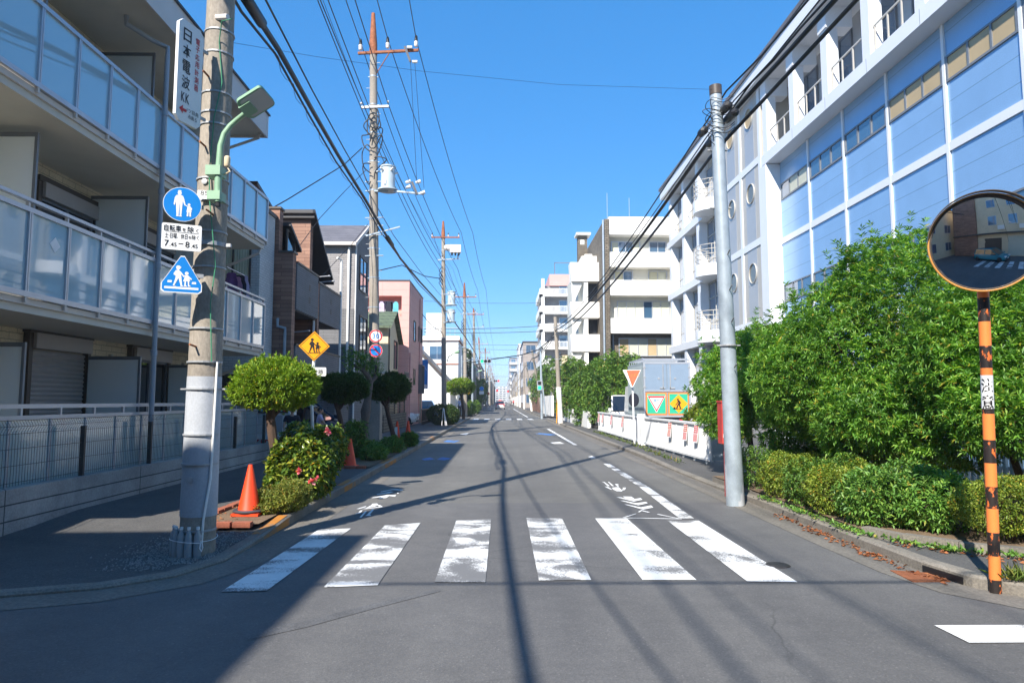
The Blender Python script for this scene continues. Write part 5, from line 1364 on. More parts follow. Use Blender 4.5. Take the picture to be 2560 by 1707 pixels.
# stair side with solid white fronts
YS = 53.0
MB().box(6.2, 7.72, YS + 1.2, YS + 10, 0, 12.3).build('stair_wall', M['beigewall'], wb)
for z0, z1 in ((10.95, 12.45), (8.05, 9.3), (5.4, 6.75), (2.9, 4.0)):
    MB().add([(5.55, YS, z0), (7.72, YS, z0), (7.72, YS, z1), (5.45, YS, z1), (5.55, YS + 1.4, z0), (7.72, YS + 1.4, z0), (7.72, YS + 1.4, z1), (5.45, YS + 1.4, z1)], [(0, 1, 2, 3), (3, 2, 6, 7), (0, 3, 7, 4), (0, 4, 5, 1)]).build('stair_front', M['whitewall'], wb)
for z0, z1 in ((9.3, 10.95), (6.75, 8.05), (4.0, 5.4)):
    MB().box(7.0, 7.7, YS + 1.1, YS + 1.22, z0, z1).build('stair_opening', M['sblack'], wb)  # black panel stands in for the shade inside the opening
    MB().box(6.55, 6.85, YS + .1, YS + 1.2, z0, z1).add([(5.55, YS + .3, z1), (6.5, YS + .3, z1), (5.75, YS + .3, z0), (5.65, YS + .3, z0)], [(0, 1, 2, 3)]).build('stair_fin', M['whitewall'], wb)
MB().box(6.9, 7.72, 60, 61, 12, 16.3).build('stone_tower', M['darkstone'], wb)
MB().box(6.7, 8.0, 59.6, 61.2, 16.3, 16.5).box(7.0, 7.6, 56, 57, 13.6, 13.75).build('tower_cap', M['whitewall'], wb)
MB().box(7.1, 7.45, 59.98, 60.0, 15.5, 15.9).build('tower_vent', M['whitewall'], wb)
MB().box(6.5, 7.72, YS + 1.2, YS + 5, 12.3, 13.2).build('stair_head', M['whitewall'], wb)
for x, y in ((8.0, 50.3), (9.9, 51.5)):
    MB().tube([(x, y, 15.2), (x, y, 17.2)], .02, 5).build('antenna', M['alu'], wb)
# ---------------------------------------------------------------- far right flats
fa_ = thing('balcony_flats', 'tall white flats with rows of railed balconies and a pink top floor', 'building', (9, 110, 0))
MB().box(6.6, 20, 106, 122, 0, 19.5).build('wall', M['paleside'], fa_)
MB().box(7.6, 20, 105.6, 122, 19.5, 21.3).build('top_floor', M['pink'], fa_)
for f in range(7):
    z = 1.2 + 2.75 * f
    MB().box(6.0, 20, 104.6, 106, z, z + .32).box(6.0, 6.5, 104.6, 116, z, z + 1.1).box(6.0, 7.6, 104.58, 104.7, z + .3, z + 1.2).box(6.3, 6.75, 104.7, 106, z + .3, z + 2.75).build('balcony', M['whitewall'], fa_)
    r_ = MB().box(7.6, 20, 104.6, 104.66, z + 1.15, z + 1.22)
    for k in range(60): r_.box(7.6 + .2 * k, 7.66 + .2 * k, 104.6, 104.66, z + .32, z + 1.15)
    r_.build('railing', M['whitewall'], fa_)
    win_y(106, 9.2, 11.4, z + .5, z + 2.2, fa_, 'winglass', 'alu', 2, .1, .08)
MB().box(8.4, 8.5, 105.7, 106, 21.3, 23.2).box(8.4, 12, 105.7, 105.8, 23.1, 23.2).build('roof_rail', M['steel'], fa_)
block('street_building', 'grey brown flats beyond the boundary walls on the right', 4.6, 14, 140, 158, 13.5, 'greybrown', 4, -1, bal=False)
t = block('street_building', 'white topped building jutting out beyond the far crossing on the right', 4.4, 8, 165, 185, 15, 'whitewall', 4, -1)
block('street_building', 'tall grey and brown flats with white fins, far right', 4.4, 14, 330, 380, 22, 'paleside', 7, -1, bal=True)
block('street_building', 'pale low house hidden behind the sparse tree on the right', 6.5, 16, 72, 90, 6.5, 'cream', 2, -1)
block('street_building', 'cream block beyond the brown flats on the right', 5, 16, 200, 240, 10, 'cream', 3, -1)
block('street_building', 'grey block near the end of the right row', 5, 18, 255, 310, 12, 'paleside', 4, -1)
block('street_building', 'last white block on the right before the road end', 5, 30, 430, 560, 15, 'whitewall', 5, -1, cols=5)
bwl = MB().box(4.9, 5.1, 84, 112, 0, 2.2).build('boundary_wall', M['wood'])
tag(bwl, 'brown plank boundary wall along the far right pavement', 'wall')
tag(MB().box(4.9, 5.1, 66, 82, 0, 2.1).build('boundary_wall', M['whitewall']), 'pale boundary wall just past the far crossing on the right', 'wall')
tag(MB().box(4.75, 4.95, 37.5, 56, 0, 1.0).build('boundary_wall', M['whitewall']), 'low white wall beneath the bushy trees on the right', 'wall')
# ---------------------------------------------------------------- behind the camera: seen in the mirror and as shadow on the road
nb = thing('corner_building', 'beige three storey corner building behind the camera, seen in the round mirror', 'building', (-9, -9, 0))
MB().box(-22, -6.4, -22, -1.65, 0, 8.9).build('wall', M['cream'], nb)
MB().box(-22.2, -6.2, -22.2, -1.45, 8.9, 9.1).build('roof', M['rooflead'], nb)
MB().box(-20, -6.38, -1.62, -.8, 3.1, 3.25).build('canopy', M['rooflead'], nb)
for x in (-8.5, -11.5, -15): 
    win_y(-1.60, x, x + 1.4, 4.4, 5.8, nb, 'winglass', 'alu', 2, .05); win_y(-1.60, x, x + 1.4, 6.9, 8.0, nb, 'winglass', 'alu', 2, .05)
    MB().box(x - 1.1, x - .3, -1.62, -1.3, 3.7, 4.3).build('air_conditioner', M['whitewall'], nb)
MB().box(-10.4, -8.2, -1.65, -1.58, .1, 2.6).build('shutter_door', M['shutter'], nb)
for y in (-4.5, -8, -12): win_x(-6.4, y, y + 1.4, 4.4, 5.8, nb, 'winglass', 'alu', 2); win_x(-6.4, y, y + 1.4, 1.2, 2.6, nb, 'winglass', 'alu', 2)
te = thing('junction_building', 'beige building across the junction behind the camera, filling the round mirror', 'building', (6, -12, 0))
MB().box(-5.2, 24, -20, -7.6, 0, 10.2).build('wall', M['cream'], te)
MB().box(-5.3, 24.1, -20.1, -7.45, 10.2, 10.42).build('roof', M['rooflead'], te)
MB().box(-5.1, 24, -7.6, -6.9, 3.3, 3.5).build('canopy', M['rooflead'], te)
MB().box(-5.2, -1.6, -7.6, -7.2, 0.1, 10.15).build('brown_bay', M['wood'], te)
for k, x in enumerate((0.0, 2.6, 5.2, 7.8, 11)):
    win_y(-7.55, x, x + 1.0, 4.7, 6.0, te, 'winglass', 'alu', 2, .05); win_y(-7.55, x, x + 1.0, 7.5, 8.7, te, 'winglass', 'alu', 2, .05)
    MB().box(x + 1.2, x + 2.0, -7.6, -7.25, 3.9, 4.5).build('air_conditioner', M['whitewall'], te)
MB().box(2.4, 6.4, -7.6, -7.54, .1, 2.9).build('garage_shutter', M['blinds'], te)
MB().box(-.6, 1.6, -7.6, -7.52, .1, 2.7).build('entrance', M['brownalu'], te)
MB().box(8.4, 10.2, -7.6, -7.5, 2.3, 2.8).build('name_board', M['sblue'], te)
MB().tube([(7.2, -7.5, 10), (7.2, -7.5, .1)], .06, 8).build('rain_pipe', M['pipe'], te)
# ---------------------------------------------------------------- poles
def V(p): return Vector(tuple(map(float, p)))
def lerp(a, b, t): return V(a) * (1 - t) + V(b) * t
def bandm(c, r, h=.03, ears=True):
    mb = MB().lathe([(r, -h / 2), (r + .006, -h / 2), (r + .006, h / 2), (r, h / 2)], tuple(c), 20)
    if ears: mb.box(c[0] - r - .06, c[0] - r, c[1] - .02, c[1] + .02, c[2] - h * .4, c[2] + h * .4).box(c[0] + r, c[0] + r + .06, c[1] - .02, c[1] + .02, c[2] - h * .4, c[2] + h * .4)
    return mb
def insulator(parent, c, h=.22, r=.055, cap=True):
    i = MB().lathe([(.02, 0), (r * .7, .01), (r, h * .25), (r * .75, h * .3), (r, h * .55), (r * .7, h * .62), (r * .5, h * .9), (0.01, h)], tuple(c), 12).build('insulator', M['porcelain'], parent, smooth=True)
    if cap: MB().lathe([(r * .75, h * .66), (r * .8, h * .72), (r * .6, h * 1.25), (0.01, h * 1.4)], tuple(c), 12).build('cap', M['cable'], i, smooth=True)
    return i
def concrete_pole(label, base, top, r0, r1, cap=0.0, n_bands=6, name='utility_pole', mat='concrete', group=None, bolts=True, white=0):
    t = thing(name, label, 'utility pole', tuple(base), 0, group)
    b, tp = V(base), V(top)
    L = (tp - b).length
    k = 14
    c0 = 1 - cap / L
    MB().tube([b + Vector((0, 0, -.1))] + [lerp(b, tp, c0 * i / k) for i in range(1, k + 1)], [r0] + [r0 + (r1 - r0) * c0 * i / k for i in range(1, k + 1)], 20).build('shaft', M[mat], t, smooth=True)
    if cap:
        rc = r0 + (r1 - r0) * c0
        MB().tube([lerp(b, tp, c0 - .01), lerp(b, tp, c0 + .02), lerp(b, tp, .995), tp], [rc * 1.12, rc * 1.1, rc * .55, rc * .5], 14).build('steel_cap', M['rust'], t, smooth=True)
    for i in range(n_bands):
        f = .30 + .6 * i / max(1, n_bands - 1) * c0
        bandm(lerp(b, tp, f), (r0 + (r1 - r0) * f) * 1.005, .035).build('band', M['galv'], t)
    if bolts:
        for i in range(12):
            f = .2 + .74 * i / 12
            p = lerp(b, tp, f); r = r0 + (r1 - r0) * f; s = 1 if i % 2 else -1
            MB().tube([(p.x + s * r * .7, p.y - .02, p.z), (p.x + s * (r + .13), p.y - .02, p.z)], .011, 6).build('step_bolt', M['galvdull'], t)
    if white:
        MB().tube([b, lerp(b, tp, white / L)], [r0 * 1.03, r0 * 1.0], 18).build('sleeve', M['whitewall'], t, smooth=True)
    return t
def arm(parent, a, b, w=.075, mat='rust', ins=(), name='crossarm'):
    a, b = V(a), V(b)
    d = (b - a).normalized(); s = Vector((0, 0, 1)).cross(d).normalized(); u = d.cross(s)
    m = Matrix((d, s, u)).transposed().to_4x4(); m.translation = a
    o = MB().box(0, (b - a).length, -w / 2, w / 2, -w / 2, w / 2, m).build(name, M[mat], parent)
    for f in ins:
        p = lerp(a, b, f); insulator(o, (p.x, p.y, p.z + w / 2))
    return o
def transformer(label, c, r=.28, h=.95, arm_to=None):
    t = thing('transformer', label, 'transformer', tuple(c))
    MB().lathe([(r * 1.45, -h / 2), (r * 1.45, -h / 2 + .05), (r, -h / 2 + .06), (r, h / 2 - .06), (r * 1.12, h / 2 - .05), (r * 1.12, h / 2), (r * .3, h / 2 + .08), (0.01, h / 2 + .08)], tuple(c), 24).build('tank', M['trans'], t, smooth=True)
    for a in (-.6, .6, 2.2):
        x, y = c[0] + math.sin(a) * r, c[1] - math.cos(a) * r
        MB().tube([(x, y, c[2] + h * .28), (x + math.sin(a) * .14, y - math.cos(a) * .14, c[2] + h * .34)], [.05, .035], 8).build('bushing', M['porcelain'], t)
    MB().box(c[0] - r * .4, c[0] - r * .1, c[1] - r - .03, c[1] - r + .02, c[2] - .3, c[2] - .12).build('plate', M['galvdull'], t)
    if arm_to is not None:
        MB().tube([(c[0], c[1], c[2] + h * .3), (arm_to, c[1], c[2] + h * .3)], .04, 6).tube([(c[0], c[1], c[2] - h * .52), (arm_to, c[1], c[2] - h * .52)], .045, 6).build('bracket', M['galv'], t)
    return t
# near left pole
LB, LT = (-3.134, 7.26, 0.02), (-3.03, 7.2, 15.2)
lp = concrete_pole('thick concrete pole with grey wrapped base, nearest on the left', LB, LT, .176, .095, 0, 0, bolts=False)
def lpr(z): return .176 + (.095 - .176) * z / 15.2
def lpx(z): return -3.134 + .104 * z / 15.2
MB().tube([(lpx(.42), 7.26, .42), (lpx(1.85), 7.255, 1.85)], [.181, .171], 24, False).build('wrapping', M['wrap'], lp, smooth=True)
for z in (.28, .95, 1.25, 1.72, 2.0, 2.35, 3.0, 3.25, 3.38, 3.72, 3.95, 4.55, 4.68, 4.9, 5.35, 5.6):
    bandm((lpx(z), 7.24, z), lpr(z) + .005, .018 if z not in (3.25, 2.7, 3.72) else .045, z in (3.25, 1.72)).build('band', M['galvdull'], lp)
for z, s in ((2.15, -1), (4.28, -1), (5.05, -1), (4.0, 1), (3.55, 1)):
    p = (lpx(z) - .03 * (1 if s < 0 else -2.5), 7.24 - lpr(z) * .98, z)
    MB().tube([(p[0], p[1] + .05, p[2]), (p[0] - .02, p[1] - .1, p[2] + .02)], .011, 6).build('step_bolt', M['rust'], lp)
for z in (.8, 3.9):
    MB().lathe([(.03, 0), (.03, .012), (.015, .014)], (lpx(z) - .02, 7.24 - lpr(z) - .0, z), 14, Matrix.Rotation(math.pi / 2, 4, 'X')).build('stud', M['galvdull'], lp)
MB().tube([(lpx(.2) + .10, 7.12, .12), (lpx(.3) + .12, 7.1, .4), (lpx(.8) + .155, 7.14, .8), (lpx(1.2) + .16, 7.16, 1.4), (lpx(2.0) + .165, 7.16, 2.0)], .013, 8).build('conduit', M['whitewall'], lp, smooth=True)
MB().tube([(lpx(2.0) + .13, 7.10, 2.0), (lpx(2.6) + .10, 7.08, 2.6), (lpx(3) + .13, 7.09, 3.0), (lpx(3.4) + .09, 7.06, 3.4), (lpx(3.7) + .05, 7.06, 3.7), (lpx(4.0) + .03, 7.07, 4.0), (lpx(4.5) + .05, 7.08, 4.6), (lpx(5.0) + .10, 7.12, 5.0), (lpx(5.3) + .06, 7.1, 5.45), (lpx(5.4) + .12, 7.0, 5.62), (lpx(5.4) + .25, 6.95, 5.62)], .006, 6).build('green_wire', M['greenwire'], lp, smooth=True)
MB().tube([(lpx(5.6) + .02, 7.1, 5.72), (lpx(5.6) + .16, 7.05, 5.7)], .03, 8).build('clamp', M['porcelain'], lp)
arm(lp, (-4.1, 7.2, 14.6), (-1.9, 7.2, 14.6), .08, 'rust', (.04, .45, .97))
# second left pole
P2B, P2T = (-4.737, 25.92, .12), (-5.051, 25.8, 16.8)
p2 = concrete_pole('tall concrete pole with rusty pointed top and crossarm, second on the left', P2B, P2T, .215, .13, 1.55, 9)
MB().box(-4.98, -4.50, 25.62, 26.2, .1, 1.75).build('concrete_base', M['concrete'], p2)
A2 = arm(p2, PY(895, 134, 25.75), PY(1046, 126, 25.7), .09, 'rust')
for px, py in ((901, 128), (969, 123), (1040, 119)):
    c = PY(px, py, 25.72); insulator(A2, (c[0], c[1], c[2] + .03), .34, .085)
MB().tube([PY(942, 183, 25.75), PY(973, 133, 25.7)], .022, 6).build('brace', M['rust'], p2)
arm(p2, PY(903, 269, 25.7), PY(972, 266, 25.7), .085, 'galvdull', name='crossarm')
for px, py in ((903, 262), (970, 258)): insulator(p2, PY(px, py, 25.7), .1, .05, False)
cut = MB()
cut.tube([PY(1012, 117, 25.6), PY(1026, 155, 25.6)], .05, 6); cut.build('cutout', M['steel'], p2)
for px, py in ((1024, 119), (1037, 155)): 
    c = V(PY(px, py, 25.6)); MB().tube([c - Vector((.1, 0, 0)), c + Vector((.1, 0, 0))], .06, 8).build('insulator', M['porcelain'], p2)
c = PY(970, 447, 25.7)
transformer('grey drum transformer on the tall concrete pole, left of the road', c, .27, .95, -4.86)
arm(p2, PY(985, 478, 25.6), PY(1060, 485, 25.6), .07, 'galv')
for px, py in ((1020, 455), (1045, 455), (1056, 482), (1020, 468)):
    c = V(PY(px, py, 25.5)); MB().tube([c - Vector((.09, 0, .03)), c + Vector((.1, 0, .03))], [.05, .075], 10).build('insulator', M['porcelain'], p2)
MB().tube([PY(1030, 455, 25.5), PY(1043, 487, 25.5)], .05, 6).build('cutout', M['steel'], p2)
for k, (px, py) in enumerate(((925, 275), (934, 285), (926, 300), (936, 310), (930, 322), (926, 335), (936, 350), (929, 372), (936, 395), (927, 410))):
    c = PY(px, py, 25.58); MB().tube(spl([c, c + np.array([RNG.uniform(.1, .28) * (-1) ** k, -.03, RNG.uniform(-.1, .2)]), c + np.array([RNG.uniform(.15, .5) * (-1) ** k, 0, RNG.uniform(-.4, -.05)]), c + np.array([RNG.uniform(.05, .3) * (-1) ** k, 0, RNG.uniform(-.8, -.4)]), c + np.array([0, 0, RNG.uniform(-1.0, -.6)])]), .022, 6).build('cable_loop', M['cable'], p2, smooth=True)
for py in (455, 478, 545, 565, 588, 640): 
    c = V(PY(936, py, 25.75)); MB().tube([c - Vector((.36, 0, 0)), c + Vector((.34, 0, .02))], .025, 6).build('band_arm', M['galv'], p2)
arm(p2, PY(915, 590, 25.6), PY(1000, 567, 25.6), .05, 'galv')
# further left poles
def left_pole(label, x, y, top_px, top_py, r, cap, tr_=None, rustarm=True):
    tp = PY(top_px, top_py, y)
    t = concrete_pole(label, (x, y, .12), tp, r, r * .62, cap, 6)
    z = tp[2] - cap * 1.05
    a = arm(t, (x - 1.05, y - .15, z), (x + 1.05, y - .15, z), .09, 'rust' if rustarm else 'galvdull', (.03, .6, .97))
    arm(t, (x - .55, y - .15, z - 1.7), (x + 1.1, y - .15, z - 1.6), .08, 'galv', (.2, .9))
    for k in range(4):
        MB().tube([(x - .2, y - .2, z - 2.2 - .3 * k), (x - .45, y - .2, z - 2.5 - .3 * k), (x - .15, y - .2, z - 3.0 - .3 * k)], .03, 5).build('cable_loop', M['cable'], t)
    return t, tp
t, tp3 = left_pole('concrete pole with a cross arm and two drums, third on the left', -4.12, 50, 1108, 553, .2, 1.2)
sw = thing('switch_box', 'white switch box hanging below the arm of the third pole', 'switch', (-3.2, 49.6, 13))
MB().box(-3.75, -2.95, 49.4, 49.9, 12.45, 13.0).lathe([(.2, -.3), (.25, 0), (.2, .3)], (-3.85, 49.6, 12.8), 12, Matrix.Rotation(math.pi / 2, 4, 'Y')).build('case', M['porcelain'], sw)
for k in range(3): MB().lathe([(.05, 0), (.08, -.1), (.05, -.25)], (-3.6 + .25 * k, 49.5, 12.45), 10).build('bushing', M['cable'], sw)
transformer('upper grey drum of two on the third left pole', (-3.62, 49.7, 9.05), .28, 1.0, -4.2)
transformer('lower pinkish drum of two on the third left pole', (-3.66, 49.7, 7.75), .28, .9, -4.2)
left_pole('concrete pole with tangled cables, fourth on the left', -3.5, 68, 1161, 707, .2, 1.4)
left_pole('concrete pole beyond the fourth one on the left, by the signal', -3.2, 86, 1184, 770, .2, .8)
left_pole('thin looking pole with one arm, sixth on the left', -3.3, 118, 1197, 842, .2, 1.2, rustarm=False)
yy = 150
for k in range(9):
    t = concrete_pole('distant concrete pole in the left row towards the vanishing point', (-3.35, yy, .12), (-3.4, yy, 13.2 - .2 * (k % 3)), .2, .13, .8, 2, group='far left poles', bolts=False)
    arm(t, (-4.3, yy - .2, 12.1), (-2.4, yy - .2, 12.1), .12, 'rust', (.05, .95)); arm(t, (-3.9, yy - .2, 10.3), (-2.5, yy - .2, 10.3), .12, 'galv')
    if k % 2 == 0: MB().lathe([(.28, 0), (.3, .9)], (-2.95, yy, 8.6), 12).build('drum', M['trans'], t)
    yy += 28 + 6 * (k % 2)
# right poles
RB, RT_ = (3.60, 10.58, 0.0), (3.40, 10.4, 6.56)
rp = concrete_pole('leaning pale galvanised pole by the tall shrubs, right side', RB, RT_, .135, .092, 0, 0, mat='galv', bolts=False)
def rpx(z): return 3.60 - .2 * z / 6.56
def rpr(z): return .135 - .043 * z / 6.56
MB().tube([(rpx(6.42), 10.4, 6.42), (rpx(6.57), 10.4, 6.57)], .098, 18).build('cap', M['brownalu'], rp, smooth=True)
MB().tube([(rpx(0), 10.58, 0.01), (rpx(.62), 10.57, .62)], [.137, .1335], 20, False).build('sleeve', M['wrap'], rp, smooth=True)
for z in (2.45, 4.62, 5.55): bandm((rpx(z), 10.48, z), rpr(z), .025).build('band', M['galvdull'], rp)
for z in (2.1, 2.8, 3.3, 3.85):
    MB().tube([(rpx(z) + .03, 10.48 - rpr(z) * .95, z), (rpx(z) + .02, 10.35 - rpr(z), z + .05)], .009, 6).build('step_bolt', M['steel'], rp)
for k in range(9):
    z = 5.6 + .07 * k; a = RNG.uniform(-.16, .16)
    MB().tube(spl([(rpx(z) - .08, 10.36, z), (rpx(z) - .12 - abs(a), 10.3, z + .08), (rpx(z) - .1 - abs(a) * .5, 10.28, z + .17 + a * .3), (rpx(z) + .06, 10.24, z + .12 + a * .3), (rpx(z) + .2, 10.2, z + .2 + a * .3)]), .006, 5).build('cable_loop', M['cable'], rp, smooth=True)
for k, (px, py, w_) in enumerate(((1815, 270, .3), (1828, 290, .42), (1757, 330, .2), (1778, 355, .24))):
    c = V(PY(px, py, 10.2 if k < 2 else 10.8))
    d = (V(PY(px + 40, py - 38, 9.6)) - V(PY(px, py, 10.4))).normalized()
    lb = ('upper black splice box by the top of the galvanised pole', 'lower long black splice box by the top of the galvanised pole', 'small black box on the cable left of the galvanised pole', 'black sleeve on the cable just left of the galvanised pole')[k]
    tag(MB().tube([c - d * w_ * .6, c - d * w_ * .5, c + d * w_ * .5, c + d * w_ * .6], [.02, .065, .065, .02], 8).build('splice_box', M['cable']), lb, 'cable box')
r2 = concrete_pole('slanted concrete pole with white sleeve before the bushy trees', (3.99, 45.9, .1), PY(1388, 792, 45.5), .17, .11, 0, 3, white=2.4)
MB().tube([(3.72, 45.7, .1), (3.80, 45.75, 2.2)], .03, 6).build('guard', M['syellow'], r2)
concrete_pole('slanted concrete pole just beyond the far crossing, right side', (5.0, 82, .1), PY(1330, 876, 80), .18, .12, 0, 3, white=0)
concrete_pole('concrete pole with white sleeve past the far crossing, right side', (4.35, 96, .1), PY(1315, 905, 96), .17, .11, 0, 2, white=2.8)
yy = 122
for k in range(7):
    concrete_pole('distant concrete pole in the right row towards the vanishing point', (4.2, yy, .1), (4.15, yy, 8.3), .17, .12, 0, 2, group='far right poles', bolts=False, white=2.6); yy += 26
# steel signal poles by the far crossing
sg = concrete_pole('pale blue steel pole by the far crossing, right side', (3.6, 60, .1), PY(1351, 850, 60), .11, .075, 0, 2, name='steel_pole', mat='galv', bolts=False)
concrete_pole('thinner steel signal pole behind the pale blue one, right side', (4.35, 66, .1), PY(1350, 905, 66), .07, .06, 0, 0, name='steel_pole', mat='galv', bolts=False)
concrete_pole('steel pole carrying the green traffic light, left side', (-4.0, 70, .12), (-4.0, 70, 6.2), .09, .07, 0, 2, name='steel_pole', mat='galv', bolts=False)
concrete_pole('white steel pole with blue signs near the far crossing, left side', (-3.15, 76, .12), (-3.15, 76, 6.4), .12, .1, 0, 2, name='steel_pole', mat='galv', bolts=False)
# ---------------------------------------------------------------- cables
def sag(a, b, s, n=20):
    a, b = V(a), V(b)
    return [lerp(a, b, i / n) - Vector((0, 0, s * 4 * (i / n) * (1 - i / n))) for i in range(n + 1)]
def cable(name, label, cat, segs, r, mat='cable', group=None, n=6):
    mb = MB()
    pts = []
    for s in segs: pts += s if not pts else s[1:]
    mb.tube(pts, r, n)
    return tag(mb.build(name, M[mat], smooth=True), label, cat, group)
def aim(p, px, py, z, y):
    """from pole point p through the picture point (px,py) at height z, on to depth y"""
    r = ray(px, py); q = V(CAM + r * ((z - 1.6) / r[2])); d = q - V(p)
    return V(p) + d * ((y - p[1]) / d.y)
HV = 'high wires along the left poles'
i2 = [PY(901, 105, 25.72), PY(970, 100, 25.72), PY(1040, 96, 25.72)]
tops = [(866, 0), (944, 0), (1024, 0)]
z3 = tp3[2] - 1.2
for k in range(3):
    q = aim(i2[k], *tops[k], i2[k][2] - .12, 7.2); q0 = Vector((q.x + (q.x - i2[k][0]) * .4, -28, q.z + .1))
    x3 = (-5.1, -2.95, -2.1)[k]
    lb = ('left', 'middle', 'right')[k] + ' of three high wires on the rusty crossarm of the left poles'
    cable('power_line', lb, 'power line', [sag(q0, q, .35), sag(q, i2[k], .12), sag(i2[k], (x3, 49.85, z3 + .3), .5), sag((x3, 49.85, z3 + .3), (x3 + .6, 67.85, z3 - 1.0), .4), sag((x3 + .6, 67.85, z3 - 1.0), (x3 + .6, 118, z3 - 1.6), .7), sag((x3 + .6, 118, z3 - 1.6), (x3 + .6, 400, z3 - 1.6), .5)], .017, 'cable', HV)
lv = [((901, 266), (797, 0)), ((919, 287), (804, 0)), ((920, 262), (823, 0)), ((908, 262), (810, 0)), ((970, 259), (890, 0))]
for k, (e, tpx) in enumerate(lv):
    p = PY(*e, 25.7); q = aim(p, *tpx, p[2] - .1, 7.2); q0 = Vector((q.x + .2 * (k - 2), -28, q.z))
    x3 = -4.6 + .35 * k
    lb = ('outermost', 'second', 'third', 'thin inner', 'rightmost')[k] + ' low voltage wire reaching the lower arm of the second left pole'
    cable('power_line', lb, 'power line', [sag(q0, q, .4), sag(q, p, .1), sag(p, (x3, 49.8, 11.3), .5), sag((x3, 49.8, 11.3), (x3 + .6, 67.8, 10.4), .4), sag((x3 + .6, 67.8, 10.4), (x3 + .6, 120, 9.8), .6)], .016 if k != 3 else .008)
for k, (a, b) in enumerate((((1026, 150), (1042, 455)), ((1037, 157), (1060, 470)))):
    cable('power_line', ('left', 'right')[k] + ' thin drop wire between the two insulator groups of the tall pole', 'power line', [sag(PY(*a, 25.5), PY(*b, 25.4), .0, 6)], .009)
# telephone bundle on the left
def thru(pts): return [V(PY(*p)) for p in pts]
b1 = thru([(560, -90, 8.4), (615, 0, 9.6), (696, 124, 11.7), (778, 271, 15.0), (845, 388, 19.0), (912, 497, 23.3), (952, 566, 25.6)])
b2 = thru([(1000, 645, 31), (1050, 705, 39), (1105, 765, 49.7)])
b3 = thru([(1140, 810, 60), (1165, 845, 68), (1190, 885, 86)])
cable('telephone_cable', 'thick black telephone cable sweeping down along the left poles', 'cable', [sag((-3.25, -7.5, 7.1), b1[0], .3), b1, [b1[-1]] + b2, [b2[-1]] + b3, [b3[-1], Vector((-3.4, 118, 6.6)), Vector((-3.4, 200, 6.4))]], .05, n=8)
off = lambda pts, dx, dz: [p + Vector((dx, 0, dz * (1 + .5 * math.sin(i * 2.1)))) for i, p in enumerate(pts)]
cable('telephone_cable', 'thinner cable with loops hanging just under the thick telephone cable', 'cable', [off(b1, -.06, -.13), off(b2, -.06, -.1)], .022)
mb = MB()
dense = []
src_ = off(b1, -.06, -.14)
for i in range(2, len(src_) - 1):
    for j in range(14): dense.append(lerp(src_[i], src_[i + 1], j / 14))
sp_ = [p + Vector((.05 * math.cos(i * 1.1), 0, .06 * math.sin(i * 1.1) - .03)) for i, p in enumerate(dense)]
tag(mb.tube(sp_, .006, 4).build('spiral_wire', M['cablegrey'], smooth=True), 'thin wire spiralling round the hanging telephone cable', 'wire')
c3 = thru([(655, -20, 9.0), (664, 0, 9.3), (780, 225, 14.0), (860, 372, 19.0), (931, 497, 25.5)])
cable('telephone_cable', 'twisted single cable above and right of the thick telephone cable', 'cable', [sag((-2.4, -7.5, 7.3), c3[0], .3), c3, [c3[-1]] + thru([(985, 590, 33), (1050, 678, 42), (1103, 740, 49.7)])], .016)
tag(MB().tube([lerp(b1[0], b1[2], .3) + Vector((.02, 0, -.02)), lerp(b1[0], b1[2], .33), lerp(b1[0], b1[2], .62), lerp(b1[0], b1[2], .66)], [.04, .085, .085, .04], 12).build('splice_sleeve', M['cable'], smooth=True), 'fat black splice sleeve on the telephone cable at the top of the photo', 'cable box')
tag(MB().tube([lerp(b1[-1], b2[0], .25), lerp(b1[-1], b2[0], .3), lerp(b1[-1], b2[0], .55), lerp(b1[-1], b2[0], .6)], [.03, .09, .09, .03], 10).build('splice_sleeve', M['cable'], smooth=True), 'black splice sleeve on the telephone cable just past the tall pole', 'cable box')
cable('service_cable', 'cable from the tall pole down to the white house by the glass balconies', 'cable', [thru([(905, 370, 25.6), (860, 412, 24), (790, 455, 22.5), (720, 498, 21), (660, 532, 20)])], .02)
cable('service_cable', 'thin cable from the tall pole crossing down to the brown house', 'cable', [thru([(915, 425, 25.6), (860, 480, 24), (800, 545, 22.5), (730, 640, 20.5), (665, 730, 19.4)])], .012)
cable('service_cable', 'thin cable from the tall pole to the grey house corner', 'cable', [thru([(920, 560, 25.6), (880, 610, 24.5), (800, 695, 23)])], .011)
cable('service_cable', 'dark cable from the third pole arching left behind the tall pole', 'cable', [thru([(1105, 697, 49.8), (1060, 690, 47), (1005, 663, 43), (940, 678, 40)])], .03)
cable('service_cable', 'cable from the third pole down to the pink block', 'cable', [thru([(1105, 830, 49.8), (1080, 815, 47), (1055, 785, 44)])], .025)
cable('crossing_wire', 'very thin wire spanning the sky from the near pole to the galvanised pole', 'wire', [thru([(562, 104, 7.2), (790, 142, 8.2), (1050, 178, 9), (1400, 212, 9.8), (1782, 224, 10.35)])], .0022)
cable('street_wire', 'thick wire strung along the cross street above the camera, seen only as shadow', 'wire', [sag((-24, -.9, 6.8), (26, -.5, 6.4), .25)], .022)
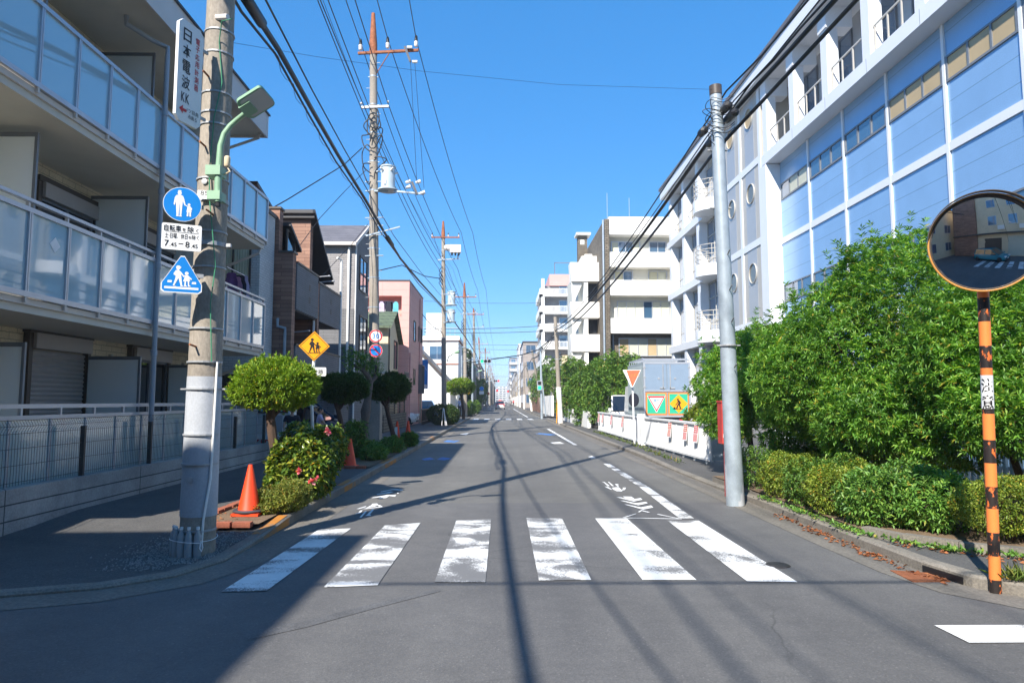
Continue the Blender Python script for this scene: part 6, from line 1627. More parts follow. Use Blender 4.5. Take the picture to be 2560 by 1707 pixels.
# right side cables
RC = 'black cables along the right poles'
e2 = [PY(1388, 818, 45.5), PY(1388, 826, 45.5), PY(1389, 835, 45.5)]
def rcable(label, near, r, k, bump_=0.0):
    a = thru(near)
    d_ = (a[0] - a[1]).normalized(); a = [a[0] + d_ * ((-7.4 - a[0].y) / d_.y)] + a
    s = sag(a[-1], e2[k], .55)
    return cable('telephone_cable', label, 'cable', [a, s, sag(e2[k], PY(1330, 895, 80), .5), sag(PY(1330, 895, 80), PY(1313, 915, 96), .3), sag(PY(1313, 915, 96), (4.15, 300, 6.4), 1)], r, 'cable', RC)
rcable('thickest black cable running up right of the galvanised pole', [(2130, -60, 7.3), (2088, 0, 7.7), (1960, 142, 9.2), (1850, 262, 10.2), (1783, 337, 11.2)], .034, 1)
rcable('lower thick black cable crossing in front of the office building', [(2200, -60, 7.2), (2142, 0, 7.6), (1960, 196, 9.3), (1808, 357, 10.6), (1775, 395, 11.2)], .028, 2)
rcable('upper thin cable pair above the galvanised pole', [(2040, -20, 7.5), (2021, 0, 7.7), (1905, 138, 9.0), (1816, 228, 10.2), (1750, 330, 11.4)], .014, 0)
rcable('thin cable just left of the thickest right hand cable', [(2075, -20, 7.5), (2050, 0, 7.8), (1930, 150, 9.2), (1835, 252, 10.3), (1765, 345, 11.4)], .011, 0)
rcable('thin wavy cable strung close above the thickest one', [(2095, -30, 7.5), (2066, 0, 7.8), (2000, 72, 8.5), (1935, 150, 9.2), (1880, 205, 9.8), (1838, 262, 10.3), (1770, 350, 11.4)], .016, 1)
# cables crossing the far street
for k, (y1, y2, yd) in enumerate(((752, 757, 64), (822, 815, 66), (830, 828, 66), (855, 862, 72), (868, 874, 72), (890, 893, 80), (905, 912, 95), (936, 941, 110))):
    cable('crossing_wire', ('first', 'second', 'third', 'fourth', 'fifth', 'sixth', 'seventh', 'eighth')[k] + ' wire from the top crossing the far street between the pole rows', 'wire', [sag(PY(1060 if k < 4 else 1120, y1, yd), PY(1350 if k < 5 else 1320, y2, yd), .12)], .016 if k not in (1, 2) else .028, 'cablegrey', 'wires across the far street')
cable('crossing_wire', 'thick dark cable rising from the traffic light to the right hand poles', 'wire', [thru([(1165, 908, 70), (1230, 898, 68), (1300, 888, 66), (1345, 875, 62), (1388, 838, 46)])], .05)
# ---------------------------------------------------------------- signs
def toward(c, tilt=0.0):
    v = V(CAM) - V(c); v.z = tilt * v.length; return v
def blob(mb, M_, pts, z): mb.poly(pts, M_, 0, z)
def head(mb, M_, x, y, r, z, cap=False):
    mb.poly(circ(r, 14, x, y), M_, 0, z)
    if cap: mb.poly([(x - r * 1.05, y + r * .15), (x + r * 1.6, y + r * .15), (x + r * 1.0, y + r * .55), (x + r * .4, y + r * 1.15), (x - r * .7, y + r * 1.05)], M_, 0, z + .0004)
def adult_child(mb, M_, s, z):
    """standing adult leading a small child"""
    P_ = lambda pts: [(x * s, y * s) for x, y in pts]
    head(mb, M_, -.06 * s, .40 * s, .065 * s, z)
    mb.poly(P_([(-.13, .46), (.01, .46), (-.03, .50), (-.09, .50)]), M_, 0, z + .0003)
    mb.poly(P_([(-.17, .30), (-.10, .335), (-.02, .335), (.05, .30), (.045, .02), (-.165, .02)]), M_, 0, z + .0006)
    mb.poly(P_([(-.165, .03), (-.06, .03), (-.07, -.42), (-.05, -.45), (-.15, -.45), (-.135, -.40)]), M_, 0, z + .0009)
    mb.poly(P_([(-.055, .03), (.045, .03), (.02, -.40), (.04, -.45), (-.05, -.45), (-.03, -.40)]), M_, 0, z + .0012)
    mb.poly(P_([(-.17, .30), (-.21, .22), (-.24, -.02), (-.21, -.06), (-.19, -.02), (-.15, .2)]), M_, 0, z + .0015)
    mb.poly(P_([(.05, .30), (.09, .2), (.14, .0), (.13, -.05), (.10, -.02), (.03, .18)]), M_, 0, z + .0018)
    head(mb, M_, .255 * s, .01 * s, .045 * s, z + .0003)
    mb.poly(P_([(.21, -.04), (.30, -.04), (.345, -.26), (.18, -.26)]), M_, 0, z + .0006)
    mb.poly(P_([(.22, -.06), (.19, -.07), (.12, -.03), (.14, -.00)]), M_, 0, z + .0009)
    mb.poly(P_([(.30, -.06), (.36, -.12), (.35, -.2), (.32, -.14)]), M_, 0, z + .0012)
    mb.poly(P_([(.20, -.26), (.25, -.26), (.245, -.42), (.19, -.42)]), M_, 0, z + .0015)
    mb.poly(P_([(.275, -.26), (.325, -.26), (.335, -.42), (.28, -.42)]), M_, 0, z + .0018)
def two_children(mb, M_, s, z):
    """schoolboy with a satchel leading a girl"""
    P_ = lambda pts: [(x * s, y * s) for x, y in pts]
    head(mb, M_, -.13 * s, .36 * s, .085 * s, z, True)
    mb.poly(P_([(-.24, .24), (-.12, .28), (-.04, .20), (.0, -.04), (-.22, -.06)]), M_, 0, z + .0006)
    mb.poly(P_([(-.25, .2), (-.21, .23), (-.19, .02), (-.29, .04), (-.31, .1)]), M_, 0, z + .0009)
    mb.poly(P_([(-.07, .22), (-.03, .2), (.10, .03), (.08, -.01), (-.06, .12)]), M_, 0, z + .0012)
    mb.poly(P_([(-.22, -.05), (-.10, -.05), (-.20, -.28), (-.26, -.40), (-.18, -.44), (-.32, -.42), (-.27, -.26)]), M_, 0, z + .0015)
    mb.poly(P_([(-.12, -.05), (.0, -.04), (.04, -.38), (.11, -.43), (-.02, -.43), (-.03, -.36)]), M_, 0, z + .0018)
    head(mb, M_, .20 * s, .14 * s, .075 * s, z + .0003)
    mb.poly(P_([(.14, .06), (.27, .05), (.34, -.19), (.09, -.2)]), M_, 0, z + .0006)
    mb.poly(P_([(.16, .04), (.13, .06), (.06, .0), (.08, -.04)]), M_, 0, z + .0009)
    mb.poly(P_([(.27, .04), (.40, -.08), (.42, -.12), (.37, -.13), (.26, -.02)]), M_, 0, z + .0012)
    mb.poly(P_([(.13, -.19), (.19, -.19), (.18, -.36), (.24, -.43), (.12, -.43)]), M_, 0, z + .0015)
    mb.poly(P_([(.25, -.19), (.31, -.19), (.31, -.36), (.39, -.42), (.27, -.43)]), M_, 0, z + .0018)
    mb.poly(P_([(.09, -.14), (.14, -.13), (.13, -.22), (.07, -.21)]), M_, 0, z + .0021)
def sign_bracket(parent, c, M_, w, z0=-.02):
    MB().box(-w * .4, w * 1.1, -.02, .02, z0 - .03, z0, M_).build('bracket', M['galvdull'], parent)
c = PY(456, 511, 6.84); M1 = face_frame(c, toward(c))
s1 = thing('road_sign', 'round blue sign with an adult leading a child, on the near pole', 'sign', tuple(c))
MB().poly(circ(.177, 48), M1, .012).build('rim', M['swhite'], s1, smooth=False)
MB().poly(circ(.172, 48), M1, 0, .0012).build('face', M['sblue'], s1)
mb = MB(); adult_child(mb, M1 @ Matrix.Translation((-.012, 0, 0)), .285, .0025); mb.build('pictogram', M['swhite'], s1)
sign_bracket(s1, c, M1, .18)
c = PY(454, 593, 6.84); M2 = face_frame(c, toward(c))
s2 = thing('sign_plate', 'white plate of Japanese hours 7.45-8.45 between two blue signs', 'sign', tuple(c))
MB().poly(rrect(.365, .268, .02), M2, .010).build('plate', M['swhite'], s2)
T = lambda x, y: M2 @ Matrix.Translation((x, y, 0))
text('自転車', T(-.085, .085), M['sblack'], s2, w=.155, h=.062, bold=.008); text('を', T(.02, .078), M['sblack'], s2, h=.036, bold=.008); text('除', T(.08, .085), M['sblack'], s2, h=.060, bold=.008); text('く', T(.14, .078), M['sblack'], s2, h=.042, bold=.008)
MB().poly([(-.15, .046), (.155, .046), (.155, .050), (-.15, .050)], M2, 0, .002).build('rule', M['sblack'], s2)
text('土·日曜、休日', T(-.05, .008), M['sblack'], s2, w=.205, h=.055, bold=.006); text('を', T(.075, .004), M['sblack'], s2, h=.030, bold=.008); text('除く', T(.125, .008), M['sblack'], s2, w=.065, h=.046, bold=.006)
text('7', T(-.133, -.072), M['sblack'], s2, h=.062, bold=.008); text('.45', T(-.075, -.082), M['sblack'], s2, h=.040, bold=.008); text('-', T(-.005, -.068), M['sblack'], s2, w=.045, h=.008, bold=.01); text('8', T(.055, -.072), M['sblack'], s2, h=.062, bold=.008); text('.45', T(.118, -.082), M['sblack'], s2, h=.040, bold=.008)
sign_bracket(s2, c, M2, .18)
c = PY(455, 686, 6.84); M3 = face_frame(c, toward(c))
s3 = thing('road_sign', 'blue triangular crossing sign with two children on the near pole', 'sign', tuple(c))
def tri(w, h, ch):
    return [(-.018, h * .5), (.018, h * .5), (w / 2, -h * .5 + ch), (w / 2, -h * .5 + ch * .25), (w / 2 - ch * .3, -h * .5), (-w / 2 + ch * .3, -h * .5), (-w / 2, -h * .5 + ch * .25), (-w / 2, -h * .5 + ch)]
MB().poly(tri(.372, .378, .09), M3, .012).build('rim', M['swhite'], s3)
MB().poly(tri(.354, .356, .085), M3, 0, .0012).build('face', M['sblue'], s3)
mb = MB(); two_children(mb, M3 @ Matrix.Translation((-.005, -.02, 0)), .235, .0025)
mb.poly([(-.155, -.150), (.155, -.150), (.155, -.128), (-.155, -.128)], M3, 0, .0024).poly([(-.13, -.088), (-.092, -.088), (-.088, -.066), (-.126, -.066)], M3, 0, .0022).poly([(.09, -.092), (.132, -.092), (.130, -.070), (.095, -.070)], M3, 0, .0022)
mb.build('pictogram', M['swhite'], s3)
sign_bracket(s3, c, M3, .18)
# advertising plate along the near pole
c = PY(475, 186, 6.78); Mb = face_frame(c, (.955, -.295, 0))
s4 = thing('pole_sign', 'tall narrow white advertising plate with 日本電波KK on the near pole', 'sign', tuple(c))
oct_ = lambda w, h, k: [(w / 2 - k, h / 2), (-w / 2 + k, h / 2), (-w / 2, h / 2 - k), (-w / 2, -h / 2 + k), (-w / 2 + k, -h / 2), (w / 2 - k, -h / 2), (w / 2, -h / 2 + k), (w / 2, h / 2 - k)]
MB().poly(oct_(.34, 1.06, .05), Mb, .035).build('board', M['swhite'], s4)
B = lambda x, y: Mb @ Matrix.Translation((x, y, 0))
for k, chh in enumerate('日本電波'): text(chh, B(-.055, .38 - .165 * k), M['sblack'], s4, w=.11, h=.135, bold=.012)
text('K', B(-.085, -.275), M['sblack'], s4, w=.05, h=.10, bold=.012); text('K', B(-.025, -.275), M['sblack'], s4, w=.05, h=.10, bold=.012)
for k, chh in enumerate('電子応用計測器'): text(chh, B(.09, .385 - .082 * k), M['sred'], s4, w=.058, h=.068, bold=.01)
MB().poly([(-.13, -.405), (-.08, -.36), (-.08, -.39), (-.03, -.39), (-.03, -.42), (-.08, -.42), (-.08, -.45)], Mb, 0, .003).build('arrow', M['sred'], s4)
text('1ツ目角', B(.055, -.385), M['sblack'], s4, w=.16, h=.045); text('右曲る', B(.055, -.445), M['sblack'], s4, w=.12, h=.045)
for y in (.35, -.38): MB().box(.15, .26, y - .015, y + .015, -.03, -.01, Mb).build('bracket', M['galvdull'], s4)
# number plate
c = PY(513, 487, 7.04); Mn = face_frame(c, (.25, -1, 0))
s5 = thing('number_plate', 'small white plate numbered 854 beside the green lamp arm', 'sign', tuple(c))
MB().poly(rrect(.15, .092, .008), Mn, .006).build('plate', M['swhite'], s5); text('854', Mn @ Matrix.Translation((.01, .018, 0)), M['steel'], s5, w=.115, h=.045)
# street lamp
lampP = lambda px, py, d=6.9: V(PY(px, py, d))
sl_ = thing('street_lamp', 'mint green arm lamp with square head on the near pole', 'street lamp', tuple(lampP(545, 480)))
MB().tube([lampP(545, 505), lampP(545, 462), lampP(547, 420), lampP(551, 365), lampP(560, 335), lampP(575, 315), lampP(592, 300), lampP(612, 284, 6.85)], [.036, .036, .034, .030, .028, .027, .026, .025], 12).build('arm', M['mint'], sl_, smooth=True)
MB().tube([lampP(545, 507), lampP(545, 516)], .026, 10).build('cable_plug', M['cable'], sl_)
k_ = lampP(540, 428); MB().box(k_.x - .09, k_.x + .06, k_.y - .05, k_.y + .12, k_.z - .05, k_.z + .05).build('clamp', M['mint'], sl_)
k_ = lampP(541, 490); MB().box(k_.x - .08, k_.x + .05, k_.y - .045, k_.y + .12, k_.z - .045, k_.z + .045).build('clamp', M['mint'], sl_)
hc = lampP(640, 258, 6.75)
u = Vector((.80, -.12, .46)).normalized(); v_ = Vector((.38, .92, -.38)); v_ = (v_ - u * v_.dot(u)).normalized(); w_ = u.cross(v_)
if w_.z < 0: w_ = -w_
Mh = Matrix((u, v_, w_)).transposed().to_4x4(); Mh.translation = hc
hd = MB(); q = rrect(.36, .29, .05)
Mh = Mh @ Matrix.Scale(.86, 4)
MB().poly([(x * 1.0, y) for x, y in q], Mh, .05, .045).build('head', M['mint'], sl_)
MB().poly(rrect(.32, .25, .04), Mh @ Matrix.Translation((.015, 0, 0)), .018, .006).build('lens', M['lens'], sl_)
MB().box(-.19, -.04, -.08, .08, -.035, .0, Mh).build('driver_box', M['mint'], sl_)
c = lampP(568, 405, 6.9)
tag(MB().lathe([(.022, -.05), (.03, -.04), (.03, .05), (.02, .06)], tuple(c), 14).tube([c + Vector((0, 0, -.05)), c + Vector((.03, 0, -.1)), c + Vector((-.05, .05, -.12))], .008, 6).build('light_sensor', M['cream'], smooth=True), 'small cream light sensor just right of the green lamp arm', 'sensor')
# plastic bottles tied round the pole foot
for k, (a, lean) in enumerate(((-150, 0), (-130, 0.03), (-109, 0.02), (-88, 0.03), (-66, 0.05))):
    r = .222; x = -3.134 + r * math.cos(math.radians(a)); y = 7.26 + r * math.sin(math.radians(a))
    bt = thing('plastic_bottle', ('leftmost', 'second from left', 'middle', 'second from right', 'rightmost')[k] + ' of five clear water bottles tied round the pole foot', 'bottle', (x, y, .03), 0, 'bottles at the pole foot')
    MB().lathe([(.036, 0), (.04, .02), (.04, .16), (.034, .19), (.038, .21), (.014, .265), (.014, .28)], (x, y, .03), 14).build('body', M['bottle'], bt, smooth=True)
    MB().lathe([(.017, .278), (.017, .305)], (x, y, .03), 12).build('cap', M['swhite'], bt)
st = MB(); st.tube([(-3.134 + (.262 if -2.85 < a < -1.0 else .192) * math.cos(a), 7.26 + (.262 if -2.85 < a < -1.0 else .192) * math.sin(a), .19 + .012 * math.sin(a * 2)) for a in np.linspace(-math.pi, math.pi, 40)], .004, 5)
st.tube([(-3.0, 7.03, .2), (-3.005, 7.02, .13), (-2.985, 7.02, .10), (-2.975, 7.02, .14), (-2.99, 7.03, .2)], .006, 5)
tag(st.build('string', M['swhite'], smooth=True), 'white string tying the water bottles to the near pole', 'string')
# yellow children warning sign
c = PY(785.5, 865, 11.05); My = face_frame(c, (.18, -1, .0))
s6 = thing('warning_sign', 'yellow diamond warning sign with two walking children', 'sign', (c[0], 11.1, .14))
a_ = .2425
dia = lambda a: [(0, a), (-a, 0), (0, -a), (a, 0)]
MB().poly(dia(a_), My, .01).build('plate', M['syellow'], s6)
mb = MB(); 
for i in range(4):
    p, q2 = dia(a_ * .92)[i], dia(a_ * .92)[(i + 1) % 4]; p2_, q3 = dia(a_ * .875)[i], dia(a_ * .875)[(i + 1) % 4]
    mb.poly([p, q2, q3, p2_], My, 0, .0016)
two_children(mb, My @ Matrix.Translation((0, .01, 0)), .255, .003)
mb.poly([(-.098, -.109), (.098, -.109), (.10, -.119), (-.10, -.119)], My, 0, .0019)
mb.build('pictogram', M['sblack'], s6)
Mq = face_frame(PY(788, 929, 11.05), (.18, -1, 0))
pl = MB().poly(rrect(.34, .14, .02), Mq, .008).build('name_plate', M['swhite'], s6)
text('通学路', Mq, M['sblack'], pl, w=.255, h=.072, bold=.01)
MB().tube([(c[0] - .02, 11.11, .1), (c[0] + .0, 11.11, .9), (c[0] - .03, 11.11, 1.5), (c[0] - .025, 11.11, 2.0), (c[0], 11.11, 2.6)], .026, 12).build('post', M['swhite'], s6, smooth=True)
# speed limit and no parking signs on the tall pole
c = PY(939.5, 840, 25.45); Ms = face_frame(c, (.15, -1, 0))
s7 = thing('speed_sign', 'round 30 speed limit sign with red ring on the tall pole', 'sign', tuple(c))
R_ = .245
MB().poly(circ(R_, 40), Ms, .012).build('plate', M['swhite'], s7); MB().ring(R_ * .97, R_ * .77, Ms, 0, .002).build('ring', M['sred'], s7); text('30', Ms, M['sblue'], s7, w=.25, h=.19, bold=.008)
sign_bracket(s7, c, Ms, .2)
c = PY(939.5, 876.5, 25.45); Ms = face_frame(c, (.15, -1, 0))
s8 = thing('no_parking_sign', 'round blue no parking sign with red slash below the speed sign', 'sign', tuple(c))
MB().poly(circ(R_, 40), Ms, .012).build('plate', M['swhite'], s8); MB().ring(R_ * .97, R_ * .77, Ms, 0, .002).poly([(-R_ * .62, R_ * .48), (-R_ * .48, R_ * .62), (R_ * .62, -R_ * .48), (R_ * .48, -R_ * .62)], Ms, 0, .0035).build('ring', M['sred'], s8); MB().poly(circ(R_ * .77, 40), Ms, 0, .0015).build('face', M['sblue'], s8)
sign_bracket(s8, c, Ms, .2)
# cones
def cone(label, x, y, z, h=.70, collar=False, rz=0):
    t = thing('traffic_cone', label, 'traffic cone', (x, y, z), rz, 'orange traffic cones')
    MB().lathe([(.150, .03), (.140, .05), (.032, h - .03), (.025, h), (.0, h)], (x, y, z), 32).box(x - .17, x + .17, y - .17, y + .17, z, z + .03).build('body', M['cone'], t, smooth=True)
    if collar: MB().lathe([(.138, .035), (.19, .035), (.20, .055), (.185, .068), (.135, .068)], (x, y, z), 28).build('weight_ring', M['cablegrey'], t, smooth=True)
    return t
cone('sunlit orange traffic cone standing inside the brick edged planter', -3.22, 8.95, .15, .63, True, .2)
cone('shaded orange traffic cone behind the camellia bushes', -3.36, 15.45, .13, .62)
t = cone('orange traffic cone with a white paper stuck on, left of a pair', -3.32, 22.1, .14, .80)
MB().add([(-3.41, 22.0, .42), (-3.29, 21.975, .42), (-3.30, 22.03, .76), (-3.38, 22.03, .76)], [(0, 1, 2, 3)]).build('paper', M['swhite'], t)
cone('plain orange traffic cone, right of a pair near the tall pole', -3.02, 22.5, .14, .80)
# ---------------------------------------------------------------- traffic mirror
tm = thing('traffic_mirror', 'round convex traffic mirror with orange rim on a striped post', 'mirror', (4.132, 5.79, 0.0))
pb, pt = V((4.132, 5.79, 0)), V((4.13, 5.72, 2.62))
hp = lambda py: V(PY(2462 + (py - 740) * 27.5 / 742, py, 5.75)).z
edges = [722, 746, 805, 865, 920, 938, 1021, 1034, 1099, 1157, 1216, 1271, 1331, 1390, 1450, 1486]
kinds = ['o', 'k', 'o', 'k', 'o', 'w', 'k', 'o', 'k', 'o', 'k', 'o', 'k', 'o', 'k']
for a, b_, k in zip(edges[:-1], edges[1:], kinds):
    z1, z0 = hp(a), max(0, hp(b_))
    f0, f1 = z0 / 2.62, z1 / 2.62
    mt = {'o': 'sorange', 'k': 'chip', 'w': 'swhite'}[k]
    o = MB().tube([lerp(pb, pt, f0), lerp(pb, pt, f1)], .0445 if k != 'w' else .046, 20, False).build('post_band' if k != 'w' else 'label_band', M[mt], tm, smooth=True)
    if k == 'w':
        cc = lerp(pb, pt, (f0 + f1) / 2); nrm = V((0, -1, 0)); nrm = (V(CAM) - cc); nrm.z = 0; nrm.normalize()
        for j, chh in enumerate('注意'):
            me_t = text(chh, face_frame(cc + Vector((0, 0, .055 - .14 * j)), nrm), M['sblack'], o, w=.085, h=.118, z=.0, bold=.014)
            for v in me_t.data.vertices:       # wrap the lettering round the post
                p = wm(me_t) @ v.co
                d = Vector((p.x - cc.x, p.y - cc.y, 0)); side = Vector((-nrm.y, nrm.x, 0)); s_ = d.dot(side) / .047
                q = cc + (nrm * math.cos(s_) + side * math.sin(s_)) * .0492
                v.co = wm(me_t).inverted() @ Vector((q.x, q.y, p.z))
mc = V(PY(2462, 606, 5.52)); nrm = (V(CAM) + Vector((1.15, 0, .55)) - mc).normalized()
zax = nrm; xax = Vector((0, 0, 1)).cross(zax).normalized(); yax = zax.cross(xax)
Mm = Matrix((xax, yax, zax)).transposed().to_4x4(); Mm.translation = mc
RC_, RA = 1.75, .400
prof = [(RA * i / 18, math.sqrt(RC_ ** 2 - (RA * i / 18) ** 2) - math.sqrt(RC_ ** 2 - RA ** 2)) for i in range(18, -1, -1)]
me_ = MB().lathe([(max(r, 1e-6), z) for r, z in prof], n=72)
me_.v = [tuple(Mm @ Vector(v)) for v in me_.v]
o = me_.build('mirror_glass', M['mirror'], tm)
o.data.polygons.foreach_set('use_smooth', [True] * len(o.data.polygons))
rim = MB().lathe([(RA - .006, .008), (RA + .002, .014), (RA + .009, .010), (RA + .010, -.02), (RA + .005, -.05), (.12, -.10), (.0, -.10)], n=72, cap=False)
rim.v = [tuple(Mm @ Vector(v)) for v in rim.v]; rim.build('rim', M['mirrorrim'], tm, smooth=True)
gk = MB().lathe([(RA - .016, .0065), (RA - .012, .012), (RA - .004, .012), (RA - .001, .004)], n=72, cap=False)
gk.v = [tuple(Mm @ Vector(v)) for v in gk.v]; gk.build('gasket', M['brownalu'], tm, smooth=True)
hood = MB(); vs = []; n = 30
for i in range(n + 1):
    a = math.radians(18 + 150 * i / n)
    for r, z in ((RA + .012, .015), (RA + .016, .085), (RA + .022, .085), (RA + .018, .015)): vs.append(Mm @ Vector((r * math.cos(a), r * math.sin(a), z)))
hood.add(vs, [(i * 4 + j, i * 4 + (j + 1) % 4, (i + 1) * 4 + (j + 1) % 4, (i + 1) * 4 + j) for i in range(n) for j in range(4)])
hood.build('hood', M['brownalu'], tm, smooth=True)
MB().tube([mc - nrm * .09, V((4.13, 5.72, mc.z - .05))], .03, 8).build('bracket', M['steel'], tm)
# ---------------------------------------------------------------- red box, white fence, notices, yield sign
rb = thing('hydrant_box', 'tall red metal box on a red post half hidden by the galvanised pole', 'red box', (3.62, 11.25, 0))
MB().box(3.59, 3.78, 11.1, 11.32, .90, 1.57).box(3.58, 3.79, 11.09, 11.33, 1.57, 1.60).build('box', M['redbox'], rb)
MB().box(3.655, 3.72, 11.18, 11.25, .05, .90).build('post', M['redbox'], rb)
mk = MB()
for k in range(6): mk.box(3.615 + .004 * (k % 2), 3.64, 11.096, 11.099, 1.18 + .035 * k, 1.205 + .035 * k)
mk.box(3.605, 3.645, 11.096, 11.099, 1.0, 1.06).box(3.69, 3.74, 11.096, 11.099, .92, .94).box(3.69, 3.74, 11.096, 11.099, .95, .97).build('markings', M['swhite'], rb)
def gate(label, a, b, seed):
    a, b = Vector(a), Vector(b); L = (b - a).length; d = (b - a).normalized(); nn = Vector((-d.y, d.x)) * (1 if -d.y < 0 else -1)
    t = thing('white_fence', label, 'fence', (a.x, a.y, .1), 0, 'white metal fence panels')
    P_ = lambda s, o, z: (a.x + d.x * s + nn.x * o, a.y + d.y * s + nn.y * o, z)
    z0, z1 = .22, 1.0
    n = int(L / .09)
    vs, fs = [], []
    for i in range(n + 1):
        for off_ in (0, .55, .62, .95):
            pass
    prof = []
    for i in range(n):
        s = L * i / n; w = L / n
        prof += [(s, .0), (s + w * .62, .0), (s + w * .70, -.028), (s + w * .92, -.028)]
    prof.append((L, 0))
    for s, o_ in prof: vs += [P_(s, o_, z0), P_(s, o_, z1)]
    fs = [(2 * i, 2 * i + 2, 2 * i + 3, 2 * i + 1) for i in range(len(prof) - 1)]
    MB().add(vs, fs).build('panel', M['fencewhite'], t)
    def bar(s0, s1, o0, o1, za, zb, nm, mt='fencewhite'):
        MB().add([P_(s0, o0, za), P_(s1, o0, za), P_(s1, o1, za), P_(s0, o1, za), P_(s0, o0, zb), P_(s1, o0, zb), P_(s1, o1, zb), P_(s0, o1, zb)], [(0, 3, 2, 1), (4, 5, 6, 7), (0, 1, 5, 4), (1, 2, 6, 5), (2, 3, 7, 6), (3, 0, 4, 7)]).build(nm, M[mt], t)
    bar(-.01, L + .01, -.06, .04, z1, z1 + .055, 'top_rail'); bar(0, L, -.05, .03, z0 - .05, z0, 'bottom_rail')
    for k in range(7): bar(L * (k + .4) / 7 - .03, L * (k + .4) / 7 + .03, -.04, -.0, .09, z0 - .05, 'foot')
    for k in range(7): bar(L * k / 7 - .012, L * k / 7 + .012, .002, .014, z0, z1, 'seam')
    return t, P_
g1, P1 = gate('nearer corrugated white fence with three notices before the truck', (4.95, 16.15), (4.80, 22.9), 1)
g2, P2_ = gate('farther corrugated white fence with four faded notices by the bushy trees', (4.80, 23.9), (4.74, 33.3), 2)
MB().box(4.96, 5.6, 16.10, 16.14, .2, 1.02).build('end_panel', M['galv'], g1)
for y in (23.15, 23.65):
    tag(MB().box(4.72, 4.86, y - .07, y + .07, .08, 1.12).box(4.715, 4.865, y - .075, y + .075, 1.12, 1.14).build('gate_post', M['fencewhite']), ('nearer' if y < 23.4 else 'farther') + ' square white gate post between the two white fences', 'post')
for k, (gp, s, mtop, mbot, lb) in enumerate(((P1, .85, 'sred', 'swhite', 'red and white notice hanging nearest on the white fence'), (P1, 1.75, 'swhite', 'sred', 'white and red notice hanging second nearest on the white fence'), (P1, 3.3, 'swhite', 'swornred', 'pale faded notice hanging third on the nearer white fence'),
        (P2_, 2.6, 'swornred', 'sred', 'red notice nearest the gate post on the farther white fence'), (P2_, 5.2, 'sred', 'swhite', 'red topped notice in the middle of the farther white fence'), (P2_, 7.6, 'sred', 'swornred', 'pinkish notice near the far end of the white fence'), (P2_, 8.8, 'swornred', 'swhite', 'last narrow notice at the far end of the white fence'))):
    p = gp(s, .055, .80); q = gp(s + .28, .055, .80)
    d = Vector((q[0] - p[0], q[1] - p[1], 0)).normalized()
    Mx = face_frame(((p[0] + q[0]) / 2, (p[1] + q[1]) / 2, .77), Vector((-1, -.12, .12)))
    nt_ = thing('notice', lb, 'notice', tuple(Mx.translation), 0, 'notices on the white fence')
    MB().poly(rrect(.28, .44, .01), Mx, .006).build('board', M['swhite'], nt_)
    a = MB().poly([(-.12, .02), (.12, .02), (.12, .2), (-.12, .2)], Mx, 0, .002); a.build('upper_field', M[mtop if mtop != 'swhite' else 'swornred'], nt_)
    b_ = MB()
    for i in range(4): b_.poly([(-.11 + .06 * i, -.19), (-.075 + .06 * i, -.19), (-.075 + .06 * i, 0.0), (-.11 + .06 * i, 0.0)], Mx, 0, .002)
    b_.build('lower_marks', M[mbot if mbot != 'swhite' else 'sred'], nt_)
    b_ = MB()
    for i in range(3): b_.poly([(-.09, .05 + .05 * i), (.09, .05 + .05 * i), (.09, .07 + .05 * i), (-.09, .07 + .05 * i)], Mx, 0, .004)
    b_.build('upper_marks', M['swhite'], nt_)
ys = thing('stop_sign', 'weathered orange red inverted triangle sign on a white post by the fence gate', 'sign', (4.66, 23.9, .1))
c = PY(1580, 946, 23.7); Mt = face_frame(c, (-.35, -1, 0))
MB().poly([(-.32, .30), (.32, .30), (.03, -.30), (-.03, -.30)], Mt, .012).build('plate', M['swhite'], ys)
MB().poly([(-.19, .285), (.295, .285), (.02, -.28), (-.01, -.25)], Mt, 0, .002).build('face', M['swornred'], ys)
text('止まれ', Mt @ Matrix.Translation((.1, .12, 0)), M['sorange'], ys, w=.3, h=.12, z=.004)
MB().tube([(4.66, 23.9, .05), (4.60, 23.86, 2.65)], .035, 10).build('post', M['swhite'], ys, smooth=True)
Mv = face_frame((4.64, 23.84, 1.62), (-.8, -.6, 0)); MB().poly(circ(.24, 28), Mv, .01).build('side_disc', M['navy'], ys)
# white picket fence behind the hedge
pf = thing('picket_fence', 'white picket fence in the dark behind the hedge and shrubs', 'fence', (8.2, 10, .1))
b_ = MB()
for k in range(64): b_.box(7.95, 8.0, 5.8 + .15 * k, 5.87 + .15 * k, .25, 1.35)
b_.build('pickets', M['fencewhite'], pf); MB().box(8.0, 8.04, 5.8, 15.4, .5, .56).box(8.0, 8.04, 5.8, 15.4, 1.1, 1.16).build('rails', M['fencewhite'], pf)
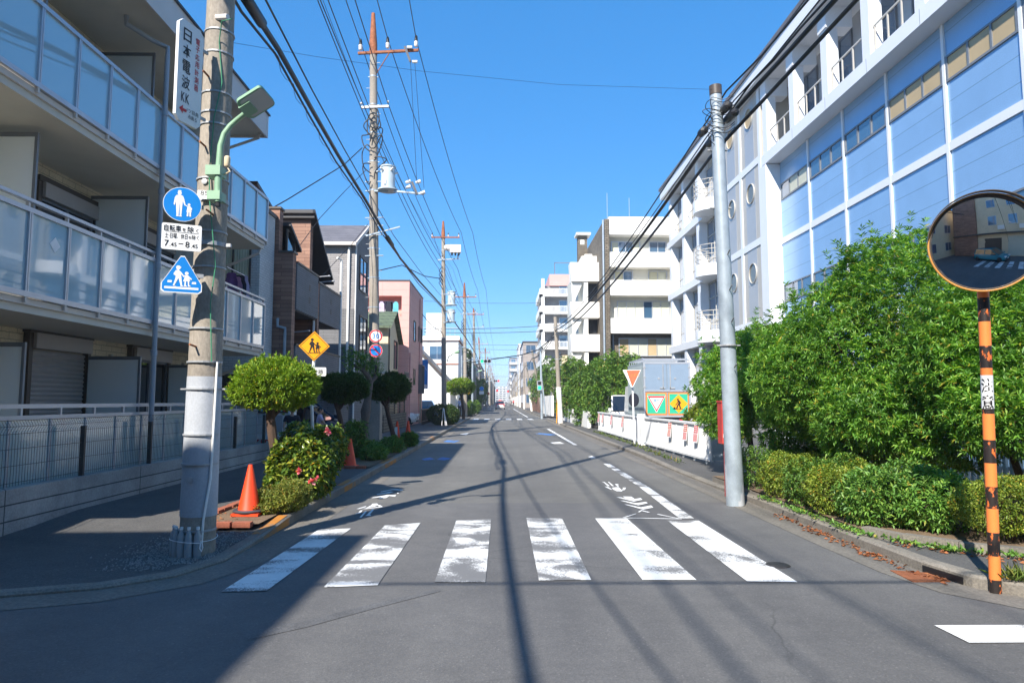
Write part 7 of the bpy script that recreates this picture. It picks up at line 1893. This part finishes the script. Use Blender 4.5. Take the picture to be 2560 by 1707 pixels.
# ---------------------------------------------------------------- vehicles
def car(name, label, cat, loc, rz, paint, L=3.4, W=1.48, H=1.6, hood=.75, style='hatch', group=None):
    """front towards local +x, origin on the ground in the middle"""
    t = thing(name, label, cat, loc, rz, group)
    x0, x1 = -L / 2, L / 2
    belt = H * .56
    st = [(x0, .42, belt - .04, .86), (x0 + .08, .24, belt + .0, .95), (x0 + .5, .2, belt + .02, 1), (0, .2, belt, 1), (x1 - hood, .2, belt - .02, 1), (x1 - hood * .45, .2, belt - .1, .97), (x1 - .1, .24, belt - .2, .9), (x1, .4, belt - .32, .78)]
    vs, n = [], 10
    for x, zl, zh, k in st:
        w = W / 2 * k
        ring = [(-w * .86, zl), (-w, zl + .12), (-w, (zl + zh) / 2), (-w * .99, zh - .08), (-w * .93, zh), (w * .93, zh), (w * .99, zh - .08), (w, (zl + zh) / 2), (w, zl + .12), (w * .86, zl)]
        vs += [(x, y, z) for y, z in ring]
    fs = []
    for i in range(len(st) - 1):
        for j in range(n): fs.append((i * n + j, (i + 1) * n + j, (i + 1) * n + (j + 1) % n, i * n + (j + 1) % n))
    fs += [tuple(range(n)), tuple(range(len(st) * n - 1, (len(st) - 1) * n - 1, -1))]
    mb = MB().add(vs, fs)
    rb0, rb1, rf0, rf1 = (x0 + .10, x0 + .28, x1 - hood - .75, x1 - hood + .05)   # rear glass bottom/top, roof front, screen foot
    if style == 'van': rb0, rb1, rf0, rf1 = x0 + .06, x0 + .16, x1 - hood - .45, x1 - hood + .15
    wt, wb_ = W * .40, W * .465
    zr, zb = H - .05, belt - .01
    # roof with pillars in paint
    mb.add([(rb1, -wt, zr), (rf0, -wt, zr), (rf0, wt, zr), (rb1, wt, zr), (rb1 + .1, -wt * .85, H), (rf0 - .1, -wt * .85, H), (rf0 - .1, wt * .85, H), (rb1 + .1, wt * .85, H)], [(4, 5, 6, 7), (0, 1, 5, 4), (1, 2, 6, 5), (2, 3, 7, 6), (3, 0, 4, 7)])
    def pillar(a, b, w_=.05):
        mb.tube([a, b], w_, 6)
    for s in (-1, 1):
        pillar((rb0, s * wb_, zb), (rb1, s * wt, zr)); pillar((rf1, s * wb_, zb), (rf0, s * wt, zr), .04); m_ = (rb0 + rf1) / 2 - .1; pillar((m_, s * wb_, zb), (m_, s * wt, zr), .035)
    mb.build('body', M[paint], t, True, True)
    MB().add([(rb0, -wb_, zb), (rf1, -wb_, zb), (rf1, wb_, zb), (rb0, wb_, zb), (rb1, -wt, zr), (rf0, -wt, zr), (rf0, wt, zr), (rb1, wt, zr)], [(0, 1, 5, 4), (1, 2, 6, 5), (2, 3, 7, 6), (3, 0, 4, 7)]).build('windows', M['darkglass'], t, True)
    r = .29 if L < 4 else .32
    for x in (x0 + .55, x1 - .62):
        for s in (-1, 1):
            w = MB().lathe([(r * .62, -.09), (r * .93, -.09), (r, -.06), (r, .06), (r * .93, .09), (r * .62, .09)], (x, s * (W / 2 - .09), r), 20, Matrix.Rotation(math.pi / 2, 4, 'X')).build('wheel', M['rubber'], t, True, True)
            MB().lathe([(0, -.07), (r * .6, -.085), (r * .62, -.06), (r * .62, .06), (r * .6, .085), (0, .07)], (x, s * (W / 2 - .09), r), 16, Matrix.Rotation(math.pi / 2, 4, 'X')).build('rim', M['chrome'], w, True, True)
    for s in (-1, 1):
        MB().box(x0 - .02, x0 + .10, s * W * .40 - .09, s * W * .40 + .09, .62, belt - .02).build('tail_lamp', M['tail'], t, True)
        MB().box(x1 - .16, x1 + .0, s * W * .34 - .14, s * W * .34 + .14, .56, .70).build('headlight', M['swhite'], t, True)
        MB().box(x1 - hood + .0, x1 - hood + .14, s * (W / 2 + .07) - .06, s * (W / 2 + .07) + .06, belt, belt + .12).build('wing_mirror', M[paint], t, True)
    MB().box(x0 - .012, x0 + .06, -.17, .17, .52, .68).build('number_plate', M['swhite'], t, True)
    MB().box(x1 - .04, x1 + .01, -.17, .17, .36, .50).build('number_plate', M['swhite'], t, True)
    MB().box(x0 - .01, x0 + .1, -W * .44, W * .44, .22, .34).box(x1 - .06, x1 + .005, -W * .36, W * .36, .22, .32).build('bumper', M['cablegrey'], t, True)
    return t
tx = car('taxi', 'white car with red stripe and roof light driving away down the road', 'car', (-.1, 124, 0), math.pi / 2, 'carwhite', 4.2, 1.68, 1.55, .95)
MB().box(-2.02, -1.9, -.82, .82, .95, 1.03).build('stripe', M['sred'], tx, True)
MB().box(-.5, -.2, -.2, .2, 1.55, 1.72).build('roof_lamp', M['sred'], tx, True); MB().box(-1.75, -1.5, -.5, .5, 1.50, 1.57).build('roof_stripe', M['sred'], tx, True)
car('parked_car', 'dark car parked under the brown row house with its nose to the road', 'car', (-6.35, 21.1, .12), 0.0, 'cardark', 3.4, 1.5, 1.62, .65)
car('parked_car', 'pale blue car parked beside the pink block', 'car', (-6.3, 56, .12), -1.2, 'carblue', 3.9, 1.65, 1.5, .9)
car('parked_car', 'silver white car nose showing past the dark slatted screen', 'car', (-6.5, 40.9, .12), 0.0, 'carwhite', 3.2, 1.3, 1.45, .7)
car('parked_car', 'teal hatchback parked behind the camera, reflected in the round mirror', 'car', (1.0, -5.2, 0), 0.2, 'carteal', 3.7, 1.66, 1.5, .85)
car('parked_van', 'white van far behind the camera, reflected in the mirror', 'car', (-11, 2.4, 0), 0.0, 'carwhite', 4.4, 1.7, 1.9, .8, 'van')
# truck with traffic panels
tk = thing('box_truck', 'silver box truck showing two green warning panels above the white fence', 'truck', (6.85, 30, .05))
X0, X1, YR = 5.86, 7.80, 28.0
MB().box(X0, X1, YR, YR + 3.4, .92, 3.18).build('cargo_box', M['truckbox'], tk)
cr = MB()
for k in range(26): cr.box(X0 - .012, X0, YR + .15 + .125 * k, YR + .2 + .125 * k, 1.0, 3.05)
cr.build('side_ribs', M['truckbox'], tk)
f = MB()
for a, b, z0, z1 in ((X0, X0 + .07, .92, 3.18), (X1 - .07, X1, .92, 3.18), (X0 + .07, X1 - .07, 3.10, 3.18), (X0 + .07, X1 - .07, .92, 1.0), (X0 + .07, X1 - .07, 1.97, 2.03)): f.box(a, b, YR - .03, YR, z0, z1)
f.build('frame', M['alu'], tk)
xm = (X0 + X1) / 2
for s in (0, 1):
    a, b = (X0 + .07, xm - .015) if s == 0 else (xm + .015, X1 - .07)
    d = MB().box(a, b, YR - .022, YR, 2.03, 3.10).build('rear_door', M['truckdoor'], tk)
    h = MB().box(a + (.72 if s == 0 else .10), a + (.75 if s == 0 else .13), YR - .05, YR - .022, 2.06, 3.08).box(xm - .3 if s == 0 else xm + .1, xm - .08 if s == 0 else xm + .32, YR - .05, YR - .022, 2.08, 2.14)
    h.lathe([(.0, .0), (.05, 0), (.04, .02)], ((a + b) / 2 + .12 * (1 - 2 * s), YR - .02, 2.5), 12, Matrix.Rotation(math.pi / 2, 4, 'X'))
    for z in (2.15, 2.55, 2.95): h.box((X0 - .02 if s == 0 else X1 - .10), (X0 + .10 if s == 0 else X1 + .02), YR - .04, YR - .022, z - .03, z + .03)
    h.build('lock_rod', M['galvdull'], d)
    Mp = face_frame(((a + b) / 2, YR - .03, 1.47), (0, -1, 0)); hw = (b - a) / 2 - .015
    p = MB().poly([(-hw, -.46), (hw, -.46), (hw, .46), (-hw, .46)], Mp, .03).build('warning_panel', M['sorange'], tk)
    MB().poly([(-hw + .05, -.40), (hw - .05, -.40), (hw - .05, .40), (-hw + .05, .40)], Mp, 0, .003).build('panel_face', M['sgreen'], p)
    if s == 0:
        MB().poly([(-.38, .33), (.38, .33), (.02, -.34), (-.02, -.34)], Mp, 0, .006).build('triangle', M['swhite'], p)
        for q in ([(-.36, .32), (.36, .32), (.28, .25), (-.28, .25)], [(-.36, .32), (-.28, .25), (.0, -.24), (.0, -.33)], [(.36, .32), (.0, -.33), (.0, -.24), (.28, .25)]): MB().poly(q, Mp, 0, .009).build('triangle_edge', M['sred'], p)
        text('徐行', Mp @ Matrix.Translation((0, .13, 0)), M['sblue'], p, w=.25, h=.12, z=.010, bold=.02)
    else:
        MB().poly([(0, .38), (-.38, 0), (0, -.38), (.38, 0)], Mp, 0, .006).build('diamond', M['syellow'], p)
        w = MB()
        w.poly(circ(.04, 12, -.03, .17), Mp, 0, .010).poly([(-.06, .12), (.03, .14), (.10, .04), (.02, -.06), (-.05, -.04), (.0, .05)], Mp, 0, .0104).poly([(.0, -.04), (.05, -.02), (.10, -.20), (.04, -.20)], Mp, 0, .0108).poly([(-.05, -.03), (.0, -.04), (-.06, -.2), (-.12, -.2)], Mp, 0, .0112).poly([(-.03, .1), (.0, .08), (-.12, -.08), (-.14, -.06)], Mp, 0, .0116).poly([(-.24, -.2), (-.17, -.12), (-.12, -.2)], Mp, 0, .012).poly([(-.22, -.205), (.16, -.205), (.16, -.225), (-.22, -.225)], Mp, 0, .0124)
        w.build('worker', M['sblack'], p)
rk = MB()
for x in (X0 + .05, X1 - .05): rk.tube([(x, YR, 3.24), (x, YR + .3, 3.34), (x, YR + 3.3, 3.34)], .025, 6)
for k in range(7): rk.tube([(X0 + .05, YR + .35 + .48 * k, 3.33), (X1 - .05, YR + .35 + .48 * k, 3.33)], .02, 6).tube([(X0 + .05, YR + .35 + .48 * k, 3.18), (X0 + .05, YR + .35 + .48 * k, 3.33)], .018, 5)
rk.tube([(X0 + .05, YR, 3.26), (X1 - .05, YR, 3.26)], .025, 6).build('roof_rack', M['alu'], tk)
MB().box(X0 + .05, X1 - .05, YR + .05, YR + 5.0, .62, .9).build('chassis', M['cable'], tk)
MB().box(X1 - .50, X1 - .2, YR - .06, YR, .68, .86).build('tail_lamp', M['tail'], tk); MB().box(X1 - .2, X1 - .06, YR - .06, YR, .68, .86).build('indicator', M['amber'], tk); MB().box(X1 - .95, X1 - .5, YR - .05, YR, .66, .88).build('lamp_board', M['cable'], tk)
MB().add([(X0 + .1, YR + 3.6, .6), (X1 - .1, YR + 3.6, .6), (X1 - .1, YR + 3.6, 2.3), (X0 + .1, YR + 3.6, 2.3), (X0 + .1, YR + 5.2, .6), (X1 - .1, YR + 5.2, .6), (X1 - .15, YR + 4.9, 2.25), (X0 + .15, YR + 4.9, 2.25)], [(0, 1, 2, 3), (7, 6, 5, 4), (0, 3, 7, 4), (1, 5, 6, 2), (3, 2, 6, 7)]).build('cab', M['carwhite'], tk)
for x in (X0 + .2, X1 - .2):
    for y in (YR + .8, YR + 4.4): MB().lathe([(.1, -.1), (.36, -.1), (.38, 0), (.36, .1), (.1, .1)], (x, y, .42), 18, Matrix.Rotation(math.pi / 2, 4, 'Y')).build('wheel', M['rubber'], tk)
car('parked_van', 'white van facing the camera between the bushy trees and the truck', 'van', (6.35, 36.2, .1), -math.pi / 2, 'carwhite', 3.4, 1.5, 1.78, .35, 'van')
# vending machine
vm = thing('vending_machine', 'white and red drink vending machine at the end of the apartment fence', 'vending machine', (-5.95, 18.1, .1))
MB().box(-6.45, -5.42, 17.75, 18.3, .1, 1.95).build('cabinet', M['swhite'], vm)
MB().box(-6.40, -5.47, 17.72, 17.75, 1.28, 1.85).build('display', M['darkglass'], vm)
for r_ in range(2):
    for k in range(9):
        MB().lathe([(.03, 0), (.033, .02), (.033, .13), (.018, .17), (.018, .19)], (-6.34 + .10 * k, 17.70, 1.32 + .26 * r_), 10).build('drink_bottle', M[('sorange', 'sgreen', 'clothteal', 'sred', 'amber')[(k + r_) % 5]], vm)
MB().box(-6.40, -5.47, 17.71, 17.75, 1.86, 1.93).build('header', M['sorange'], vm)
MB().box(-6.0, -5.6, 17.72, 17.75, .80, 1.22).build('coin_panel', M['alu'], vm)
kb = MB().box(-6.42, -5.45, 17.71, 17.75, .34, .68).build('banner', M['swhite'], vm)
text('KIRIN', face_frame((-5.935, 17.709, .51), (0, -1, 0)), M['sred'], kb, w=.84, h=.2, bold=.02)
MB().box(-6.3, -5.6, 17.71, 17.75, .14, .3).build('dispenser', M['cable'], vm)
# wire rack in front of the clipped hedge
rk = MB()
for a, b in (((-3.5, 40.9, .12), (-3.45, 41.1, 1.15)), ((-3.2, 40.9, .12), (-3.42, 41.1, 1.15)), ((-3.35, 41.3, .12), (-3.42, 41.1, 1.15)), ((-3.28, 40.85, .12), (-3.38, 41.1, 1.1))): rk.tube([a, b], .018, 6)
tag(rk.build('folded_rack', M['swhite']), 'white folded stand leaning on the clipped hedge block', 'stand')
# ---------------------------------------------------------------- traffic signals
glow = {'g': emit('green signal light', (0.01, 0.55, 0.22, 1), 0.8), 'r': emit('red signal light', (0.85, 0.03, 0.03, 1), 0.9)}
def signal(label, c, w, lit, arm_pts, r=.05):
    t = thing('traffic_signal', label, 'traffic light', tuple(c))
    MB().box(c[0] - w / 2, c[0] + w / 2, c[1], c[1] + .18, c[2] - w * .15, c[2] + w * .15).build('housing', M['alu'], t)
    for k in range(3):
        x = c[0] + (k - 1) * w * .31
        Ml = face_frame((x, c[1] - .01, c[2]), (0, -1, 0))
        on = (lit == 'g' and k == 0) or (lit == 'r' and k == 2)
        MB().poly(circ(w * .13, 20), Ml, .02).build('lens', glow[lit] if on else M['sblack'], t)
        v = MB()
        for i in range(14):
            a, b = math.radians(10 + 160 * i / 14), math.radians(10 + 160 * (i + 1) / 14)
            q = [Ml @ Vector((w * .145 * math.cos(g_), w * .145 * math.sin(g_), zz)) for g_, zz in ((a, 0), (b, 0), (b, .18), (a, .18))]
            v.add(q, [(0, 1, 2, 3)])
        v.build('visor', M['alu'], t)
    MB().tube(arm_pts, r, 8).build('arm', M['galv'], t)
    return t
c = PY(1214, 903, 68)
signal('green traffic light over the road at the far crossing', c, 1.15, 'g', [(-4.0, 70, 5.4), (-3.0, 69.3, 5.75), (c[0], 68.1, c[2] + .1)])
c = PY(1241, 952, 128)
signal('red traffic light farther down the road', c, 1.25, 'r', [(-3.4, 130, c[2]), (c[0], 128.1, c[2] + .05)], .06)
t = thing('pedestrian_signal', 'pedestrian light showing green on the right pole of the far crossing', 'traffic light', tuple(PY(1349, 963, 60)))
c = PY(1349, 963, 59.6)
MB().box(c[0] - .2, c[0] + .2, c[1], c[1] + .2, c[2] - .45, c[2] + .42).build('housing', M['alu'], t)
MB().box(c[0] - .14, c[0] + .14, c[1] - .01, c[1], c[2] + .04, c[2] + .34).build('red_lens', M['sblack'], t); MB().box(c[0] - .14, c[0] + .14, c[1] - .01, c[1], c[2] - .36, c[2] - .06).build('green_lens', glow['g'], t)
def disc_sign(label, px, py, y, r, face, cat='sign', ring=None, post=False):
    c = PY(px, py, y); Mx = face_frame(c, (0, -1, 0))
    t = thing('road_sign', label, cat, tuple(c))
    MB().poly(circ(r, 28), Mx, .02).build('rim', M['swhite' if not ring else ring], t); MB().poly(circ(r * (.94 if not ring else .72), 28), Mx, 0, .006).build('face', M[face], t)
    if post: MB().tube([(c[0], c[1] + .05, .1), (c[0], c[1] + .05, c[2])], .04, 8).build('post', M['swhite'], t)
    return t, Mx
s, Mx = disc_sign('round blue sign on a white post beside the leaning clipped tree', 1143, 964, 56, .20, 'sblue', post=True)
mb = MB(); adult_child(mb, Mx, .3, .012); mb.build('pictogram', M['swhite'], s)
disc_sign('round blue sign high on the pole beyond the far crossing, left', 1164, 957, 68, .24, 'sblue')
disc_sign('no parking sign with red ring on the pole beyond the far crossing', 1163, 976, 68, .22, 'sblue', ring='sred')
s, Mx = disc_sign('round blue sign with a white plate below, far left pavement', 1204, 971, 86, .27, 'sblue')
MB().poly(rrect(.6, .4, .03), Mx @ Matrix.Translation((0, -.52, 0)), .02).build('plate', M['swhite'], s)
disc_sign('small red round sign far down the left pavement', 1220, 984, 120, .28, 'sred', ring='sred', post=True)
disc_sign('red round sign near the vanishing point, left of the white car', 1243, 976, 190, .3, 'sred', ring='sred', post=True)
disc_sign('red round sign near the vanishing point, right side', 1270, 978, 190, .28, 'sred', ring='sred', post=True)
c = PY(1170, 977, 71); Mx = face_frame(c, (.2, -1, 0))
t = thing('warning_sign', 'small yellow diamond sign beyond the far crossing', 'sign', tuple(c)); MB().poly([(0, .38), (-.38, 0), (0, -.38), (.38, 0)], Mx, .02).build('plate', M['syellow'], t)
mb = MB(); two_children(mb, Mx, .4, .006); mb.build('pictogram', M['sblack'], t)
for k, (px, py, px2, py2, y, lb) in enumerate(((1118, 905, 1148, 880, 48, 'pale green street lamp arm on the third left pole'), (1165, 935, 1190, 918, 85, 'pale green street lamp arm beyond the signal, left side'), (1180, 945, 1205, 927, 95, 'second pale green street lamp arm beyond the signal, left side'))):
    t = thing('street_lamp', lb, 'street lamp', tuple(PY(px, py, y)))
    MB().tube([PY(px, py, y), PY(px + 3, py - (py - py2) * .5, y), PY((px + px2) / 2, py2 + 4, y - .2), PY(px2 - 8, py2 + 1, y - .3)], .035, 6).build('arm', M['mint'], t)
    MB().tube([PY(px2 - 9, py2 + 1, y - .3), PY(px2, py2 - 1, y - .4)], .11, 8).build('head', M['mint'], t)
# ---------------------------------------------------------------- people
def skin(name, mat, parent, vs, es, rad, lv=2, mirror_finger=None):
    me = bpy.data.meshes.new(name); me.from_pydata([tuple(v) for v in vs], es, [])
    o = bpy.data.objects.new(name, me); COL.objects.link(o)
    sk = o.modifiers.new('s', 'SKIN'); sb = o.modifiers.new('d', 'SUBSURF'); sb.levels = lv; sb.render_levels = lv
    if not me.skin_vertices: return None
    for i, r in enumerate(rad): me.skin_vertices[0].data[i].radius = (r, r) if not hasattr(r, '__len__') else r
    me.skin_vertices[0].data[0].use_root = True
    dg = bpy.context.evaluated_depsgraph_get(); dg.update()
    m2 = bpy.data.meshes.new_from_object(o.evaluated_get(dg))
    bpy.data.objects.remove(o)
    m2.name = name; m2.materials.clear(); m2.materials.append(mat)
    m2.polygons.foreach_set('use_smooth', [True] * len(m2.polygons))
    r = bpy.data.objects.new(name, m2); link(r); r.parent = parent
    CH.setdefault(parent.name, []).append(r)
    return r
def person(label, loc, rz, h=1.7, shirt='navy', trousers='navy', stride=.18, arms=(.1, -.1), elbow=(.15, .15), bag=None, sleeve=True):
    """front towards local -y"""
    t = thing('person', label, 'person', loc, rz)
    k = h / 1.7
    S = lambda x, y, z: (x * k, y * k, z * k)
    pel, ch, nk, hd_ = S(0, 0, .93), S(0, .01, 1.28), S(0, .0, 1.44), S(0, -.01, 1.53)
    vs = [pel, S(0, 0, 1.10), ch, nk, hd_]; es = [(0, 1), (1, 2), (2, 3), (3, 4)]; rd = [.13 * k, .12 * k, .14 * k, .055 * k, .05 * k]
    wrists = []
    for s, a, e in ((-1, arms[0], elbow[0]), (1, arms[1], elbow[1])):
        i = len(vs)
        sh = S(s * .18, 0, 1.38); el = S(s * .24, -math.sin(a) * .28, 1.38 - math.cos(a) * .28); wr = S(s * .23, -math.sin(a) * .28 - math.sin(a + e) * .25, 1.38 - math.cos(a) * .28 - math.cos(a + e) * .25)
        vs += [sh, el, wr]; es += [(2, i), (i, i + 1), (i + 1, i + 2)]; rd += [.06 * k, .042 * k, .03 * k]; wrists.append((V(wr), (V(wr) - V(el)).normalized(), s))
        pm = V(wr) + (V(wr) - V(el)).normalized() * .06 * k; j = len(vs); vs.append(tuple(pm)); es.append((i + 2, j)); rd.append((.036 * k, .02 * k))
    legs = []
    for s in (-1, 1):
        i = len(vs); f = stride * s
        vs += [S(s * .09, 0, .88), S(s * .1, -f * .5 - .02, .48), S(s * .1, -f, .09), S(s * .11, -f - .16, .04)]; es += [(0, i), (i, i + 1), (i + 1, i + 2), (i + 2, i + 3)]; rd += [.085 * k, .06 * k, .042 * k, .035 * k]; legs.append(vs[i:i + 4])
    skin('body', M['skin'], t, vs, es, rd)
    fb = MB()
    for w, d, s in wrists:
        for q in range(4):
            o_ = w + d * .085 * k + Vector((0, (q - 1.5) * .02 * k, 0)); ln = (.06, .075, .07, .055)[q] * k
            fb.tube([o_, o_ + d * ln * .55 + Vector((-s * .008 * k, 0, 0)), o_ + d * ln + Vector((-s * .028 * k, 0, 0))], [.0095 * k, .009 * k, .006 * k], 6)
        fb.tube([w + d * .03 * k + Vector((0, -.025 * k, 0)), w + d * .06 * k + Vector((0, -.05 * k, 0)), w + d * .09 * k + Vector((0, -.052 * k, 0))], [.011 * k, .010 * k, .007 * k], 6)
    fb.build('fingers', M['skin'], t, True, True)
    # head
    c = S(0, -.015, 1.60)
    hb = MB(); n, mm = 20, 14; hv = []
    for i in range(mm + 1):
        a = math.pi * i / mm
        for j in range(n):
            b = 2 * math.pi * j / n
            x, y, z = math.sin(a) * math.cos(b) * .075, math.sin(a) * math.sin(b) * .092, math.cos(a) * .115
            if z < 0: x *= 1 + z * 2.2; y = y * (1 + z * 1.6) - .012 * (-z / .1)
            if y < -.06 and abs(x) < .02: y -= .018 * math.exp(-((z + .015) / .025) ** 2)
            hv.append((c[0] + x * k, c[1] + y * k, c[2] + z * k))
    hf = [(i * n + j, i * n + (j + 1) % n, (i + 1) * n + (j + 1) % n, (i + 1) * n + j) for i in range(mm) for j in range(n)]
    hb.add(hv, [f[::-1] for f in hf])
    for s in (-1, 1): hb.tube([(c[0] + s * .073 * k, c[1] + .01 * k, c[2] - .03 * k), (c[0] + s * .083 * k, c[1] + .015 * k, c[2] + .0), (c[0] + s * .078 * k, c[1] + .01 * k, c[2] + .025 * k)], .014 * k, 6)
    hb.build('head', M['skin'], t, True, True)
    fc = MB()
    for s in (-1, 1): fc.lathe([(0, -.01 * k), (.012 * k, 0), (0, .01 * k)], (c[0] + s * .03 * k, c[1] - .083 * k, c[2] + .005 * k), 8)
    fc.box(c[0] - .022 * k, c[0] + .022 * k, c[1] - .092 * k, c[1] - .08 * k, c[2] - .058 * k, c[2] - .052 * k)
    fc.build('face_features', M['hair'], t, True)
    hr = MB(); hv = []
    for i in range(9):
        a = math.pi * .60 * i / 8
        for j in range(n):
            b = 2 * math.pi * j / n
            fr_ = max(0, -math.sin(b)); aa = a * (1 - .34 * fr_)
            hv.append((c[0] + math.sin(aa) * math.cos(b) * .085 * k, c[1] + .006 * k + math.sin(aa) * math.sin(b) * .101 * k, c[2] + math.cos(aa) * .125 * k))
    hr.add(hv, [(i * n + j, (i + 1) * n + j, (i + 1) * n + (j + 1) % n, i * n + (j + 1) % n) for i in range(8) for j in range(n)]).build('hair', M['hair'], t, True, True)
    # clothes
    i0 = [S(0, 0, .90), S(0, 0, 1.10), S(0, .01, 1.28), S(0, .0, 1.42)]
    sv = list(i0); se = [(0, 1), (1, 2), (2, 3)]; sr = [.155 * k, .14 * k, .16 * k, .075 * k]
    for q, (w, d, s) in enumerate(wrists):
        b = len(sv); el = vs[5 + 4 * q + 1]; sh = vs[5 + 4 * q]
        sv += [sh, tuple(V(sh) * .35 + V(el) * .65)]; se += [(2, b), (b, b + 1)]; sr += [.075 * k, .065 * k]
    skin('shirt', M[shirt], t, sv, se, sr)
    tv = [S(0, 0, .95)]; te = []; tr_ = [.15 * k]
    for lg in legs:
        b = len(tv); tv += [lg[0], lg[1], tuple(V(lg[2]) + Vector((0, 0, .0)))]; te += [(0, b), (b, b + 1), (b + 1, b + 2)]; tr_ += [.105 * k, .078 * k, .06 * k]
    skin('trousers', M[trousers], t, tv, te, tr_)
    sb_ = MB()
    for lg in legs: sb_.tube([V(lg[2]) + Vector((0, .05 * k, -.05 * k)), V(lg[2]) + Vector((0, -.05 * k, -.045 * k)), V(lg[3]) + Vector((0, -.04 * k, -.01 * k))], [.05 * k, .05 * k, .035 * k], 10)
    sb_.build('shoes', M['sblack'], t, True, True)
    if bag: MB().tube([S(-.17, -.02, 1.42), S(0, .14, 1.2), S(.17, .12, .95)], .02 * k, 6).build('bag_strap', M['sblack'], t, True)
    return t
person('boy in a dark shirt standing behind the near topiary trunk', (-5.17, 17.1, .12), .35, 1.32, 'navy', 'navy', .05, (.2, .3), (.5, .5))
person('dark haired person bending by the car, seen behind the yellow sign post', (-4.88, 18.6, .12), 1.9, 1.30, 'clothlilac', 'navy', .1, (.5, .5), (.5, .5))
person('man in a pale blue shirt with a shoulder strap walking away', (-3.95, 66, .12), math.pi, 1.72, 'shirtblue', 'navy', .15, (.1, -.1), (.15, .15), True)
person('child in a pale blue shirt with hands on hips walking away', (-4.75, 62, .12), math.pi, 1.28, 'shirtblue', 'navy', .12, (-.35, -.35), (.9, .9))
person('far pedestrian in dark clothes on the right side of the road', (1.9 + .9, 185, .05), math.pi, 1.65, 'navy', 'navy', .2)
person('far pedestrian in a red top on the right side of the road', (3.3, 180, .05), math.pi, 1.7, 'sred', 'navy', .2)
# ---------------------------------------------------------------- the air: far things fade
hz = MB().box(-220, 220, -90, 1300, -1.0, 26.0)
hm = bpy.data.materials.new('thin haze'); hm.use_nodes = True
hn = hm.node_tree
for n in list(hn.nodes):
    if n.type != 'OUTPUT_MATERIAL': hn.nodes.remove(n)
pv = hn.nodes.new('ShaderNodeVolumePrincipled')
pv.inputs['Color'].default_value = (0.80, 0.88, 1.0, 1)
pv.inputs['Density'].default_value = 0.0009
pv.inputs['Anisotropy'].default_value = 0.2
hn.links.new(pv.outputs[0], [n for n in hn.nodes if n.type == 'OUTPUT_MATERIAL'][0].inputs['Volume'])
ho = hz.build('haze', hm); tag(ho, 'thin bluish haze in the air down the street', 'haze', None, 'stuff')
